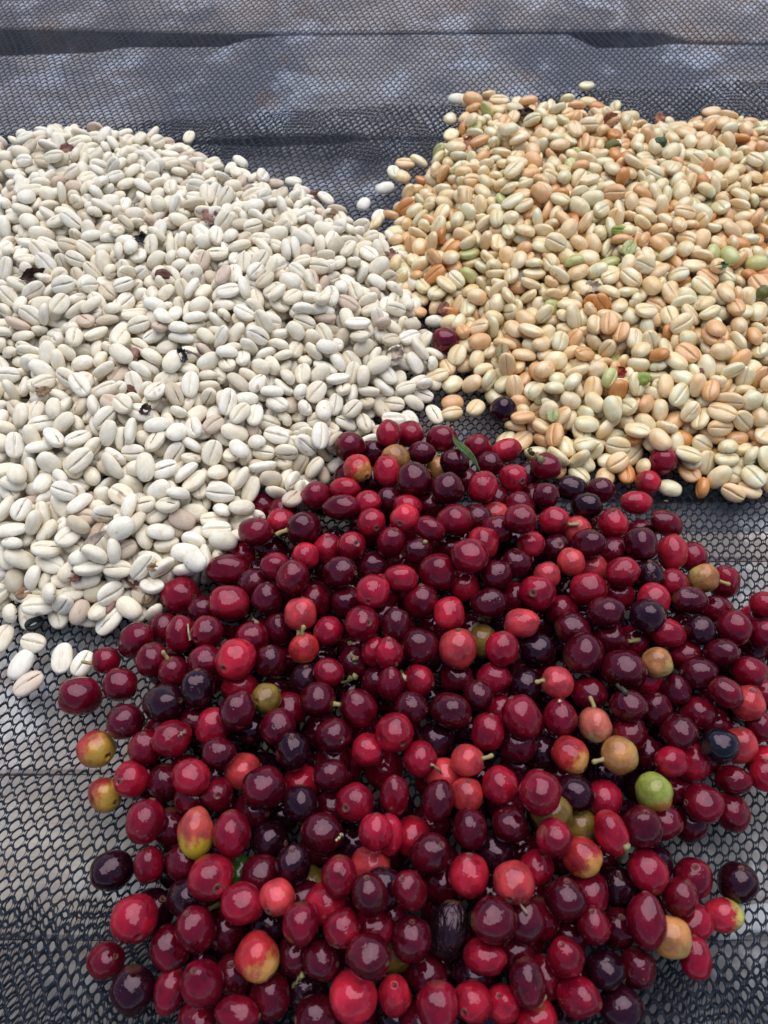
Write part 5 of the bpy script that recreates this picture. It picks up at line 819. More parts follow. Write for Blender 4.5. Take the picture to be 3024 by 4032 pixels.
246,3221,70,-63,1,19,633,3197,104,-90,-120,26,634,3220,137,-30,16,-67,550,3295,189,34,-17,-20,865,3240,152,77,-119,6,1172,3285,173,40,16,122,1412,3302,215,-89,86,-64,
228,3446,124,38,99,26,406,3391,143,126,89,-16,515,3374,162,-111,103,15,693,3417,258,109,34,16,866,3341,245,-53,-34,-57,1600,3351,175,-16,27,129,
1779,3341,179,-139,-57,-23,1888,3327,152,-13,8,-36,1897,3342,199,-29,2,57,605,3384,120,-62,-24,76,778,3441,254,21,54,113,839,3431,213,-21,131,-17,
1313,3443,236,-27,100,-7,1417,3423,154,107,49,62,1735,3432,221,38,106,-27,1864,3401,148,15,129,1,91,3521,45,-83,-6,-27,514,3522,197,-24,17,-39,921,3527,206,112,-45,4,
992,3560,258,-21,36,129,1134,3516,227,-141,-10,14,1211,3522,166,148,14,-14,334,3575,26,1,-1,41,395,3598,96,33,11,146,490,3615,143,-34,-121,39,803,3570,174,-88,62,-85,
533,3699,183,98,-55,34,598,3711,118,151,-1,28,894,3703,180,92,-7,-44,1330,3783,217,6,39,57,1508,3667,198,-77,-9,-86,490,3735,143,130,-74,-36,979,3715,209,50,21,130,
1254,3758,182,13,34,-47,627,3845,108,140,-15,9,1546,3816,184,-140,-11,-33,857,3922,84,93,-117,-30,907,3888,92,-127,-15,42,1483,3968,167,58,8,94,1667,3931,122,137,-5,58,
1834,3934,155,77,-40,-73,526,3974,60,38,56,90,1795,4021,147,-145,-25,-32,1869,3992,197,81,10,13,2010,4007,143,-84,58,-52,1024,4090,149,69,133,2,1345,4106,172,67,-106,-58,
1740,4104,107,-84,113,-5,1030,4187,169,-126,-43,19,1398,4296,80,8,105,113,1409,4181,84,-3,67,-34,2191,4177,101,150,-7,23,730,4235,124,124,86,28,803,4270,98,-16,28,-13,
1292,4254,99,-21,15,-94,1342,4406,86,96,85,35,618,4522,98,53,-137,50,1074,4461,94,8,-81,-123,],
[743,2080,15,0,0,-72,960,2018,27,-20,-13,-6,1395,2087,116,-134,-4,-8,1569,2087,30,-56,142,21,842,2098,81,-77,-69,107,1144,2122,35,-97,88,-28,1394,2148,89,-106,98,-21,
1435,2136,130,-8,52,141,990,2208,118,-4,136,51,1212,2212,54,-4,37,-1,1177,2195,125,-25,-127,-28,1562,2194,87,-80,21,-1,709,2319,63,10,-19,-112,883,2279,74,121,30,-16,
729,2386,21,21,8,28,720,2403,106,-8,8,15,1003,2402,100,77,116,-3,1475,2349,181,15,24,-53,849,2497,104,74,-13,-3,1245,2444,85,-29,146,-1,1468,2459,191,115,-104,-7,
551,2530,29,26,-42,-95,518,2546,68,49,76,39,382,2606,55,103,66,43,552,2625,59,100,112,35,955,2590,106,-133,72,-7,1371,2644,161,-87,113,13,1739,2633,84,-15,-6,-30,
970,2670,119,-74,-121,-32,1093,2689,221,44,-135,43,1323,2710,179,-115,63,-40,523,2819,98,143,9,-36,569,2719,170,88,-80,-26,1620,2808,111,-49,-4,69,464,2873,85,-27,61,13,
868,2861,136,-44,143,-14,988,2836,155,57,-109,-80,1180,2865,236,94,-31,-67,1489,2879,138,-153,-2,11,1481,2833,214,-123,-5,-6,216,2953,36,-89,-104,-22,
661,2958,167,141,13,49,1064,2978,141,12,12,136,1594,2931,205,133,28,10,155,2977,57,-16,-37,-60,421,3034,49,-60,-108,42,479,3053,45,-4,-22,113,1679,3033,201,-1,-3,-24,
214,3091,44,-31,55,-105,388,3103,51,44,-70,-94,459,3139,149,88,-86,-37,990,3101,212,56,-75,-71,1394,3089,210,-13,-106,-86,1446,3107,243,-27,41,80,138,3209,48,-89,-89,-62,
442,3192,103,-1,-31,74,786,3206,171,140,10,27,1010,3198,189,63,-141,10,1286,3200,213,-27,-153,-21,704,3258,158,10,-12,-90,875,3298,214,-11,13,45,959,3268,201,-106,43,-6,
1083,3273,227,48,24,13,188,3388,78,-50,-42,10,641,3318,180,-59,-19,-9,1015,3399,221,31,0,-135,1127,3342,234,-68,-1,-20,1283,3339,125,-13,10,-65,1327,3341,256,-6,39,-43,
1407,3396,203,17,-20,-124,1466,3384,239,-83,96,42,192,3452,56,14,17,-112,388,3465,76,-11,14,101,1105,3424,226,7,32,-123,1330,3455,172,65,90,11,1592,3438,239,16,32,-46,
1315,3511,222,131,-29,-56,1619,3529,150,-124,51,15,1596,3466,183,-42,14,49,130,3622,63,-74,42,93,1909,3638,176,131,2,-47,458,3666,168,-10,-98,-104,659,3724,163,30,136,-1,
1119,3668,192,40,139,32,1128,3639,226,-18,14,133,1589,3625,188,23,41,40,1854,3686,98,12,130,-6,1978,3653,223,25,-37,94,623,3794,191,118,-44,4,1006,3747,181,-70,79,25,
1311,3787,171,-3,47,43,1940,3746,174,58,139,3,271,3842,45,-134,-78,-2,904,3852,232,-17,-30,-109,988,3871,216,114,-89,-8,1090,3856,199,129,84,19,1795,3872,159,-78,51,-59,
191,3921,53,-25,21,-20,640,3947,202,75,113,34,971,3910,121,-44,142,4,1167,3933,171,122,15,-6,1239,3901,132,-62,57,36,1556,3939,177,-4,10,85,1916,3921,181,-9,52,105,
2126,4012,188,-15,-19,12,419,4008,86,32,-38,-25,504,4047,134,-66,7,-45,762,4037,105,-13,142,4,1026,4024,168,21,47,145,1471,4040,102,25,-5,36,413,4079,65,-152,14,-28,
1059,4146,172,70,55,35,1112,4040,146,-148,17,2,1272,4142,156,37,-26,-147,1884,4146,84,-117,16,-43,2104,4122,109,-53,56,-31,2184,4111,91,23,6,138,578,4119,86,67,92,56,
1224,4230,144,-131,-55,13,1259,4195,155,-24,-114,-32,1900,4370,80,-152,-7,-12,499,4266,79,3,55,-103,789,4252,74,-57,-119,33,891,4260,112,153,-8,-1,
1251,4238,69,-152,-22,3,510,4351,114,49,118,-10,586,4297,122,-57,51,2,1214,4312,77,-75,136,5,860,4416,75,16,5,53,977,4414,85,-97,-80,24,],
[637,1865,43,-28,-38,-22,1249,1874,67,111,103,3,1550,1927,29,-19,39,-131,509,2004,33,-80,118,-49,1153,1959,58,-5,4,-63,1141,2108,82,30,145,6,1594,2075,163,-5,-121,-29,
646,2218,86,48,-137,-25,433,2317,30,121,100,0,1572,2289,146,4,10,37,1606,2319,101,147,22,26,1010,2397,45,1,-8,22,1220,2387,170,-95,-88,24,1324,2346,160,77,91,93,
1663,2390,70,0,-138,-9,1161,2482,118,112,79,-8,1279,2432,158,-55,44,-135,1381,2463,161,-3,1,-65,442,2540,62,-13,-7,104,797,2558,84,2,28,43,1007,2558,75,-140,-66,25,
1488,2571,146,122,10,-44,1576,2574,210,153,-13,15,431,2620,32,-46,122,-34,481,2634,70,23,22,99,1072,2651,68,12,14,-156,1142,2619,176,115,49,12,1234,2637,108,26,13,-80,
1710,2687,121,-25,30,-9,545,2710,29,-27,26,-76,596,2694,107,-20,107,13,709,2709,115,10,152,38,722,2685,135,18,-32,134,948,2662,167,-34,-122,-82,1040,2714,122,11,30,-130,
1216,2708,147,-2,-3,-18,1289,2716,192,-18,-35,58,1348,2657,214,31,-45,134,1562,2649,229,-68,47,-96,1670,2735,183,70,92,54,406,2802,30,-57,-147,0,490,2786,30,-72,-130,19,
477,2803,77,20,-131,10,565,2757,98,69,-25,-102,1283,2784,130,16,15,65,1557,2789,172,-137,71,-15,648,2859,105,-111,93,-27,695,2890,202,-27,33,90,777,2848,120,-35,134,-27,
1375,2881,198,87,76,55,1470,2870,186,-121,21,3,358,2930,66,-28,-1,-34,787,2942,87,-139,-72,-5,958,2954,143,-13,-16,-109,1361,2963,157,14,80,88,909,3039,184,-109,-4,-26,
1192,3016,214,88,-91,-68,1518,2920,237,31,27,45,1756,3041,150,6,-39,-93,264,3068,89,-6,-13,131,836,3094,202,-131,-72,-26,1599,3129,99,-14,24,-54,289,3183,133,-87,-36,74,
696,3150,141,-22,-6,106,1008,3202,233,135,67,-4,1086,3216,209,-59,105,-78,1747,3224,114,53,18,44,1843,3233,118,42,77,-95,1889,3199,192,2,-85,14,401,3234,149,-149,-17,-33,
586,3289,134,-1,27,51,1044,3314,225,147,20,6,1912,3275,106,2,-23,37,61,3355,20,1,0,10,356,3369,111,-102,-108,11,428,3360,92,-4,-33,-90,584,3363,199,22,39,59,
614,3399,246,99,-87,57,961,3346,249,19,-109,-84,651,3413,175,27,-51,-88,1732,3417,158,-79,-117,23,1894,3559,195,1,21,42,197,3546,74,43,-101,-2,817,3490,197,-8,42,-118,
974,3533,179,-137,57,-10,1299,3533,180,-123,-75,-12,1451,3546,176,-136,-19,-1,484,3599,86,-12,6,-36,592,3607,71,150,44,15,557,3564,145,-36,-59,-119,
980,3611,166,-138,-12,-17,1286,3610,219,95,-91,-15,376,3707,159,78,76,12,588,3752,161,-48,12,62,801,3673,124,86,99,33,1871,3700,174,65,49,24,216,3761,48,-42,-138,32,
416,3738,120,-117,-64,-53,98,3805,35,1,-3,122,525,3812,136,-7,65,-90,678,3799,149,35,-44,-128,892,3766,183,-32,-109,40,1621,3780,181,-7,-7,-134,1759,3731,204,73,99,64,
737,3856,160,-108,-17,-22,924,3831,198,154,6,1,1843,3850,137,138,-64,36,1970,3861,159,23,-2,69,366,3945,91,64,100,5,449,3924,132,98,110,33,1355,3959,183,139,4,-30,
1589,3914,147,-111,51,-64,917,3970,117,14,6,75,1544,4030,170,-16,-141,-19,1746,4071,154,-24,-27,-112,1849,4054,192,6,-10,-97,2096,3996,145,96,98,-21,504,4077,49,0,-5,156,
380,4156,68,-133,-78,-3,724,4063,149,19,-103,-7,878,4079,162,135,19,18,989,4103,188,-123,-85,41,1180,4096,150,-79,90,45,1430,4126,133,-66,6,46,676,4131,157,-109,-74,11,
1628,4236,82,27,37,27,887,4238,73,31,152,-6,971,4227,141,-124,20,-3,1115,4251,114,-65,9,-52,2186,4235,59,3,3,-80,548,4331,66,3,-4,94,646,4330,103,-12,-7,-28,
896,4364,92,-67,77,-74,788,4437,87,-116,93,13,],
[827,1877,30,135,-80,0,1567,1873,59,-13,133,71,885,1988,31,119,-38,-13,1434,1983,23,-21,-22,80,640,2074,35,80,-124,-18,698,2077,38,32,-21,-82,774,2074,71,-76,112,1,
1018,2073,30,-9,157,0,1015,2059,79,61,-53,-37,964,2101,116,-26,-59,34,1086,2062,65,-8,-11,146,1481,2085,110,-1,1,-86,1570,2054,93,-43,10,132,588,2120,45,44,44,-71,
953,2121,54,7,-28,86,1078,2154,33,3,122,-93,1013,2140,68,-66,-132,7,637,2239,32,-42,-63,60,735,2247,34,-151,-16,1,928,2243,32,-113,101,-4,1085,2226,114,-5,127,-77,
1352,2220,79,-28,116,-29,1393,2197,177,75,-96,36,1475,2194,98,38,14,56,791,2302,58,11,-16,141,1306,2254,154,-72,66,-30,367,2423,18,0,0,-145,848,2383,81,35,-116,15,
816,2401,123,-40,43,144,1112,2399,72,-129,64,15,777,2467,111,-29,-132,6,986,2477,58,-145,51,-11,989,2482,99,5,39,121,1059,2471,55,-5,-6,86,1148,2494,178,12,46,-58,
1691,2433,111,-49,-131,-47,353,2564,99,-118,90,-51,459,2554,33,-1,157,0,641,2549,104,52,-89,1,1171,2552,130,10,2,-3,1379,2533,122,-89,90,-26,1472,2562,202,3,7,13,
1687,2614,151,-76,-70,67,502,2635,109,-5,26,4,613,2621,87,6,51,61,676,2629,123,9,1,105,767,2592,123,-3,-64,-123,865,2567,90,-12,-22,63,880,2593,150,-36,-46,76,
1037,2625,162,-37,145,-24,1200,2597,142,8,108,85,1730,2664,184,-16,23,100,434,2727,39,-45,-87,34,339,2649,68,-49,85,-70,1785,2699,91,107,62,22,239,2798,30,-51,73,-73,
685,2776,78,-19,-16,118,864,2774,116,-20,5,83,1089,2769,188,-110,-84,22,1616,2790,182,-69,22,-76,1760,2758,217,4,-24,0,1820,2775,82,27,-2,15,531,2876,53,-32,-35,52,
1122,2871,185,-12,12,-7,1252,2860,204,-67,3,16,1401,2888,144,-9,-23,79,1765,2896,195,-36,140,-45,416,2959,74,43,102,90,587,2926,127,-56,-61,-119,516,2923,162,-41,21,47,
786,2941,175,50,119,52,911,2972,172,-42,-6,32,1454,2943,177,113,92,42,1432,2935,221,-59,-32,-24,612,3062,134,53,114,-26,830,2995,177,-54,-125,14,848,3007,208,-4,21,-12,
1152,3000,159,-55,109,-22,1683,3059,154,25,85,-107,188,3133,18,0,0,-79,144,3105,58,112,-99,14,681,3080,135,-28,-138,41,663,3098,173,-19,6,-25,959,3121,167,-16,26,30,
1146,3124,206,71,0,42,834,3212,232,82,-109,-64,942,3188,189,94,-115,-33,998,3172,150,-131,22,-4,1473,3223,213,76,-118,-19,1597,3181,163,-71,139,-11,
1760,3169,166,-7,-10,-68,59,3265,37,-30,36,121,310,3267,41,-58,-120,27,362,3257,167,-23,-18,63,775,3300,149,-78,19,46,1234,3270,148,119,93,7,1449,3252,251,30,-11,-126,
1751,3240,186,-62,-32,136,181,3337,39,107,93,-23,740,3333,212,-85,41,-20,1022,3378,168,55,-85,-12,1093,3377,261,-20,74,137,1329,3358,203,57,79,88,
1680,3351,153,10,-137,-72,1950,3354,118,-27,150,-12,93,3433,35,114,35,15,251,3402,65,-51,-79,4,395,3474,139,-136,59,37,415,3475,184,22,-137,32,898,3471,256,-19,11,-101,
1380,3435,233,13,-3,-114,1528,3448,247,-91,-72,-9,1689,3466,224,88,74,-43,250,3553,83,37,-114,53,218,3623,51,-41,9,97,327,3510,122,3,19,-144,307,3577,127,54,127,-48,
601,3506,190,-71,-17,4,897,3502,155,-85,16,-4,1021,3529,215,-92,39,-8,1548,3532,125,79,-46,-1,1901,3499,151,-48,103,-29,404,3592,51,145,-4,-42,414,3598,153,105,49,-27,
411,3619,183,-44,3,-1,513,3637,176,-85,84,-102,913,3613,189,103,-116,-7,1068,3595,201,-117,-3,-20,1062,3575,231,44,-8,-19,1228,3600,134,19,-21,-89,
1983,3639,151,-4,-13,-74,168,3692,43,-8,144,-57,257,3712,74,39,17,139,341,3651,72,3,-5,-53,370,3659,128,80,109,-22,743,3699,159,21,-107,-14,698,3705,211,-22,-11,55,
789,3695,180,-74,94,7,1115,3705,234,136,-24,29,1255,3695,219,-7,-16,-103,1636,3687,155,10,9,-48,1798,3668,173,60,-137,-23,734,3762,160,-25,149,19,
972,3768,147,26,-135,-60,1245,3805,168,39,-142,-14,1580,3757,154,-141,54,-6,1732,3805,160,94,-60,-33,2016,3784,155,-6,-131,-28,347,3858,80,-14,12,82,
403,3867,125,-14,-145,58,587,4008,155,27,32,109,595,3900,167,-64,32,75,1194,3855,169,-96,104,-35,1490,3841,138,26,4,149,1406,3914,207,3,45,-30,1751,3877,178,-14,-4,-68,
2007,3839,182,-62,35,-134,1150,3897,131,-113,0,4,1177,3955,206,-53,-7,57,1535,3928,135,11,-22,-77,1730,3915,100,-86,-88,28,1773,4016,193,-77,-56,1,
689,3965,152,-75,67,-116,1167,4007,156,21,15,48,1701,4108,115,54,-28,-109,1972,4018,178,-6,7,-76,877,4157,176,-31,33,-32,1540,4122,103,-40,-63,56,2055,4176,89,-27,34,-81,
629,4136,130,43,-115,-44,578,4247,89,-76,-10,-64,1332,4154,135,-154,-2,-7,1584,4242,61,3,-2,65,613,4192,84,-69,14,-116,660,4229,109,43,-10,-40,1200,4254,108,-124,-69,10,
1708,4227,60,2,-3,97,469,4308,69,-11,-9,44,502,4441,80,-18,-4,15,],
],
}
# cherries: colour, marks (1 single, 2 stalk, 4 navel), x, y, z (0.1 mm), long axis, half length and half width (0.01 mm)
CHERRIES = [2,1,-1023,876,70,57,0,-19,720,642,2,3,-959,1005,68,56,17,-12,494,473,2,1,-871,893,133,-60,-1,2,574,555,2,1,-856,1063,102,33,32,38,689,567,
3,1,-739,1254,66,49,-19,29,735,693,2,1,-558,1323,133,-59,-6,10,812,583,4,0,-540,1430,54,52,-23,19,653,544,3,1,-533,1165,182,-60,-4,6,719,639,
2,1,-467,1454,183,58,-7,11,668,539,4,0,-382,1513,151,-59,-7,11,580,540,1,3,-294,1461,196,56,17,-12,636,609,4,5,-45,1459,238,22,-47,30,531,515,
5,1,-277,1337,209,-59,-7,10,494,473,4,1,-204,1391,165,0,25,54,580,540,4,5,-114,1367,232,22,-21,51,528,512,1,0,-419,1446,52,54,-14,22,588,540,
3,1,-381,1298,204,59,-5,7,535,515,2,1,-312,1230,246,0,34,49,621,561,1,1,-151,1257,239,52,-17,26,658,538,1,1,-40,1319,166,60,-4,5,580,540,
4,5,-37,1147,307,-15,-51,28,596,579,1,1,-402,1181,186,0,42,43,581,561,2,1,-240,1182,167,0,36,48,580,540,6,3,-278,1101,235,6,58,14,569,544,
3,1,-183,1042,228,57,11,-17,497,497,13,3,-262,982,224,4,-37,-47,519,496,1,1,-128,1178,165,0,42,42,580,540,2,5,-71,1044,287,24,-22,51,575,558,
1,0,-3,1097,217,0,26,54,580,540,2,5,-437,1026,208,-2,-54,26,564,547,1,1,-358,1077,159,0,28,53,580,540,2,5,-587,1043,216,-27,-42,33,563,547,
2,1,-685,1051,179,0,53,29,650,493,2,0,-782,1129,51,0,44,41,580,540,2,3,-681,910,205,19,-35,-45,513,490,2,1,-766,959,182,0,27,54,580,540,
2,1,-579,937,226,53,-15,24,580,540,5,5,-471,928,268,-26,-43,33,664,645,1,1,-368,942,215,0,28,53,564,526,4,0,-470,874,166,58,-9,13,580,540,
0,1,-582,836,260,0,44,41,614,540,0,1,-692,803,216,51,-3,31,697,605,1,0,-604,762,157,-60,-4,6,580,540,1,1,-445,752,291,20,39,41,646,556,
10,5,-368,808,243,-28,-27,46,490,475,1,1,-825,762,158,60,0,-1,608,553,3,1,-648,688,222,-55,-23,9,609,537,2,1,-743,679,166,0,28,53,580,540,
4,1,-528,726,225,0,-56,-20,580,540,12,5,-920,690,102,48,-30,21,597,580,1,1,-494,637,255,60,1,-2,526,474,0,1,-422,732,172,60,-4,6,580,540,
1,1,-326,719,237,0,-57,-18,580,540,0,1,-271,635,273,0,27,53,625,521,1,5,-152,684,270,29,-29,43,541,525,1,3,-204,798,261,-56,19,-11,573,548,
2,1,-78,768,264,-19,31,48,658,551,3,1,-176,892,242,-59,-7,11,505,468,2,1,-303,799,169,59,-5,7,580,540,4,0,-29,968,229,0,25,55,537,454,1,1,-99,960,159,0,58,17,580,540,
1,0,-22,883,172,0,32,51,580,540,4,1,-48,646,248,52,-16,25,518,518,1,0,-156,633,180,55,-13,20,580,540,0,1,-251,890,178,0,29,52,580,540,1,0,-642,1185,86,60,-4,6,580,540,
1,0,-541,1134,70,59,-7,11,580,540,1,1,-459,1264,146,-58,-8,12,580,540,5,5,74,1456,275,-22,-47,30,534,518,2,1,159,1412,275,52,-28,9,581,436,
2,1,255,1453,263,58,-3,-14,665,561,1,0,341,1493,207,-59,-4,7,580,540,6,0,413,1545,151,54,-15,23,580,540,2,1,472,1416,330,57,-10,16,566,524,
4,3,619,1486,211,-54,24,-7,538,515,1,0,772,1582,51,54,-14,22,580,540,4,1,845,1496,171,-9,26,53,594,551,1,0,987,1528,51,55,-12,19,580,540,
2,1,1062,1524,126,-53,13,26,676,480,1,1,910,1375,225,0,54,26,623,582,5,1,1041,1378,163,5,54,25,669,544,3,0,1155,1417,60,0,-58,-16,580,540,
11,3,1135,1274,163,-55,21,-9,534,510,2,1,1251,1309,60,-9,27,53,681,540,2,1,24,1373,245,16,19,55,611,489,1,1,117,1331,253,60,2,-3,504,483,
2,1,185,1240,271,54,-14,22,652,652,3,1,286,1263,341,60,2,-3,622,582,1,0,236,1404,151,60,4,-6,580,540,4,1,343,1342,290,0,-57,-18,580,540,
2,0,402,1421,252,57,-10,16,580,540,0,0,471,1434,150,59,-5,8,580,540,4,1,518,1368,237,57,17,-8,510,466,1,1,458,1293,238,-57,9,15,540,500,1,1,382,1233,266,-60,-3,5,553,533,
1,5,624,1390,168,3,-16,58,564,547,1,1,721,1369,244,49,-11,32,596,535,6,1,651,1298,238,55,25,-1,483,483,6,0,565,1253,221,59,6,-9,499,479,
6,0,708,1473,159,57,-10,16,580,540,2,0,834,1392,147,57,10,-15,580,540,6,0,745,1315,156,51,-17,26,580,540,4,1,813,1243,263,58,2,16,581,521,
0,1,920,1262,203,0,32,51,580,540,4,1,694,1194,231,58,-4,15,646,588,3,5,517,1167,258,-27,-25,48,622,604,4,1,58,1199,306,60,0,0,556,457,4,1,276,1222,202,0,31,51,580,540,
2,1,124,1139,254,0,39,45,598,579,5,1,213,1082,275,0,-58,-14,572,515,1,1,350,1126,263,-60,-2,3,635,520,2,0,450,1192,172,0,-55,-24,580,540,4,0,8,1202,216,0,34,49,580,540,
1,0,33,1204,114,57,10,-15,580,540,1,1,37,1039,289,0,45,39,569,474,1,1,115,973,266,-57,-11,16,614,577,6,1,236,959,279,0,41,44,668,594,
10,2,326,1029,172,-16,-36,-46,570,545,4,1,374,953,295,0,38,47,576,520,6,1,446,1043,290,57,-5,17,588,474,0,1,497,974,234,58,-8,13,580,540,2,1,610,1145,169,60,0,0,580,540,
1,1,627,1054,220,58,9,-13,580,540,1,1,729,1089,279,54,-10,25,600,503,2,0,815,1204,166,53,-15,24,580,540,5,1,913,1159,230,-55,-25,2,580,540,
0,1,864,1074,276,48,-19,30,579,579,4,1,946,1045,202,-59,-2,13,632,479,3,0,1017,1253,160,-60,-3,5,580,540,1,1,1047,1166,208,58,-1,-17,656,477,
2,0,1196,1206,51,-60,-3,5,580,540,0,1,1054,1055,208,60,1,-2,503,503,2,1,1179,1069,195,59,-5,9,584,584,4,0,1327,1177,150,52,-17,26,495,473,
4,0,1328,1165,51,57,-11,17,580,540,2,0,1282,1057,164,0,25,55,564,443,1,3,756,1030,197,-56,16,-13,570,545,2,0,846,1045,144,-58,-8,12,580,540,
1,1,640,949,266,51,31,-4,689,633,1,1,763,901,249,53,-15,24,722,648,11,1,872,922,255,49,-29,-19,489,489,2,1,1015,995,135,60,1,-1,580,540,1,1,1109,977,207,51,-9,31,570,456,
1,1,1022,909,197,-60,1,7,616,523,2,1,1197,920,179,55,-13,21,568,511,4,1,15,934,302,0,27,54,572,440,4,1,110,870,239,50,-25,22,544,489,2,1,22,846,263,0,34,49,609,426,
1,1,233,898,185,51,-17,26,580,540,2,1,351,879,224,58,-8,12,580,540,0,3,453,866,208,-55,21,-9,570,545,6,3,547,857,253,56,3,-21,528,505,1,0,482,937,135,49,-19,29,580,540,
1,1,294,811,268,0,21,56,505,469,1,1,82,772,263,52,-16,25,551,497,1,1,205,757,277,53,-28,7,656,550,2,1,414,730,304,-30,44,27,674,568,3,1,315,697,263,10,44,40,578,508,
2,1,541,744,248,0,53,28,587,516,2,1,661,848,174,57,-10,15,580,540,1,1,749,776,275,49,-22,27,585,475,1,1,862,795,182,0,30,52,580,540,1,1,940,855,184,0,57,17,506,467,
2,1,1008,791,151,59,-5,8,586,549,2,1,1078,830,236,48,-35,-8,545,451,6,1,1161,814,183,0,23,55,580,540,2,0,1211,760,117,0,55,25,506,467,1,1,910,710,219,52,-17,26,542,542,
17,3,648,727,236,0,-56,-22,526,503,2,1,762,709,198,57,10,-16,580,540,7,1,1027,669,214,58,9,-14,580,540,6,1,1123,694,137,0,39,45,580,540,2,0,1086,775,79,-60,-2,3,580,540,
13,1,559,633,243,39,-45,10,573,521,11,3,705,633,245,56,17,-13,570,545,1,1,827,673,123,53,-16,24,580,540,4,1,870,621,210,-58,-9,14,516,463,4,1,963,641,134,0,58,17,580,540,
0,1,161,692,195,57,10,-16,580,540,1,1,408,670,211,60,0,-1,580,540,0,1,498,664,156,57,-11,17,580,540,6,3,247,611,263,-55,-2,-24,494,473,
4,1,106,616,268,-56,-18,-11,514,514,2,0,1287,887,51,0,27,54,580,540,3,0,370,790,164,0,40,44,580,540,4,0,859,905,158,0,57,18,580,540,4,5,31,684,305,25,-45,32,584,567,
4,0,1227,663,51,48,-19,30,580,540,12,1,-866,552,95,48,-30,21,539,503,4,5,-770,578,174,-23,-21,51,550,534,1,1,-669,577,152,0,-54,-27,580,540,
4,1,-565,562,268,56,-21,-5,574,505,2,1,-577,526,168,50,-18,28,580,540,2,5,-492,525,217,12,-17,56,490,475,1,1,-351,536,255,60,2,-3,664,613,
1,1,-392,495,157,50,-18,29,580,540,0,1,-241,492,250,0,-55,-24,553,503,4,1,-248,565,173,57,10,-16,580,540,1,1,-156,571,258,60,3,-5,545,451,
1,1,-173,412,255,-57,9,15,623,541,3,5,-83,493,261,-28,-27,46,561,545,4,1,-22,399,328,0,47,38,538,454,2,1,-690,450,222,15,55,18,640,536,1,1,-638,448,128,0,-52,-30,580,540,
14,1,-536,414,246,0,-50,-32,706,504,2,1,-430,408,263,10,-54,-23,632,515,0,1,-334,408,173,54,-14,22,580,540,1,0,-152,499,167,0,-58,-16,580,540,
0,1,-88,401,136,-59,-5,7,580,540,6,1,-430,601,178,50,-18,28,580,540,0,1,-808,337,81,58,9,-14,636,585,2,1,-680,343,152,0,40,45,574,439,1,1,-575,351,164,0,24,55,580,540,
4,5,-475,295,265,30,-32,41,634,616,9,0,-423,321,131,0,54,25,580,540,0,1,-253,329,251,0,32,51,615,502,1,1,-345,308,205,58,-9,13,580,540,4,1,-382,231,272,58,-13,10,588,540,
6,5,-285,244,287,-24,-45,31,490,475,3,1,-119,288,340,0,-52,-29,561,465,6,1,-39,335,202,53,-15,23,580,540,1,1,-35,240,377,-10,36,47,603,460,
10,0,-223,301,97,55,-13,21,580,540,1,0,-226,248,189,58,9,-13,580,540,4,5,-689,202,190,26,-42,33,652,633,0,1,-549,253,191,53,-15,24,580,540,
2,1,-504,173,245,-19,32,47,634,523,2,1,-592,133,135,-24,53,15,610,540,1,1,-437,177,155,0,-53,-28,580,540,2,1,-215,180,333,0,-56,-22,528,458,
3,5,-107,169,330,-15,-51,28,502,487,4,1,-158,229,268,49,-19,29,580,540,2,1,-28,173,251,58,9,-14,580,540,0,1,-321,193,167,55,-13,20,580,540,
2,1,-787,108,68,42,8,42,588,490,0,1,-688,36,96,0,-52,-30,635,587,2,1,-582,35,117,-15,-55,-19,612,425,2,1,-471,49,240,-13,22,55,710,524,
13,5,-335,109,242,39,-45,10,618,599,1,1,-409,67,152,0,26,54,580,540,1,1,-163,100,256,55,-13,20,480,480,1,1,-236,114,190,0,31,51,580,540,1,1,-40,105,369,51,-17,27,580,540,
1,1,-303,22,171,0,-57,-19,580,540,2,1,-376,-17,226,59,-5,7,609,426,5,1,-80,19,238,57,10,-16,633,618,1,1,-174,-24,192,-57,-10,16,580,540,0,1,-214,41,117,-59,-7,10,580,540,
2,1,-499,-33,94,57,-10,16,580,540,2,1,30,511,265,0,41,43,612,425,6,1,182,588,188,55,-13,20,580,540,6,1,243,519,243,0,37,47,494,473,4,1,338,542,255,53,-15,23,558,541,
1,1,156,494,269,10,55,21,617,451,2,1,435,500,358,0,56,21,609,592,0,1,562,525,230,57,-11,16,580,540,3,1,655,520,180,57,10,-16,580,540,16,5,794,529,230,18,-57,-1,562,546,
2,1,963,512,154,-57,-1,20,652,564,2,1,1084,509,53,20,-55,-15,613,540,1,1,947,475,52,0,23,55,580,540,2,1,1094,595,103,56,-12,18,569,441,2,0,926,579,51,60,2,-4,580,540,
4,1,13,408,243,0,53,28,590,433,4,1,82,419,164,-15,-56,-16,580,540,1,1,129,356,268,28,14,51,631,534,1,1,243,421,256,0,57,18,575,493,1,1,362,437,239,59,-6,9,515,515,
3,1,466,388,324,49,-14,-31,511,495,10,1,580,448,159,57,10,-15,580,540,10,0,480,467,263,50,-18,28,580,540,4,1,642,411,259,15,-55,-20,617,467,
1,1,742,432,231,0,28,53,640,573,2,1,828,462,156,53,-15,24,580,540,13,1,554,350,246,39,-45,10,557,541,0,1,319,377,167,60,-3,5,580,540,3,5,432,329,207,-30,-36,38,502,487,
5,1,234,305,250,0,45,39,608,576,6,5,346,277,316,-21,-48,30,555,538,2,1,67,253,357,-21,20,53,634,444,0,1,-3,267,285,0,-58,-14,580,540,3,1,751,320,188,-30,48,20,628,562,
2,1,910,317,93,-8,21,55,606,556,0,1,1052,309,55,0,30,52,652,566,0,1,670,291,122,0,25,54,580,540,2,1,842,261,150,15,34,47,547,497,15,1,991,223,51,60,0,0,605,471,
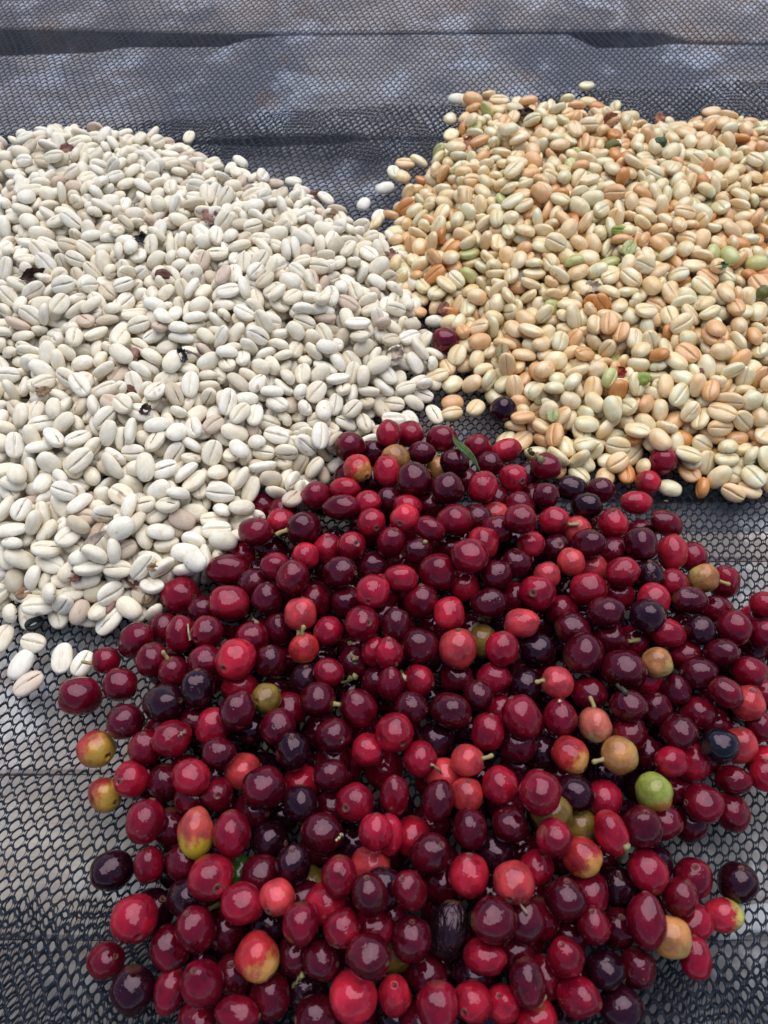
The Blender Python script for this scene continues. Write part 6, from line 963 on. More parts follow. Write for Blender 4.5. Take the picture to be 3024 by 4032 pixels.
4,1,893,201,67,59,7,-11,580,540,1,1,491,243,265,0,43,42,560,544,2,1,578,266,187,0,-57,-18,580,540,1,1,286,189,323,56,7,-19,625,547,1,1,377,191,264,0,43,42,580,540,
2,1,436,204,177,0,-53,-27,582,540,2,1,564,182,237,-10,34,48,546,450,1,1,660,185,117,0,23,55,580,540,2,1,715,195,216,0,55,25,745,514,11,1,795,160,150,49,-29,-19,597,540,
3,1,869,112,103,0,56,22,585,435,8,1,175,172,224,-10,-55,-23,780,538,1,1,73,147,273,0,40,45,580,540,10,0,25,125,175,0,-54,-25,580,540,4,1,265,108,249,56,-11,17,570,447,
1,1,357,126,169,0,45,40,580,540,3,1,482,107,227,-18,26,51,621,466,0,1,598,83,159,52,-28,8,550,487,1,1,698,89,122,0,-56,-21,542,494,1,1,370,49,257,10,-56,-18,608,456,
2,1,436,67,129,0,51,31,580,540,1,1,113,72,155,49,-19,29,580,540,5,1,27,21,212,0,22,56,649,447,4,5,226,8,240,-29,-28,44,516,501,3,1,134,-2,282,0,-55,-25,580,540,
4,1,311,4,199,-17,20,54,532,456,3,1,512,19,185,48,-19,30,598,506,0,1,637,-4,113,57,0,18,623,561,4,3,399,-32,172,-3,-37,-47,570,545,1,0,97,-37,167,50,-18,28,580,540,
0,1,244,72,159,60,-4,6,580,540,1,1,165,293,161,0,31,51,580,540,1,0,520,167,123,-59,-5,8,580,540,1,0,13,204,105,0,-56,-21,580,540,4,1,1186,605,121,0,41,44,511,465,
2,1,278,2536,68,60,4,-6,629,577,0,1,506,2127,68,0,55,23,589,565,4,1,19,1929,152,0,47,37,588,517,3,1,105,1984,83,57,-10,15,616,568,2,1,236,1949,98,56,-12,18,638,591,
11,0,45,1806,162,49,-29,-19,580,540,1,1,151,1838,150,58,-9,13,549,480,1,1,276,1788,156,-60,0,0,580,540,4,1,13,1711,201,0,55,24,661,528,1,1,112,1644,237,60,4,-6,695,674,
11,0,225,1825,51,49,-29,-19,580,540,3,1,386,1938,57,60,4,-6,580,540,1,1,425,1839,71,58,-17,-2,580,540,5,1,502,1910,70,59,12,0,615,496,1,1,233,1593,257,54,-14,22,604,604,
4,1,366,1621,224,15,54,20,629,564,4,5,501,1716,149,27,-41,34,573,556,1,0,578,1796,51,0,47,38,580,540,2,1,635,1777,141,59,5,-8,601,555,1,1,609,1613,182,50,-18,28,500,500,
0,1,720,1672,142,-57,-5,17,578,511,1,1,844,1689,102,58,-16,6,561,516,3,1,1131,1859,68,54,-14,22,563,563,5,1,1050,1751,68,57,10,-16,530,507,
4,1,973,1632,105,59,-1,-9,647,446,0,1,760,1578,164,59,-6,9,580,540,4,0,85,1536,221,59,-5,7,550,465,2,0,511,1589,154,59,-6,9,580,540,2,0,326,1774,51,57,-9,15,580,540,
2,0,430,1648,106,60,1,-1,580,540,1,0,174,1578,162,53,-15,24,580,540,1,0,17,1595,177,-58,-8,12,580,540,2,1,-138,1885,126,58,7,-11,631,608,
13,1,-101,1724,199,39,-45,10,580,540,4,0,-147,1635,196,58,-7,12,615,440,3,1,-258,1625,164,-60,-2,3,580,540,2,1,-156,1537,218,58,-4,16,705,492,
2,0,-391,1603,93,50,-18,27,580,540,2,0,-476,1651,51,59,5,-8,580,540,4,0,-58,1553,225,51,-17,27,527,458,1,0,-45,1731,105,0,-55,-24,580,540,
1,0,-721,490,60,-28,12,52,659,609,1,0,-757,612,63,-6,41,44,688,636,2,0,-725,739,65,21,-54,17,705,652,1,0,-757,858,55,48,-32,17,602,557,1,0,-747,981,65,15,57,14,715,661,  # fill cherries from here on, coloured dark to paint the shade in the gaps
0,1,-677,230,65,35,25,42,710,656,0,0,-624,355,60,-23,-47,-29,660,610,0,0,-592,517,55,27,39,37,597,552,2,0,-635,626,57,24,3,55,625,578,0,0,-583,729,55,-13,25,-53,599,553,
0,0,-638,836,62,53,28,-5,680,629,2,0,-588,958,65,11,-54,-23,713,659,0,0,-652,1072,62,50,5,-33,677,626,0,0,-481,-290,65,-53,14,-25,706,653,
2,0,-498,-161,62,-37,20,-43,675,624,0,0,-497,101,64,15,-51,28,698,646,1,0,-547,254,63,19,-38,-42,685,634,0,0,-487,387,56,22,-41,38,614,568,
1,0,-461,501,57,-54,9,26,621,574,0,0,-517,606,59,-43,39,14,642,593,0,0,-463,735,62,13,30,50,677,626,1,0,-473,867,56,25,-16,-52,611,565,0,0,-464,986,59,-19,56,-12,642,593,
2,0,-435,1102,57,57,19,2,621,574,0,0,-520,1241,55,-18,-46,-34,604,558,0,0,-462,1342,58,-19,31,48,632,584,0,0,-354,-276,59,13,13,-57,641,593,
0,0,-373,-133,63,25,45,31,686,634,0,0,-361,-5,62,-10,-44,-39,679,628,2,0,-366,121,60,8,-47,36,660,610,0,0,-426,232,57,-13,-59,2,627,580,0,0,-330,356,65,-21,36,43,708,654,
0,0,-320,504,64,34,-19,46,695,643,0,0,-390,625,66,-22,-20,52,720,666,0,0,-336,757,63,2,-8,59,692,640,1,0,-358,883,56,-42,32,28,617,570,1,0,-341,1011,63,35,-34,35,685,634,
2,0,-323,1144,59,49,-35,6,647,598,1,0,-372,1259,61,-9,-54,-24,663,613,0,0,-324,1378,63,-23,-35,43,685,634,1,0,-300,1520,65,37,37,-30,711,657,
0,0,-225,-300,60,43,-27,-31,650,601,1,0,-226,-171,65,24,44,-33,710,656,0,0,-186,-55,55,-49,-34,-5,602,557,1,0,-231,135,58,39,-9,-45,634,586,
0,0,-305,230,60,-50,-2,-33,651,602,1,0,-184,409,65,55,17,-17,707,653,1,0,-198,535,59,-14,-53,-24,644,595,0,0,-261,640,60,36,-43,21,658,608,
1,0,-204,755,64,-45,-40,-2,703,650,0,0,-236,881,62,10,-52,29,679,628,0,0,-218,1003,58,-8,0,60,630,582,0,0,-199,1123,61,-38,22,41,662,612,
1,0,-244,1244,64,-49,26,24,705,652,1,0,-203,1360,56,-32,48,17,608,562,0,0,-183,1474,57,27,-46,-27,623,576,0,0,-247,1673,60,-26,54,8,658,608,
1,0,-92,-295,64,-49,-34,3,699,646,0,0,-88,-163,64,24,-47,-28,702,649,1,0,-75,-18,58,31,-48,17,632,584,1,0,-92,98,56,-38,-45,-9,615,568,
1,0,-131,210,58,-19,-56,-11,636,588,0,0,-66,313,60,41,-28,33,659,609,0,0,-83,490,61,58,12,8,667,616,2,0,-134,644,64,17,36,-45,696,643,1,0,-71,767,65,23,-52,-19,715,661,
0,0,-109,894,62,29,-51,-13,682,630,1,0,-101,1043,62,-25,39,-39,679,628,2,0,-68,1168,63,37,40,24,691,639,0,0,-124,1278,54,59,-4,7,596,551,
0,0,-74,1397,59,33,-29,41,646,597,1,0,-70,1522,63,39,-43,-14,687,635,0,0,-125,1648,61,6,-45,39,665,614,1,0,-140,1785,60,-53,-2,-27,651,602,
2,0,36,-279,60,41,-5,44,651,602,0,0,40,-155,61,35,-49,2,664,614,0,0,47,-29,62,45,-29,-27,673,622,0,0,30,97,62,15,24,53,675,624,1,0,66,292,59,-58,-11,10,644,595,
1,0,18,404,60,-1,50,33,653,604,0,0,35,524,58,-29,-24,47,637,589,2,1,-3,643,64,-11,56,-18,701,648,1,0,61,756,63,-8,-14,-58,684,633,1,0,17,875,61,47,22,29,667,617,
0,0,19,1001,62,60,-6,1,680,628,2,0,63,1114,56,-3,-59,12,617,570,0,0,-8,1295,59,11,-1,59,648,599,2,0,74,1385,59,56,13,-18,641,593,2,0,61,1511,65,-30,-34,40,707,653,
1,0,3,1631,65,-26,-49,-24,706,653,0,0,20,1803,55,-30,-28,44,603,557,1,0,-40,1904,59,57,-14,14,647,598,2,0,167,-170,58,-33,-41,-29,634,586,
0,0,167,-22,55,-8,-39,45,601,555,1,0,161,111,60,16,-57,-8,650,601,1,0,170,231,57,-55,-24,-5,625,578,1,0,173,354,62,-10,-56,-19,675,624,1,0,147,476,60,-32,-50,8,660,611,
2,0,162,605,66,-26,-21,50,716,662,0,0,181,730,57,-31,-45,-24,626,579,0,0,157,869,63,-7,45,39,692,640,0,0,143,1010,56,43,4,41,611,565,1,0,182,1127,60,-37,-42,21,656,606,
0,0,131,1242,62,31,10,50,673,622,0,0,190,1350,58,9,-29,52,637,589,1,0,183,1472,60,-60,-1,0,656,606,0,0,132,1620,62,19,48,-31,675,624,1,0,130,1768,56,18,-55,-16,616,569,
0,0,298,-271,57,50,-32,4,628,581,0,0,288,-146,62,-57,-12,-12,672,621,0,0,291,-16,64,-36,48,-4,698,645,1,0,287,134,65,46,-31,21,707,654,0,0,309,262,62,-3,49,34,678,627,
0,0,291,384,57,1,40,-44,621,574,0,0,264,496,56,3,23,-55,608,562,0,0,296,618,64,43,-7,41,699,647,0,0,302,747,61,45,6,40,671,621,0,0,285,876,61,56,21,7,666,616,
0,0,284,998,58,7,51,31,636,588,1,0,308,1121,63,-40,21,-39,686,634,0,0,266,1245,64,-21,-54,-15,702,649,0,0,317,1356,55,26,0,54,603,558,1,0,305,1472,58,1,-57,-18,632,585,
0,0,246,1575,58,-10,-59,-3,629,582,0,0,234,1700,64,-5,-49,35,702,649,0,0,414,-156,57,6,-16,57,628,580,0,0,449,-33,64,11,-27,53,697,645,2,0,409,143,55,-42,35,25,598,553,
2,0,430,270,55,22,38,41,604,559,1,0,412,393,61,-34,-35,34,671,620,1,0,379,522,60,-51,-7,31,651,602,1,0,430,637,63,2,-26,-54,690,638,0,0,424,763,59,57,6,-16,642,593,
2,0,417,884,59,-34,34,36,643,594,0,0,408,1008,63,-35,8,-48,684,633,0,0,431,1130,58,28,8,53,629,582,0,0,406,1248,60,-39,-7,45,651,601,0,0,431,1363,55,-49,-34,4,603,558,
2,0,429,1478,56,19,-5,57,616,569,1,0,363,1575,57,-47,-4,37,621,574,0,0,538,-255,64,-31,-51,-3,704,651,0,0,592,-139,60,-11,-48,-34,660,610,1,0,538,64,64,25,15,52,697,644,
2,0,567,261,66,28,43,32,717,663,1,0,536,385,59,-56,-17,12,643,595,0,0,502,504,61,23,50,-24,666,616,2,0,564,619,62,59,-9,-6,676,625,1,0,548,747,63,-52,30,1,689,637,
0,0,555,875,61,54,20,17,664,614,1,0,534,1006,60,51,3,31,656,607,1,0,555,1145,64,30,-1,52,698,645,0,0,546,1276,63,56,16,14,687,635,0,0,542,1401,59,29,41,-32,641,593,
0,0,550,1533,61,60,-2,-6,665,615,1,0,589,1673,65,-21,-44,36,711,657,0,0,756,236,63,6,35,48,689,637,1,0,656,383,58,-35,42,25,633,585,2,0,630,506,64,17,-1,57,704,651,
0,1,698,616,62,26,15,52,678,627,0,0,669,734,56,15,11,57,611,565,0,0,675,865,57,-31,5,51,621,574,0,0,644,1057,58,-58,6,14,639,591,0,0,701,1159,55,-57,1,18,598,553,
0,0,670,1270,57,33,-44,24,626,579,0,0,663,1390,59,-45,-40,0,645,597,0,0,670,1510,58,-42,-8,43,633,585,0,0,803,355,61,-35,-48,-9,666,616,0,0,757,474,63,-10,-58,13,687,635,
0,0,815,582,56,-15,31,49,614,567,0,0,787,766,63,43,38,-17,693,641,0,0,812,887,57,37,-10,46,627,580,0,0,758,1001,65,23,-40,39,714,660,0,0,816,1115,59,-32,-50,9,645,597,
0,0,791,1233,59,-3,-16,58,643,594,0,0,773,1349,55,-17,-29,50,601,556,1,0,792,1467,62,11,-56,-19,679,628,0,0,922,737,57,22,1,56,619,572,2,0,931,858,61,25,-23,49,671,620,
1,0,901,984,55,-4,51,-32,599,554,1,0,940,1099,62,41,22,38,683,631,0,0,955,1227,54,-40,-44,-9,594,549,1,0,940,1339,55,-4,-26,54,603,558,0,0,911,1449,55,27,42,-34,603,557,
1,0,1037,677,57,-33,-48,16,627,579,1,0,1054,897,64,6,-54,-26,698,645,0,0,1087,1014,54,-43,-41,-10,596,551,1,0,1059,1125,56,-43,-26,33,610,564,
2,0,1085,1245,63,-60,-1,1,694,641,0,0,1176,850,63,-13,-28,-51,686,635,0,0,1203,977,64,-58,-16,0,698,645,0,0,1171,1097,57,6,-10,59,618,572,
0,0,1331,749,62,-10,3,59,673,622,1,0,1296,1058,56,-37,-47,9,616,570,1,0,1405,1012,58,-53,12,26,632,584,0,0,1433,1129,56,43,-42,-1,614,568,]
def white_colour(r):
    q = r.random(); v = r.uniform(0.92, 1.04)
    if q < 0.045: return (0.66 * v, 0.53 * v, 0.42 * v), 'pinkish'
    if q < 0.10: return (0.66 * v, 0.57 * v, 0.43 * v), 'dull beige'
    if q < 0.60: return (0.85 * v, 0.775 * v, 0.62 * v), 'cream'
    return (0.87 * v, 0.815 * v, 0.695 * v), 'off-white'
def tan_colour(r):
    q = r.random(); v = r.uniform(0.92, 1.06)
    if q < 0.23: return (0.77 * v, 0.715 * v, 0.485 * v), 'pale greenish'
    if q < 0.60: return (0.82 * v, 0.70 * v, 0.46 * v), 'cream'
    if q < 0.81: return (0.79 * v, 0.59 * v, 0.35 * v), 'tan'
    if q < 0.945: return (0.73 * v, 0.44 * v, 0.22 * v), 'peach'
    if q < 0.983: return (0.62 * v, 0.27 * v, 0.08 * v), 'orange'
    return (0.50 * v, 0.52 * v, 0.22 * v), 'olive'

def heap(name, rows, colour, mat, mat_j, seed, grow=(1.0, 1.0, 1.0), groove=0.9, loose_tint=()):
    r = random.Random(seed); fine = [bean_data(i, 2, name, groove) for i in range(len(VAR))]
    coarse = {f: [bean_mesh(i, f, groove=groove) for i in range(len(VAR))] for f in (0, 1)}
    singles, VV, FF, AA, TT, CC, nv = [], [], [], [], [], [], 0
    todo = [(row[0], 1, row[1:]) for row in rows['loose']]
    for key, single in (('single', 1), ('mass', 0)):
        for shape, flat in enumerate(rows[key]):
            todo += [(shape, single, flat[k:k + 6]) for k in range(0, len(flat), 6)]
    deep = random.Random(seed + 7)
    for shape, single, row in list(todo):        # the beans underneath, out of sight
        if row[2] > 110 and deep.random() < 0.45:
            todo.append((deep.randrange(len(VAR)), 2, (row[0] + deep.randint(-20, 20), row[1] + deep.randint(-20, 20), row[2] - 75, deep.randint(-150, 150), deep.randint(-60, 60), deep.randint(-150, 150))))
    for order, (shape, single, row) in enumerate(todo):
        p = Vector(row[:3]) * 1e-4; w = Vector(row[3:6]) / 50; q = Quaternion(w.normalized(), w.length) if w.length > 1e-6 else Quaternion()
        c, cname = colour(r)
        if order < len(rows['loose']): c, cname = loose_tint[order % len(loose_tint)], 'loose'
        s = r.uniform(0.97, 1.04); s = (s * grow[0], s * grow[1], s * grow[2])
        if single == 1:
            o = obj(name, fine[shape], mat); o.location = p; o.rotation_mode = 'QUATERNION'; o.rotation_quaternion = q; o.scale = s; o.color = (*c, 1)
            up = (q @ Vector((0, 0, 1))); tc = (Vector((0, 0, CAM_H)) - p).normalized(); d = up.dot(tc)
            ax = q @ Vector((1, 0, 0))
            singles.append((o, cname, 'seam up' if d < -0.45 else 'smooth back up' if d > 0.5 else 'on edge', ax))
        else:
            V, F, A = coarse[1 if single == 0 else 0][shape]
            R3 = np.array(q.to_matrix()); VV.append((V * np.array(s)) @ R3.T + np.array(p)); AA.append(A)
            F4 = [f if len(f) == 4 else (f[0], f[1], f[2], f[2]) for f in F]
            FF.append((nv, F)); nv += len(V)
            TT.append(np.tile((*c, 1.0), (len(V), 1))); CC.append(np.full(len(V), r.random()))
    faces = [tuple(k + b for k in f) for b, F in FF for f in F]
    me = mesh(name + '_heap', np.vstack(VV), faces)
    set_vec(me, 'local', np.vstack(AA)); set_vec(me, 'tint', np.vstack(TT), 'FLOAT_COLOR', 'color'); set_vec(me, 'chance', np.concatenate(CC), 'FLOAT', 'value')
    return singles, obj(name + '_heap', me, mat_j)
white, wheap = heap('white_bean', BEANS_WHITE, white_colour, M_white, M_white_j, 21, loose_tint=[(0.82, 0.75, 0.60), (0.86, 0.82, 0.73), (0.84, 0.79, 0.68), (0.85, 0.80, 0.69), (0.72, 0.60, 0.50), (0.86, 0.82, 0.72), (0.85, 0.81, 0.72), (0.80, 0.78, 0.60), (0.86, 0.80, 0.66)])
tan, theap = heap('tan_bean', BEANS_TAN, tan_colour, M_tan, M_tan_j, 22, (1.0, 1.09, 1.08), 0.6, [(0.80, 0.76, 0.52), (0.80, 0.74, 0.54)])
tag(wheap, 'deep mass of dry white beans filling the heap between the single beans', 'beans', kind='stuff')
tag(theap, 'mass of moist tan and greenish beans filling the heap between the single beans', 'beans', kind='stuff')

# ---------------------------------------------------------------- cherries
def cherry_mesh(i, fine=True):
    r = random.Random(300 + i)
    if fine: ts = [0.06, 0.11, 0.16, 0.21, 0.28, 0.38, 0.52, 0.70, 0.90, 1.10, 1.32, 1.54, 1.76, 1.98, 2.2, 2.42, 2.62, 2.80, 2.94, 3.04]; n = 28
    else: ts = [0.15, 0.5, 0.9, 1.3, 1.7, 2.1, 2.5, 2.9]; n = 14
    V, A, F = [], [], []
    sq = r.uniform(-0.04, 0.10); two = r.uniform(0.0, 0.05); off = r.uniform(0, 50)
    for t in ts:
        for k in range(n):
            a = 2 * math.pi * k / n; d = Vector((math.cos(t), math.sin(t) * math.cos(a), math.sin(t) * math.sin(a)))
            rad = 1 + sq * math.sin(t) ** 2 * 0.25 - sq * 0.1 + two * (abs(math.cos(a)) - 0.5) * math.sin(t) + 0.10 * noise.noise(d * 1.2 + Vector((off, 0, 0))) + 0.018 * noise.noise(d * 3.1 + Vector((0, off, 0)))
            if fine:
                rad += -0.07 * math.exp(-(t / 0.13) ** 2) + 0.028 * math.exp(-((t - 0.21) / 0.055) ** 2)   # navel
                rad += -0.05 * math.exp(-((math.pi - t) / 0.22) ** 2)
            V.append(tuple(d * rad)); A.append(tuple(d))
    p0 = len(V); V.append((0.94 if fine else 1, 0, 0)); A.append((1, 0, 0)); V.append((-0.96, 0, 0)); A.append((-1, 0, 0))
    m = len(ts)
    for j in range(m - 1):
        for k in range(n):
            a = j * n + k; b = j * n + (k + 1) % n; F.append((a, a + n, b + n, b))
    for k in range(n):
        F.append((p0, k, (k + 1) % n)); F.append((p0 + 1, (m - 1) * n + (k + 1) % n, (m - 1) * n + k))
    return np.array(V), F, np.array(A)
def cherry_data(i):
    V, F, A = cherry_mesh(i); me = mesh('cherry', V, F); set_vec(me, 'local', A); return me
CH = [cherry_data(i) for i in range(8)]; CHJ = [cherry_mesh(i, False) for i in range(4)]
def tube(name, pts, radii, n=7, jitter=0.15, seed=0):
    r = random.Random(seed); V, F = [], []
    for i, p in enumerate(pts):
        p = Vector(p); d = (Vector(pts[min(i + 1, len(pts) - 1)]) - Vector(pts[max(i - 1, 0)])).normalized()
        s = d.orthogonal().normalized(); q = d.cross(s)
        for k in range(n):
            a = 2 * math.pi * k / n; V.append(p + (s * math.cos(a) + q * math.sin(a)) * radii[i] * (1 + r.uniform(-jitter, jitter)))
    for i in range(len(pts) - 1):
        for k in range(n):
            a = i * n + k; b = i * n + (k + 1) % n; F.append((a, b, b + n, a + n))
    F += [tuple(range(n - 1, -1, -1)), tuple(range((len(pts) - 1) * n, len(pts) * n))]
    return mesh(name, V, F)
STEMS = [tube('stem', [(-0.93, 0, 0), (-1.10, 0.02, 0.0), (-1.30, 0.05 * s, 0.03), (-1.50, 0.12 * s, 0.06), (-1.62, 0.15 * s, 0.05)], [0.17, 0.12, 0.115, 0.16, 0.10], 8, 0.16, k) for k, s in enumerate((1, -1.4, 0.4))]
def calyx_mesh():
    V, F, n = [], [], 12
    for rr, x in ((0.245, 0.955), (0.215, 1.003), (0.165, 0.995), (0.12, 0.955), (0.05, 0.950)):
        for k in range(n):
            a = 2 * math.pi * k / n; w = 1 + 0.10 * math.sin(3 * a + rr * 30); V.append((x, rr * w * math.cos(a), rr * w * math.sin(a)))
    for j in range(4):
        for k in range(n):
            a = j * n + k; b = j * n + (k + 1) % n; F.append((a, a + n, b + n, b))
    F.append(tuple(range(4 * n, 5 * n)))
    return mesh('navel', V, F)
CALYX = calyx_mesh()
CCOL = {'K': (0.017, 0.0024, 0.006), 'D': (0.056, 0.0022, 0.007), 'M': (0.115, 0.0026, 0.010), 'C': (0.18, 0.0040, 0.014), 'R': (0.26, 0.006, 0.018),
        'B': (0.36, 0.012, 0.026), 'P': (0.36, 0.032, 0.034), 'X': (0.005, 0.006, 0.010), 'H': (0.010, 0.004, 0.006), 'G': (0.025, 0.065, 0.010),
        'O': (0.17, 0.11, 0.02), 'T': (0.33, 0.15, 0.045), 'Y': (0.30, 0.028, 0.024), 'Q': (0.33, 0.020, 0.020), 'Z': (0.36, 0.05, 0.038),
        'A': (0.30, 0.013, 0.022), 'L': (0.20, 0.23, 0.035), 'S': (0.40, 0.09, 0.06)}
CNAME = {'K': 'blackish purple', 'D': 'dark maroon', 'M': 'maroon', 'C': 'crimson', 'R': 'red', 'B': 'bright red', 'P': 'pinkish red', 'X': 'blue-black',
         'H': 'black wrinkled', 'G': 'dark green', 'O': 'olive brown', 'T': 'ochre', 'Y': 'red and ochre', 'Q': 'red and yellow', 'Z': 'coral and yellow',
         'A': 'red and green', 'L': 'lime green', 'S': 'salmon pink'}
r = random.Random(77); cherries = []; VV, FF, AA, TT, CC, nv = [], [], [], [], [], 0
for row in [CHERRIES[k:k + 10] for k in range(0, len(CHERRIES), 10)]:
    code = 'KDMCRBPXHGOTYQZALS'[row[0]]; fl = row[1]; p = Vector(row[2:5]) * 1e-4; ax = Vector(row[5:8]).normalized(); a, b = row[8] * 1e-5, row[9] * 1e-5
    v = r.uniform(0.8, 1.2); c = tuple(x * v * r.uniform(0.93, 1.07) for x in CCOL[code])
    q = ax.to_track_quat('X', 'Z') @ Quaternion((1, 0, 0), r.uniform(0, 6.28))
    if fl & 1:
        feat = ''; me_ = CH[r.randrange(8)]
        o = bpy.data.objects.new('coffee_cherry', None); o.empty_display_size = 0.2; COL.objects.link(o); body = obj('fruit', me_, M_ch, o)
        o.location = p; o.rotation_mode = 'QUATERNION'; o.rotation_quaternion = q; o.scale = (a, b, b); body.color = (*c, 1)
        if code in M_end: body.material_slots[0].link = 'OBJECT'; body.material_slots[0].material = M_end[code]
        if fl & 2: obj('stem', STEMS[r.randrange(3)], M_stem, o); feat = 'with stalk'
        nv_ = obj('navel', CALYX, M_calyx, o)
        if not fl & 4: nv_.scale = (1.0, 0.7, 0.7)
        if fl & 4: feat = 'with navel'
        cherries.append((o, CNAME[code], feat, a / b, a))
    else:
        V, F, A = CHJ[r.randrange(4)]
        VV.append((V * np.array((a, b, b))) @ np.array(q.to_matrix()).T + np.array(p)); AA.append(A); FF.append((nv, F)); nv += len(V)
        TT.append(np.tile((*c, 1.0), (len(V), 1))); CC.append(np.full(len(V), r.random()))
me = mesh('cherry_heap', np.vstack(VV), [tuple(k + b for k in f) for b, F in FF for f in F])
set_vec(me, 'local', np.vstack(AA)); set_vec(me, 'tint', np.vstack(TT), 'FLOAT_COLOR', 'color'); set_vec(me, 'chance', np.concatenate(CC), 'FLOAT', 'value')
tag(obj('cherry_heap', me, M_ch_j), 'cherries mostly hidden beneath the top layer, the lowest coloured dark as gap shade', 'cherries', kind='stuff')

# ---------------------------------------------------------------- husks, skins, twigs, leaf
HC = {'darkbrown': (0.055, 0.018, 0.010), 'brown': (0.14, 0.055, 0.032), 'black': (0.012, 0.010, 0.013), 'pinkbrown': (0.34, 0.17, 0.13), 'tanbrown': (0.30, 0.17, 0.09),
      'redbrown': (0.22, 0.075, 0.055), 'beige': (0.55, 0.42, 0.31), 'olive': (0.16, 0.15, 0.025), 'green': (0.035, 0.09, 0.02), 'lime': (0.34, 0.40, 0.07),
      'palegreen': (0.50, 0.52, 0.22), 'red': (0.42, 0.04, 0.025), 'rust': (0.48, 0.19, 0.10), 'olivebrown': (0.34, 0.25, 0.11), 'leaf': (0.06, 0.12, 0.025),
      'twig': (0.26, 0.19, 0.14), 'stalk': (0.34, 0.30, 0.12), 'pale': (0.58, 0.52, 0.28), 'dark': (0.06, 0.05, 0.035)}
HM = {k: plain_material('husk_' + k if k not in ('leaf', 'twig', 'stalk', 'pale', 'dark') else 'plant_' + k, v, 0.45 if k in ('black', 'olive', 'green', 'lime', 'red', 'leaf') else 0.65,
                        0.5, 45, 0.5, 0.0004) for k, v in HC.items()}
def sheet(name, r, nx, ny, fn, th):
    """a torn piece of skin with real thickness; fn(a,b) -> point for a,b in -1..1"""
    top = [fn(-1 + 2 * i / nx, -1 + 2 * j / ny) for j in range(ny + 1) for i in range(nx + 1)]
    V = [Vector(t) for t in top] + [Vector(t) - Vector((0, 0, th)) for t in top]
    w = nx + 1; N = len(top); F = []
    for j in range(ny):
        for i in range(nx):
            a = j * w + i; F.append((a, a + 1, a + w + 1, a + w)); F.append((N + a, N + a + w, N + a + w + 1, N + a + 1))
    ring = [i for i in range(w)] + [j * w + nx for j in range(1, ny + 1)] + [ny * w + i for i in range(nx - 1, -1, -1)] + [j * w for j in range(ny - 1, 0, -1)]
    for k in range(len(ring)):
        a, b = ring[k], ring[(k + 1) % len(ring)]; F.append((b, a, N + a, N + b))
    return mesh(name, V, F)
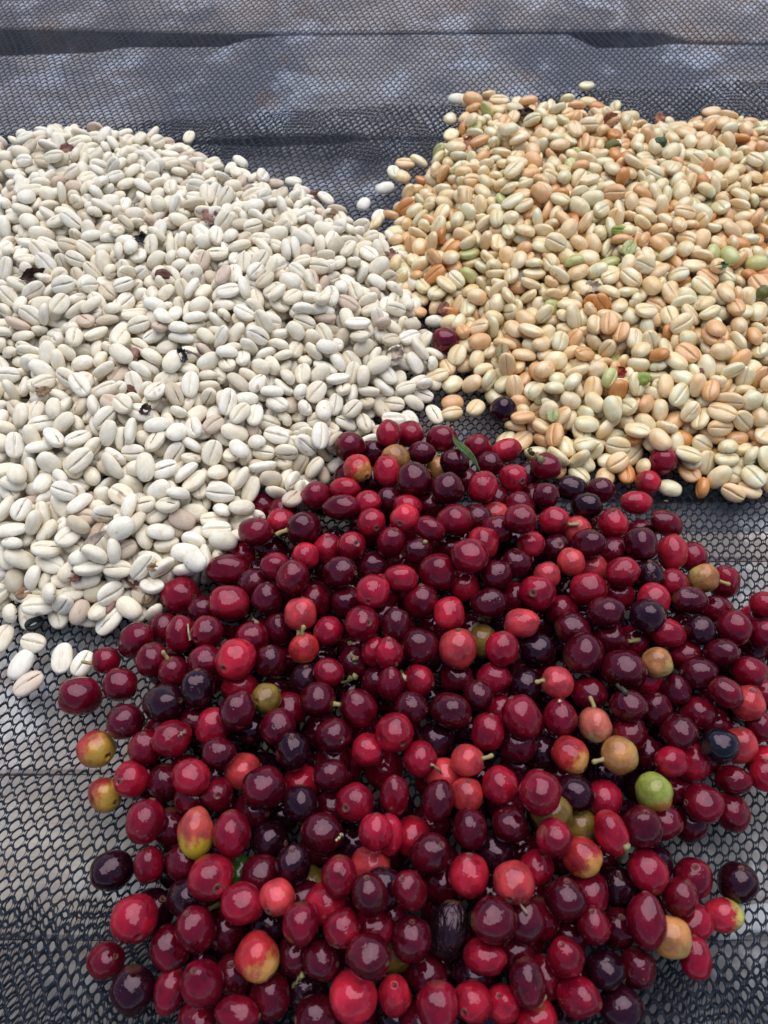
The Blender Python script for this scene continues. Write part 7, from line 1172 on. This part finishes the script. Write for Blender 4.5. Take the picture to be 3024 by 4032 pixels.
DEB = [{'k': 'husk_leaf', 'c': 'darkbrown', 'rot': 25, 'l': "dark brown leathery husk wedged between white beans near the heap's edge", 'p': [-0.15772, 0.27609, 0.02461], 's': 0.00525}, {'k': 'husk_curl', 'c': 'brown', 'rot': -10, 'l': 'curled chestnut brown husk lying in the middle of the white heap', 'p': [-0.09729, 0.27148, 0.0285], 's': 0.00432}, {'k': 'husk_leaf', 'c': 'black', 'rot': -8, 'l': 'shiny black shrivelled husk on the far half of the white heap', 'p': [-0.11134, 0.29781, 0.02612], 's': 0.0047}, {'k': 'husk_torn', 'c': 'pinkbrown', 'rot': -35, 'l': 'torn pinkish brown husk high on the far slope of the white heap', 'p': [-0.083, 0.31789, 0.02288], 's': 0.0047}, {'k': 'husk_curl', 'c': 'tanbrown', 'rot': -10, 'l': "tan brown husk at the white heap's edge facing the tan heap", 'p': [-0.02576, 0.33465, 0.0139], 's': 0.00364}, {'k': 'husk_torn', 'c': 'pinkbrown', 'rot': 20, 'l': 'small pinkish husk near the far crest of the white heap', 'p': [-0.16741, 0.37979, 0.01992], 's': 0.00382}, {'k': 'dry_cherry', 'c': 'pinkbrown', 'rot': 70, 'l': 'translucent pinkish dried cherry skin with a thin bent stalk', 'p': [-0.10368, 0.22761, 0.02497], 's': 0.00284}, {'k': 'dry_cherry', 'c': 'darkbrown', 'rot': 0, 'l': 'small dark brown dried berry sunk among the white beans', 'p': [-0.14902, 0.21507, 0.01416], 's': 0.00287}, {'k': 'husk_torn', 'c': 'tanbrown', 'rot': 15, 'l': 'crumpled brown husk touching the small dark dried berry', 'p': [-0.13631, 0.20672, 0.02468], 's': 0.0031}, {'k': 'husk_leaf', 'c': 'black', 'rot': -70, 'l': 'dark purple shred of skin at the foot of the grey twig', 'p': [-0.08233, 0.22451, 0.02712], 's': 0.00339}, {'k': 'husk_curl', 'c': 'brown', 'rot': -20, 'l': 'curled brown husk rim just in front of the dried cherry skin', 'p': [-0.10336, 0.21066, 0.02131], 's': 0.00336}, {'k': 'husk_torn', 'c': 'darkbrown', 'rot': 40, 'l': 'dark brown scrap sunk between beans in front of the curled husk rim', 'p': [-0.09321, 0.19604, 0.02591], 's': 0.00269}, {'k': 'husk_torn', 'c': 'redbrown', 'rot': 30, 'l': 'reddish husk scrap near the near tip of the white heap', 'p': [-0.11086, 0.12993, 0.01227], 's': 0.00297}, {'k': 'husk_leaf', 'c': 'redbrown', 'rot': -40, 'l': "ridged red-brown husk piece close to the cherries at the white heap's tip", 'p': [-0.09142, 0.13032, 0.00736], 's': 0.00372}, {'k': 'broken_bean', 'c': 'pinkbrown', 'rot': 60, 'l': 'broken pinkish brown bean half at the near tip of the white heap', 'p': [-0.09996, 0.12132, 0.00651], 's': 0.00334}, {'k': 'broken_bean', 'c': 'tanbrown', 'rot': 60, 'l': 'brown shrivelled bean lying between white beans and dark net', 'p': [-0.08494, 0.12398, 0.00789], 's': 0.00298}, {'k': 'broken_bean', 'c': 'tanbrown', 'rot': 40, 'l': 'dirty brown hollow bean in the near corner of the white heap', 'p': [-0.12947, 0.12493, 0.00945], 's': 0.00315}, {'k': 'broken_bean', 'c': 'black', 'rot': 35, 'l': "hollow bean with a blackened core at the white heap's near fringe", 'p': [-0.12614, 0.11601, 0.00286], 's': 0.00334}, {'k': 'husk_torn', 'c': 'tanbrown', 'rot': 0, 'l': 'small tan crumb of husk beside the ridged red-brown piece', 'p': [-0.08269, 0.13161, 0.01623], 's': 0.0019}, {'k': 'membrane', 'c': 'beige', 'rot': 0, 'l': 'thin beige strip of parchment skin lying across white beans', 'p2': [-0.09982, 0.14346, 0.02118], 'p': [-0.10971, 0.13786, 0.01808], 's': 0.00183}, {'k': 'husk_torn', 'c': 'beige', 'rot': 15, 'l': 'crumpled beige parchment shell near the loose cherry by the white heap', 'p': [0.0053, 0.2383, 0.01372], 's': 0.00403}, {'k': 'husk_torn', 'c': 'beige', 'rot': -50, 'l': "papery torn shell with reddish edge at the white heap's rim", 'p': [0.02416, 0.24302, 0.0], 's': 0.00443}, {'k': 'broken_bean', 'c': 'redbrown', 'rot': 60, 'l': 'red-brown shrivelled bean between the white and tan heaps', 'p': [0.02765, 0.27441, 0.00717], 's': 0.00338}, {'k': 'husk_torn', 'c': 'pinkbrown', 'rot': -10, 'l': "pinkish scrap on the white heap's slope near the tan brown husk", 'p': [-0.03719, 0.36649, 0.00124], 's': 0.00369}, {'k': 'husk_torn', 'c': 'pinkbrown', 'rot': -40, 'l': 'pinkish papery scrap at the seam between white and tan heaps', 'p': [0.00416, 0.31316, 0.00588], 's': 0.0034}, {'k': 'husk_torn', 'c': 'pinkbrown', 'rot': 10, 'l': "tiny pink scrap at the white heap's border with the cherries", 'p': [-0.04575, 0.14418, 0.009], 's': 0.00199}, {'k': 'husk_curl', 'c': 'olive', 'rot': 30, 'l': 'olive green curled husk with ridges on the far tan heap', 'p': [0.11888, 0.37709, 0.02373], 's': 0.00483}, {'k': 'dry_cherry', 'c': 'green', 'rot': 0, 'l': 'dark green cherry bit at the far rim of the tan heap', 'p': [0.14361, 0.37766, 0.02548], 's': 0.00337}, {'k': 'husk_curl', 'c': 'olive', 'rot': 15, 'l': "olive curl of skin on the tan heap's far rim near the picture's corner", 'p': [0.19542, 0.40465, 0.01479], 's': 0.00475}, {'k': 'broken_bean', 'c': 'lime', 'rot': -10, 'l': 'lime green immature bean in the upper middle of the tan heap', 'p': [0.10958, 0.30357, 0.02798], 's': 0.00378}, {'k': 'broken_bean', 'c': 'palegreen', 'rot': 60, 'l': 'pale green flat bean just in front of the lime green bean', 'p': [0.11277, 0.29324, 0.02619], 's': 0.00426}, {'k': 'husk_torn', 'c': 'green', 'rot': 0, 'l': 'small green skin scrap deep in the tan heap', 'p': [0.15113, 0.27868, 0.0274], 's': 0.00245}, {'k': 'dry_cherry', 'c': 'olive', 'rot': 30, 'l': "dark olive cherry half at the tan heap's cut-off side", 'p': [0.16806, 0.26617, 0.02384], 's': 0.00338}, {'k': 'dry_cherry', 'c': 'lime', 'rot': 10, 'l': 'yellow-green cherry with a bitten hole beside the red skin scrap', 'p': [0.10771, 0.22017, 0.01787], 's': 0.00387}, {'k': 'husk_torn', 'c': 'red', 'rot': -20, 'l': 'bright red scrap of cherry skin on the tan heap', 'p': [0.0997, 0.2271, 0.01426], 's': 0.00368}, {'k': 'broken_bean', 'c': 'palegreen', 'rot': 80, 'l': 'pale green half bean near the dark loose cherry of the tan heap', 'p': [0.06957, 0.20591, 0.01262], 's': 0.00383}, {'k': 'husk_torn', 'c': 'beige', 'rot': 0, 'l': "crumpled yellowish shell fragment in the tan heap's centre", 'p': [0.09408, 0.27292, 0.01938], 's': 0.0042}, {'k': 'husk_torn', 'c': 'darkbrown', 'rot': 0, 'l': "dark brown speck of husk on the tan heap's far knob", 'p': [0.08035, 0.42531, 0.01291], 's': 0.00432}, {'k': 'husk_torn', 'c': 'rust', 'rot': 10, 'l': "rusty pink split skin at the tan heap's far notch", 'p': [0.12424, 0.41145, 0.01585], 's': 0.0057}, {'k': 'husk_torn', 'c': 'rust', 'rot': 60, 'l': "rusty skin scrap at the tan heap's far corner", 'p': [0.04585, 0.39371, 0.01531], 's': 0.00441}, {'k': 'husk_torn', 'c': 'rust', 'rot': 80, 'l': "upright rusty skin sliver on the tan heap's far rim", 'p': [0.15819, 0.42699, 0.00896], 's': 0.00371}, {'k': 'husk_torn', 'c': 'rust', 'rot': -60, 'l': 'rust-red ragged skin in the tan heap below the olive curl', 'p': [0.17146, 0.33557, 0.02078], 's': 0.00428}, {'k': 'husk_curl', 'c': 'redbrown', 'rot': 70, 'l': 'red-brown curl of skin on the near slope of the tan heap', 'p': [0.13371, 0.2245, 0.01659], 's': 0.00321}, {'k': 'husk_torn', 'c': 'rust', 'rot': 20, 'l': 'faded rusty scrap beside the lime green immature bean', 'p': [0.12689, 0.31276, 0.02102], 's': 0.00365}, {'k': 'broken_bean', 'c': 'olivebrown', 'rot': 80, 'l': "dark striped unhulled bean at the tan heap's corner by the crimson cherry", 'p': [0.05141, 0.2406, 0.01292], 's': 0.00405}, {'k': 'broken_bean', 'c': 'olivebrown', 'rot': 65, 'l': 'brown striped bean behind the dark loose cherry', 'p': [0.06613, 0.21611, 0.0117], 's': 0.00433}, {'k': 'leaf_blade', 'c': 'leaf', 'rot': 0, 'l': "twisted green leaf blade standing among cherries at the heap's far edge", 'p2': [0.03436, 0.16422, 0.02743], 'p': [0.02911, 0.19521, 0.01316], 's': 0.00134}, {'k': 'twig', 'c': 'twig', 'rot': 0, 'l': 'short grey twig lying across the white beans', 'p2': [-0.06967, 0.22802, 0.01869], 'p': [-0.08208, 0.22804, 0.02674], 's': 0.00084}, {'k': 'twig', 'c': 'stalk', 'rot': 0, 'l': 'dried yellowish stalk stub poking up between the cherries, far middle', 'p2': [-0.00967, 0.09427, 0.02102], 'p': [-0.0119, 0.10417, 0.01229], 's': 0.00113}, {'k': 'twig', 'c': 'stalk', 'rot': 0, 'l': 'knobbly green-brown stalk cluster joining two maroon cherries', 'p2': [-0.00931, 0.09056, 0.0171], 'p': [-0.01369, 0.09029, 0.01194], 's': 0.00101}, {'k': 'twig', 'c': 'twig', 'rot': 0, 'l': 'dry brown twig end behind the pinkish red cherry', 'p2': [0.03385, 0.11268, 0.0123], 'p': [0.02873, 0.10588, 0.02007], 's': 0.00111}, {'k': 'twig', 'c': 'pale', 'rot': 0, 'l': 'pale yellow seed-like sliver resting on the cherries', 'p2': [0.00625, 0.08693, 0.02566], 'p': [0.00613, 0.0959, 0.0089], 's': 0.00095}, {'k': 'twig', 'c': 'stalk', 'rot': 0, 'l': 'pale stalk crumb caught deep between cherries at the near side', 'p2': [-0.02161, 0.00678, 0.02081], 'p': [-0.02423, 0.00428, 0.01649], 's': 0.00075}, {'k': 'twig', 'c': 'stalk', 'rot': 0, 'l': 'tan stalk end tucked beneath two red cherries on the near side', 'p2': [-0.04851, 0.02504, 0.00635], 'p': [-0.0505, 0.02333, 0.01037], 's': 0.00088}, {'k': 'twig', 'c': 'stalk', 'rot': 0, 'l': "green stalk stub behind the crimson cherry on the heap's far flank", 'p2': [0.06791, 0.03758, 0.02706], 'p': [0.06966, 0.03556, 0.00927], 's': 0.00098}, {'k': 'twig', 'c': 'stalk', 'rot': 0, 'l': 'mossy green stalk crumb where cherries meet the tan heap', 'p2': [0.0606, 0.1774, 0.01905], 'p': [0.05979, 0.19397, 0.00379], 's': 0.00158}, {'k': 'twig', 'c': 'dark', 'rot': 0, 'l': 'dark stalk bit lying on the largest maroon cherry', 'p2': [0.07354, 0.08045, 0.03109], 'p': [0.07317, 0.08451, 0.02545], 's': 0.00088}, {'k': 'twig', 'c': 'pale', 'rot': 0, 'l': 'thin pale fibre stuck to a crimson cherry near the white heap', 'p2': [-0.06463, 0.1025, 0.01942], 'p': [-0.06557, 0.10729, 0.02204], 's': 0.00042}, {'k': 'twig', 'c': 'stalk', 'rot': 0, 'l': 'pale dry stalk bit lying between maroon cherries in the far third of the heap', 'p2': [0.01401, 0.1345, 0.0292], 'p': [0.01234, 0.15013, 0.00737], 's': 0.00072}, {'k': 'twig', 'c': 'twig', 'rot': 0, 'l': "brown stalk crumb on the heap's shoulder towards the ochre cherry", 'p2': [0.06661, 0.12858, 0.01131], 'p': [0.06367, 0.12511, 0.0101], 's': 0.00068}, {'k': 'twig', 'c': 'twig', 'rot': 0, 'l': 'short brown stalk scrap near the first cherries below the white beans', 'p2': [-0.04232, 0.10711, 0.02344], 'p': [-0.04915, 0.12086, 0.0], 's': 0.0007}, {'k': 'twig', 'c': 'stalk', 'rot': 0, 'l': 'greenish stalk scrap in the very middle of the cherry heap', 'p2': [0.01682, 0.05839, 0.02407], 'p': [0.01391, 0.05914, 0.02975], 's': 0.00055}, {'k': 'twig', 'c': 'pale', 'rot': 0, 'l': 'pale splinter stuck between two blackish cherries, near half', 'p2': [-0.0119, 0.04016, 0.02743], 'p': [-0.01356, 0.03864, 0.02862], 's': 0.00053}, {'k': 'twig', 'c': 'twig', 'rot': 0, 'l': 'brown stalk end beside the black wrinkled cherry', 'p2': [0.03737, 0.02011, 0.03204], 'p': [0.03613, 0.0226, 0.03085], 's': 0.0005}, {'k': 'twig', 'c': 'pale', 'rot': 0, 'l': 'pale fibre curl left on a maroon cherry close to the salmon one', 'p2': [0.06058, 0.08662, 0.01], 'p': [0.05335, 0.07829, 0.02926], 's': 0.00058}, {'k': 'twig', 'c': 'twig', 'rot': 0, 'l': 'brown crumb of stalk between maroon cherries at the outer flank', 'p2': [-0.06061, 0.06999, 0.02583], 'p': [-0.06205, 0.06816, 0.02679], 's': 0.00057}]
LAND = []
for k, e in enumerate(DEB):
    rr = random.Random(900 + k); s = e['s']; p = Vector(e['p']); mat = HM[e['c']]
    tc = (Vector((0, 0, CAM_H)) - p).normalized(); nrm = (Vector((0, 0, 1)) * 0.6 + tc * 0.6 + Vector((rr.uniform(-.25, .25), rr.uniform(-.25, .25), 0))).normalized()
    xa = Vector((math.cos(math.radians(e['rot'])), math.sin(math.radians(e['rot'])), 0)); xa = (xa - nrm * xa.dot(nrm)).normalized(); ya = nrm.cross(xa)
    q = Matrix((xa, ya, nrm)).transposed().to_quaternion()
    of = Vector((rr.uniform(0, 90), rr.uniform(0, 90), rr.uniform(0, 90)))
    kind = e['k']; child = None
    if kind in ('husk_leaf', 'husk_torn'):
        th = 0.00035; asp = 0.5 if kind == 'husk_leaf' else 0.72; amp = 0.30 if kind == 'husk_leaf' else 0.55
        def fn(a, b):
            ca = a * math.sqrt(1 - b * b / 2); cb = b * math.sqrt(1 - a * a / 2)
            ed = 1 + 0.38 * noise.noise(Vector((ca * 2.1, cb * 2.1, 0)) + of) + 0.22 * noise.noise(Vector((ca * 5, cb * 5, 3)) + of)
            z = amp * noise.noise(Vector((a * 1.2, b * 1.4, 5)) + of) + (0.55 if kind == 'husk_leaf' else 0.40) * (ca * ca * 0.4 + cb * cb) + 0.22 * noise.noise(Vector((a * 3.5, b * 3.5, 8)) + of)
            return (ca * ed * s, cb * ed * s * asp, z * s + 0.0006)
        name = 'bean_husk'; me = sheet(name, rr, 12, 10, fn, th)
    elif kind == 'husk_curl':
        def fn(a, b):
            t = a * 1.45; ph = b * 1.0 + 0.15 * noise.noise(Vector((a * 3, b * 3, 0)) + of)
            R_ = s * (0.92 + 0.14 * noise.noise(Vector((a * 2, b * 2, 4)) + of))
            return (R_ * math.sin(t) * math.cos(ph * 0.6), R_ * 0.62 * math.sin(ph) + 0.15 * s * math.cos(t * 2), R_ * 0.55 * math.cos(t) * math.cos(ph) + 0.05 * s * math.sin(7 * b))
        name = 'curled_husk'; me = sheet(name, rr, 14, 8, fn, 0.0004)
    elif kind == 'dry_cherry':
        V, F, A = cherry_mesh(k % 8); V = V * np.array((s, s * 0.8, s * 0.62))
        V = np.array([v * (1 + 0.16 * noise.noise(Vector(v / s * 2.2) + of) + 0.07 * noise.noise(Vector(v / s * 5) + of)) for v in V])
        name = 'dried_cherry'; me = mesh(name, V, F); set_vec(me, 'local', A)
        child = (('stalk', tube('stalk', [(-s * 0.9, 0, 0), (-s * 1.3, -s * 0.1, s * 0.2), (-s * 1.7, -s * 0.35, s * 0.15), (-s * 2.2, -s * 0.4, 0)], [s * 0.10, s * 0.08, s * 0.07, s * 0.10], 6, 0.15, k)) if k == 6 else None)
    elif kind == 'broken_bean':
        V, F, A = bean_mesh(k % 8, 2, hollow=0.45 if e['c'] not in ('lime', 'palegreen', 'olivebrown') else 0.0)
        sc_ = s / (VAR[k % 8][0] / 2000); V = V * sc_ * np.array((1, 1, 0.8)); q = q @ Quaternion((1, 0, 0), math.pi)
        name = 'spoiled_bean'; me = mesh(name, V, F); set_vec(me, 'local', A)
    elif kind in ('membrane', 'leaf_blade'):
        p2 = Vector(e['p2']); d = p2 - p; Ln = d.length; xa = d.normalized(); nrm = (tc - xa * tc.dot(xa)).normalized(); ya = nrm.cross(xa)
        q = Matrix((xa, ya, nrm)).transposed().to_quaternion(); p = (p + p2) / 2 + tc * 0.0022
        def fn(a, b):
            wv = s * ((1 - abs(a) ** 2.2) * 0.9 + 0.12) * (1 + 0.2 * noise.noise(Vector((a * 3, 0, 0)) + of)); tw = a * (1.2 if kind == 'leaf_blade' else 0.5)
            y = b * wv; return (a * Ln / 2, y * math.cos(tw) + 0.045 * Ln * math.sin(a * 2.2), y * math.sin(tw) + abs(b) * wv * 0.35 + 0.05 * Ln * (1 - a * a))
        name = 'parchment_strip' if kind == 'membrane' else 'leaf'; me = sheet(name, rr, 20, 4, fn, 0.0003)
        if kind == 'leaf_blade': child = ('midrib', tube('midrib', [(a * Ln / 2, 0.045 * Ln * math.sin(a * 2.2), 0.05 * Ln * (1 - a * a) + 0.0001) for a in [-1 + 0.1 * i for i in range(20)]], [0.00022] * 20, 6, 0.1, k))
    else:
        p2 = Vector(e['p2']); mid = (p + p2) / 2; d = (p2 - p) / 2; lift = tc * 0.0016
        pts = [(-d * 1.0), (-d * 0.6), (-d * 0.15) + lift * 0.4, d * 0.35 + lift * 0.3, d * 0.8, d * 1.0]
        me = tube('twig', [x + Vector((rr.uniform(-1, 1), rr.uniform(-1, 1), rr.uniform(-1, 1))) * s * 0.35 for x in pts], [s * 0.75, s * 0.6, s * 0.62, s * 0.95, s * 0.8, s * 1.15], 8, 0.28, k)
        name = 'twig'; p = mid + lift; q = Quaternion()
    o = obj(name, me, mat); o.location = p; o.rotation_mode = 'QUATERNION'; o.rotation_quaternion = q
    tag(o, e['l'], {'bean_husk': 'husk', 'curled_husk': 'husk', 'dried_cherry': 'dried cherry', 'spoiled_bean': 'bean', 'parchment_strip': 'parchment strip', 'leaf': 'leaf', 'twig': 'twig'}[name])
    if child: obj(child[0], child[1], HM['leaf' if child[0] == 'midrib' else 'twig'], o)
    LAND.append((pic(e['p']), e['l']))

rr = random.Random(41); V, F = [], []
for k in range(420):
    x = rr.uniform(-0.24, 0.24); y = rr.uniform(0.0, 0.5); s = rr.uniform(0.0003, 0.0011); n = len(V)
    z = float(net_z(x, y)) + 0.0002
    for i in range(5):
        a = i * 1.2566 + rr.uniform(-0.4, 0.4); q = s * rr.uniform(0.5, 1.2); V += [(x + q * math.cos(a), y + q * 0.7 * math.sin(a), z + rr.uniform(0, 0.4) * s)]
    V += [(x, y, z + s * 0.7), (x, y, z - s * 0.1)]
    for i in range(5): F += [(n + i, n + (i + 1) % 5, n + 5), (n + (i + 1) % 5, n + i, n + 6)]
tag(obj('husk_crumbs', mesh('husk_crumbs', V, F, False), HM['tanbrown']), 'tiny tan husk crumbs strewn on the net between the heaps', 'crumbs', kind='stuff')

# ---------------------------------------------------------------- labels
ORD = 'first second third fourth fifth sixth seventh eighth ninth tenth eleventh twelfth thirteenth fourteenth fifteenth sixteenth'.split()
DIRS = ['right of', 'up-right of', 'above', 'up-left of', 'left of', 'down-left of', 'below', 'down-right of']
WHITE_MARKS = [(130, 1085, 'dark brown leathery husk'), (645, 1085, 'curled chestnut husk'), (565, 950, 'shiny black husk'), (832, 865, 'torn pinkish husk'),
    (1310, 842, 'tan brown rim husk'), (262, 590, 'small pinkish crest husk'), (528, 1393, 'pinkish dried cherry skin'), (108, 1552, 'small dark dried berry'),
    (860, 1432, 'tip of the grey twig'), (512, 1538, 'curled brown husk rim'), (300, 2272, 'reddish husk scrap'), (528, 2293, 'ridged red-brown husk'),
    (420, 2385, 'broken pinkish bean half'), (95, 2335, 'dirty hollow bean'), (365, 2130, 'beige parchment strip'), (1560, 1395, 'crumpled beige shell'),
    (1722, 1450, 'papery torn rim shell'), (1745, 1212, 'red-brown shrivelled bean'), (1240, 775, 'pinkish slope scrap'), (1372, 1760, 'crimson cherry touching white beans'),
    (710, 2344, 'crimson cherry at the heap tip'), (1110, 1992, 'half-buried maroon cherry')]
TAN_MARKS = [(2410, 575, 'olive ridged curl'), (2600, 560, 'dark green cherry bit'), (2910, 520, 'olive rim curl'), (2440, 905, 'lime green bean'),
    (2840, 1050, 'small green skin scrap'), (3005, 1150, 'dark olive cherry half'), (2528, 1492, 'yellow-green bitten cherry'), (2433, 1467, 'bright red skin scrap'),
    (2175, 1628, 'pale green half bean'), (2330, 1140, 'crumpled yellowish shell'), (2070, 450, 'dark husk speck'), (2395, 485, 'rusty split skin'), (1845, 562, 'rusty corner scrap'),
    (2875, 790, 'rust-red ragged skin'), (2760, 1470, 'red-brown skin curl'), (1975, 1385, 'dark striped bean'), (1753, 1341, 'lone crimson cherry'),
    (1981, 1614, 'lone blackish cherry'), (2610, 1815, 'crimson rim cherry'), (2551, 1901, 'bright red rim cherry')]
CHERRY_MARKS = [(2574, 3120, 'lime green cherry', 'lime green cherry with an orange tip on the heap flank'),
    (770, 3279, 'coral and yellow cherry', 'long cherry, coral on its far half and yellow on its near half'),
    (2847, 3603, 'yellow-green ended cherry', 'red cherry with a yellow-green end lying over the bright net openings'),
    (2341, 2854, 'salmon cherry', 'salmon pink cherry with a stalk pointing towards the viewer'),
    (2833, 2936, 'blue-black cherry', 'blue-black withered cherry beside a small pinkish red one'),
    (1048, 2750, 'olive brown cherry', 'olive brown cherry with a round navel between maroon ones'),
    (378, 2950, 'ochre-ended fringe cherry', 'crimson cherry with an ochre end lying alone on bare net'),
    (415, 3129, 'peach-orange fringe cherry', 'peach-orange cherry on bare net touching a red one with navel'),
    (1012, 3767, 'yellow-cheeked cherry', 'bright red cherry with a yellow cheek near the front of the heap'),
    (2246, 2973, 'red-to-yellow cherry', 'bright cherry fading from red to yellow next to the salmon one'),
    (2774, 2276, 'ochre stalk-stub cherry', 'ochre cherry with a pale stalk stub on the far fringe of the heap'),
    (2587, 2608, 'half-hidden ochre cherry', 'ochre cherry half hidden behind the biggest maroon cherry'),
    (2437, 2973, 'blotched orange-brown cherry', 'orange-brown cherry near the salmon one, lying under its stalk'),
    (2642, 3689, 'orange tucked-in cherry', 'orange cherry tucked behind a long upright maroon one'),
    (1767, 3662, 'black wrinkled cherry', 'long black wrinkled cherry standing upright in the near heap'),
    (1753, 1341, 'lone crimson cherry', 'single crimson cherry lying between the white and tan heaps'),
    (1981, 1614, 'lone blackish cherry', 'single blackish cherry at the near corner of the tan heap'),
    (1390, 3926, 'largest bright red cherry', 'largest bright red cherry, at the very front of the heap'),
    (2455, 2636, 'biggest maroon cherry', 'biggest maroon cherry with a dark stalk bit on top'),
    (2291, 3375, 'peach-cheeked cherry', 'red cherry with a peach cheek on its outer side, mid heap'),
    (1197, 2554, 'orange-red stalked cherry', 'orange-red cherry with yellowish side joined to a pink cherry by a stalk'),
    (1830, 1790, 'green leaf blade', None), (1372, 2680, 'knobbly stalk cluster', None), (1408, 1846, 'small red and yellow cherry', 'small red and yellow cherry close to the white beans'),
    (710, 2344, 'crimson bean-touching cherry', 'crimson cherry touching the near tip of the white heap'),
    (314, 2740, 'outermost maroon cherry', 'maroon cherry lying outermost on bare net below the white beans'),
    (528, 3616, 'big red fringe cherry', 'big red round cherry on bare net at the near fringe'),
    (2900, 3475, 'outermost blackish cherry', 'blackish oval cherry lying outermost near the bright net openings'),
    (2610, 1815, 'crimson cherry on tan beans', 'crimson cherry resting on the near rim of the tan heap')]
def label_all(items, marks, describe, cat, group):
    taken = set(); fixed = []
    for m in marks:
        if len(m) > 3 and m[3]:
            best = min((k for k in range(len(items)) if k not in taken), key=lambda k: math.dist(pic(items[k][0].location), m[:2]))
            if math.dist(pic(items[best][0].location), m[:2]) < 60: taken.add(best); tag(items[best][0], m[3], cat, group)
    cells = {}
    for k, it in enumerate(items):
        if k in taken or it[0].get('label'): 
            tag(it[0], None, cat, group); continue
        u, v = pic(it[0].location)
        m = min(marks, key=lambda m: math.dist((u, v), m[:2])); a = math.atan2(m[1] - v, u - m[0])
        cells.setdefault((m[2], int(round(a / (math.pi / 4))) % 8), []).append((math.dist((u, v), m[:2]), k))
    for (ph, sec), L in cells.items():
        L.sort()
        for n, (d, k) in enumerate(L):
            where = DIRS[sec] + ' the ' + ph
            tag(items[k][0], describe(items[k]) + ', ' + (ORD[n] + ' one ' if len(L) > 1 else 'just ') + where, cat, group)
LOOSE_W = ['cream bean with seam up on dark net just off the white heap tip', 'smooth white bean on bare net, farthest out but one below the white heap',
    'upright white bean with seam up lying on dark net under the heap tip', 'white bean on the net touching a small stalked cherry', 'pinkish stained bean with seam up, outermost on bare net',
    'lone white bean on the net in the gap, nearest the white heap', 'lone white bean on the net in the gap, middle of three', 'lone seamed bean on the net in the gap, nearest the tan heap',
    'long white bean at the far corner of the tan heap']
LOOSE_T = ['single pale bean with seam up lying alone on the net beyond the tan heap', 'smooth cream bean at the far corner of the tan heap below a white one']
for (o, *_), l in zip(white, LOOSE_W): o['label'] = l
for (o, *_), l in zip(tan, LOOSE_T): o['label'] = l
def lie(ax):
    a = Vector((ax.x, ax.y * SP + ax.z * CP)); t = abs(math.degrees(math.atan2(a.y, a.x))) % 180
    return 'lying crosswise' if t < 35 or t > 145 else 'lying lengthwise' if 60 < t < 120 else 'lying slantwise'
label_all(white, WHITE_MARKS, lambda it: it[1] + ' bean ' + it[2], 'bean', 'dry white beans of the heap')
label_all(tan, TAN_MARKS, lambda it: it[1] + ' bean ' + it[2], 'bean', 'moist tan beans of the heap')
label_all(cherries, CHERRY_MARKS, lambda it: it[1] + (' oval' if it[3] > 1.15 else ' round') + ' cherry' + (' ' + it[2] if it[2] else ''), 'cherry', 'ripe cherries of the heap')
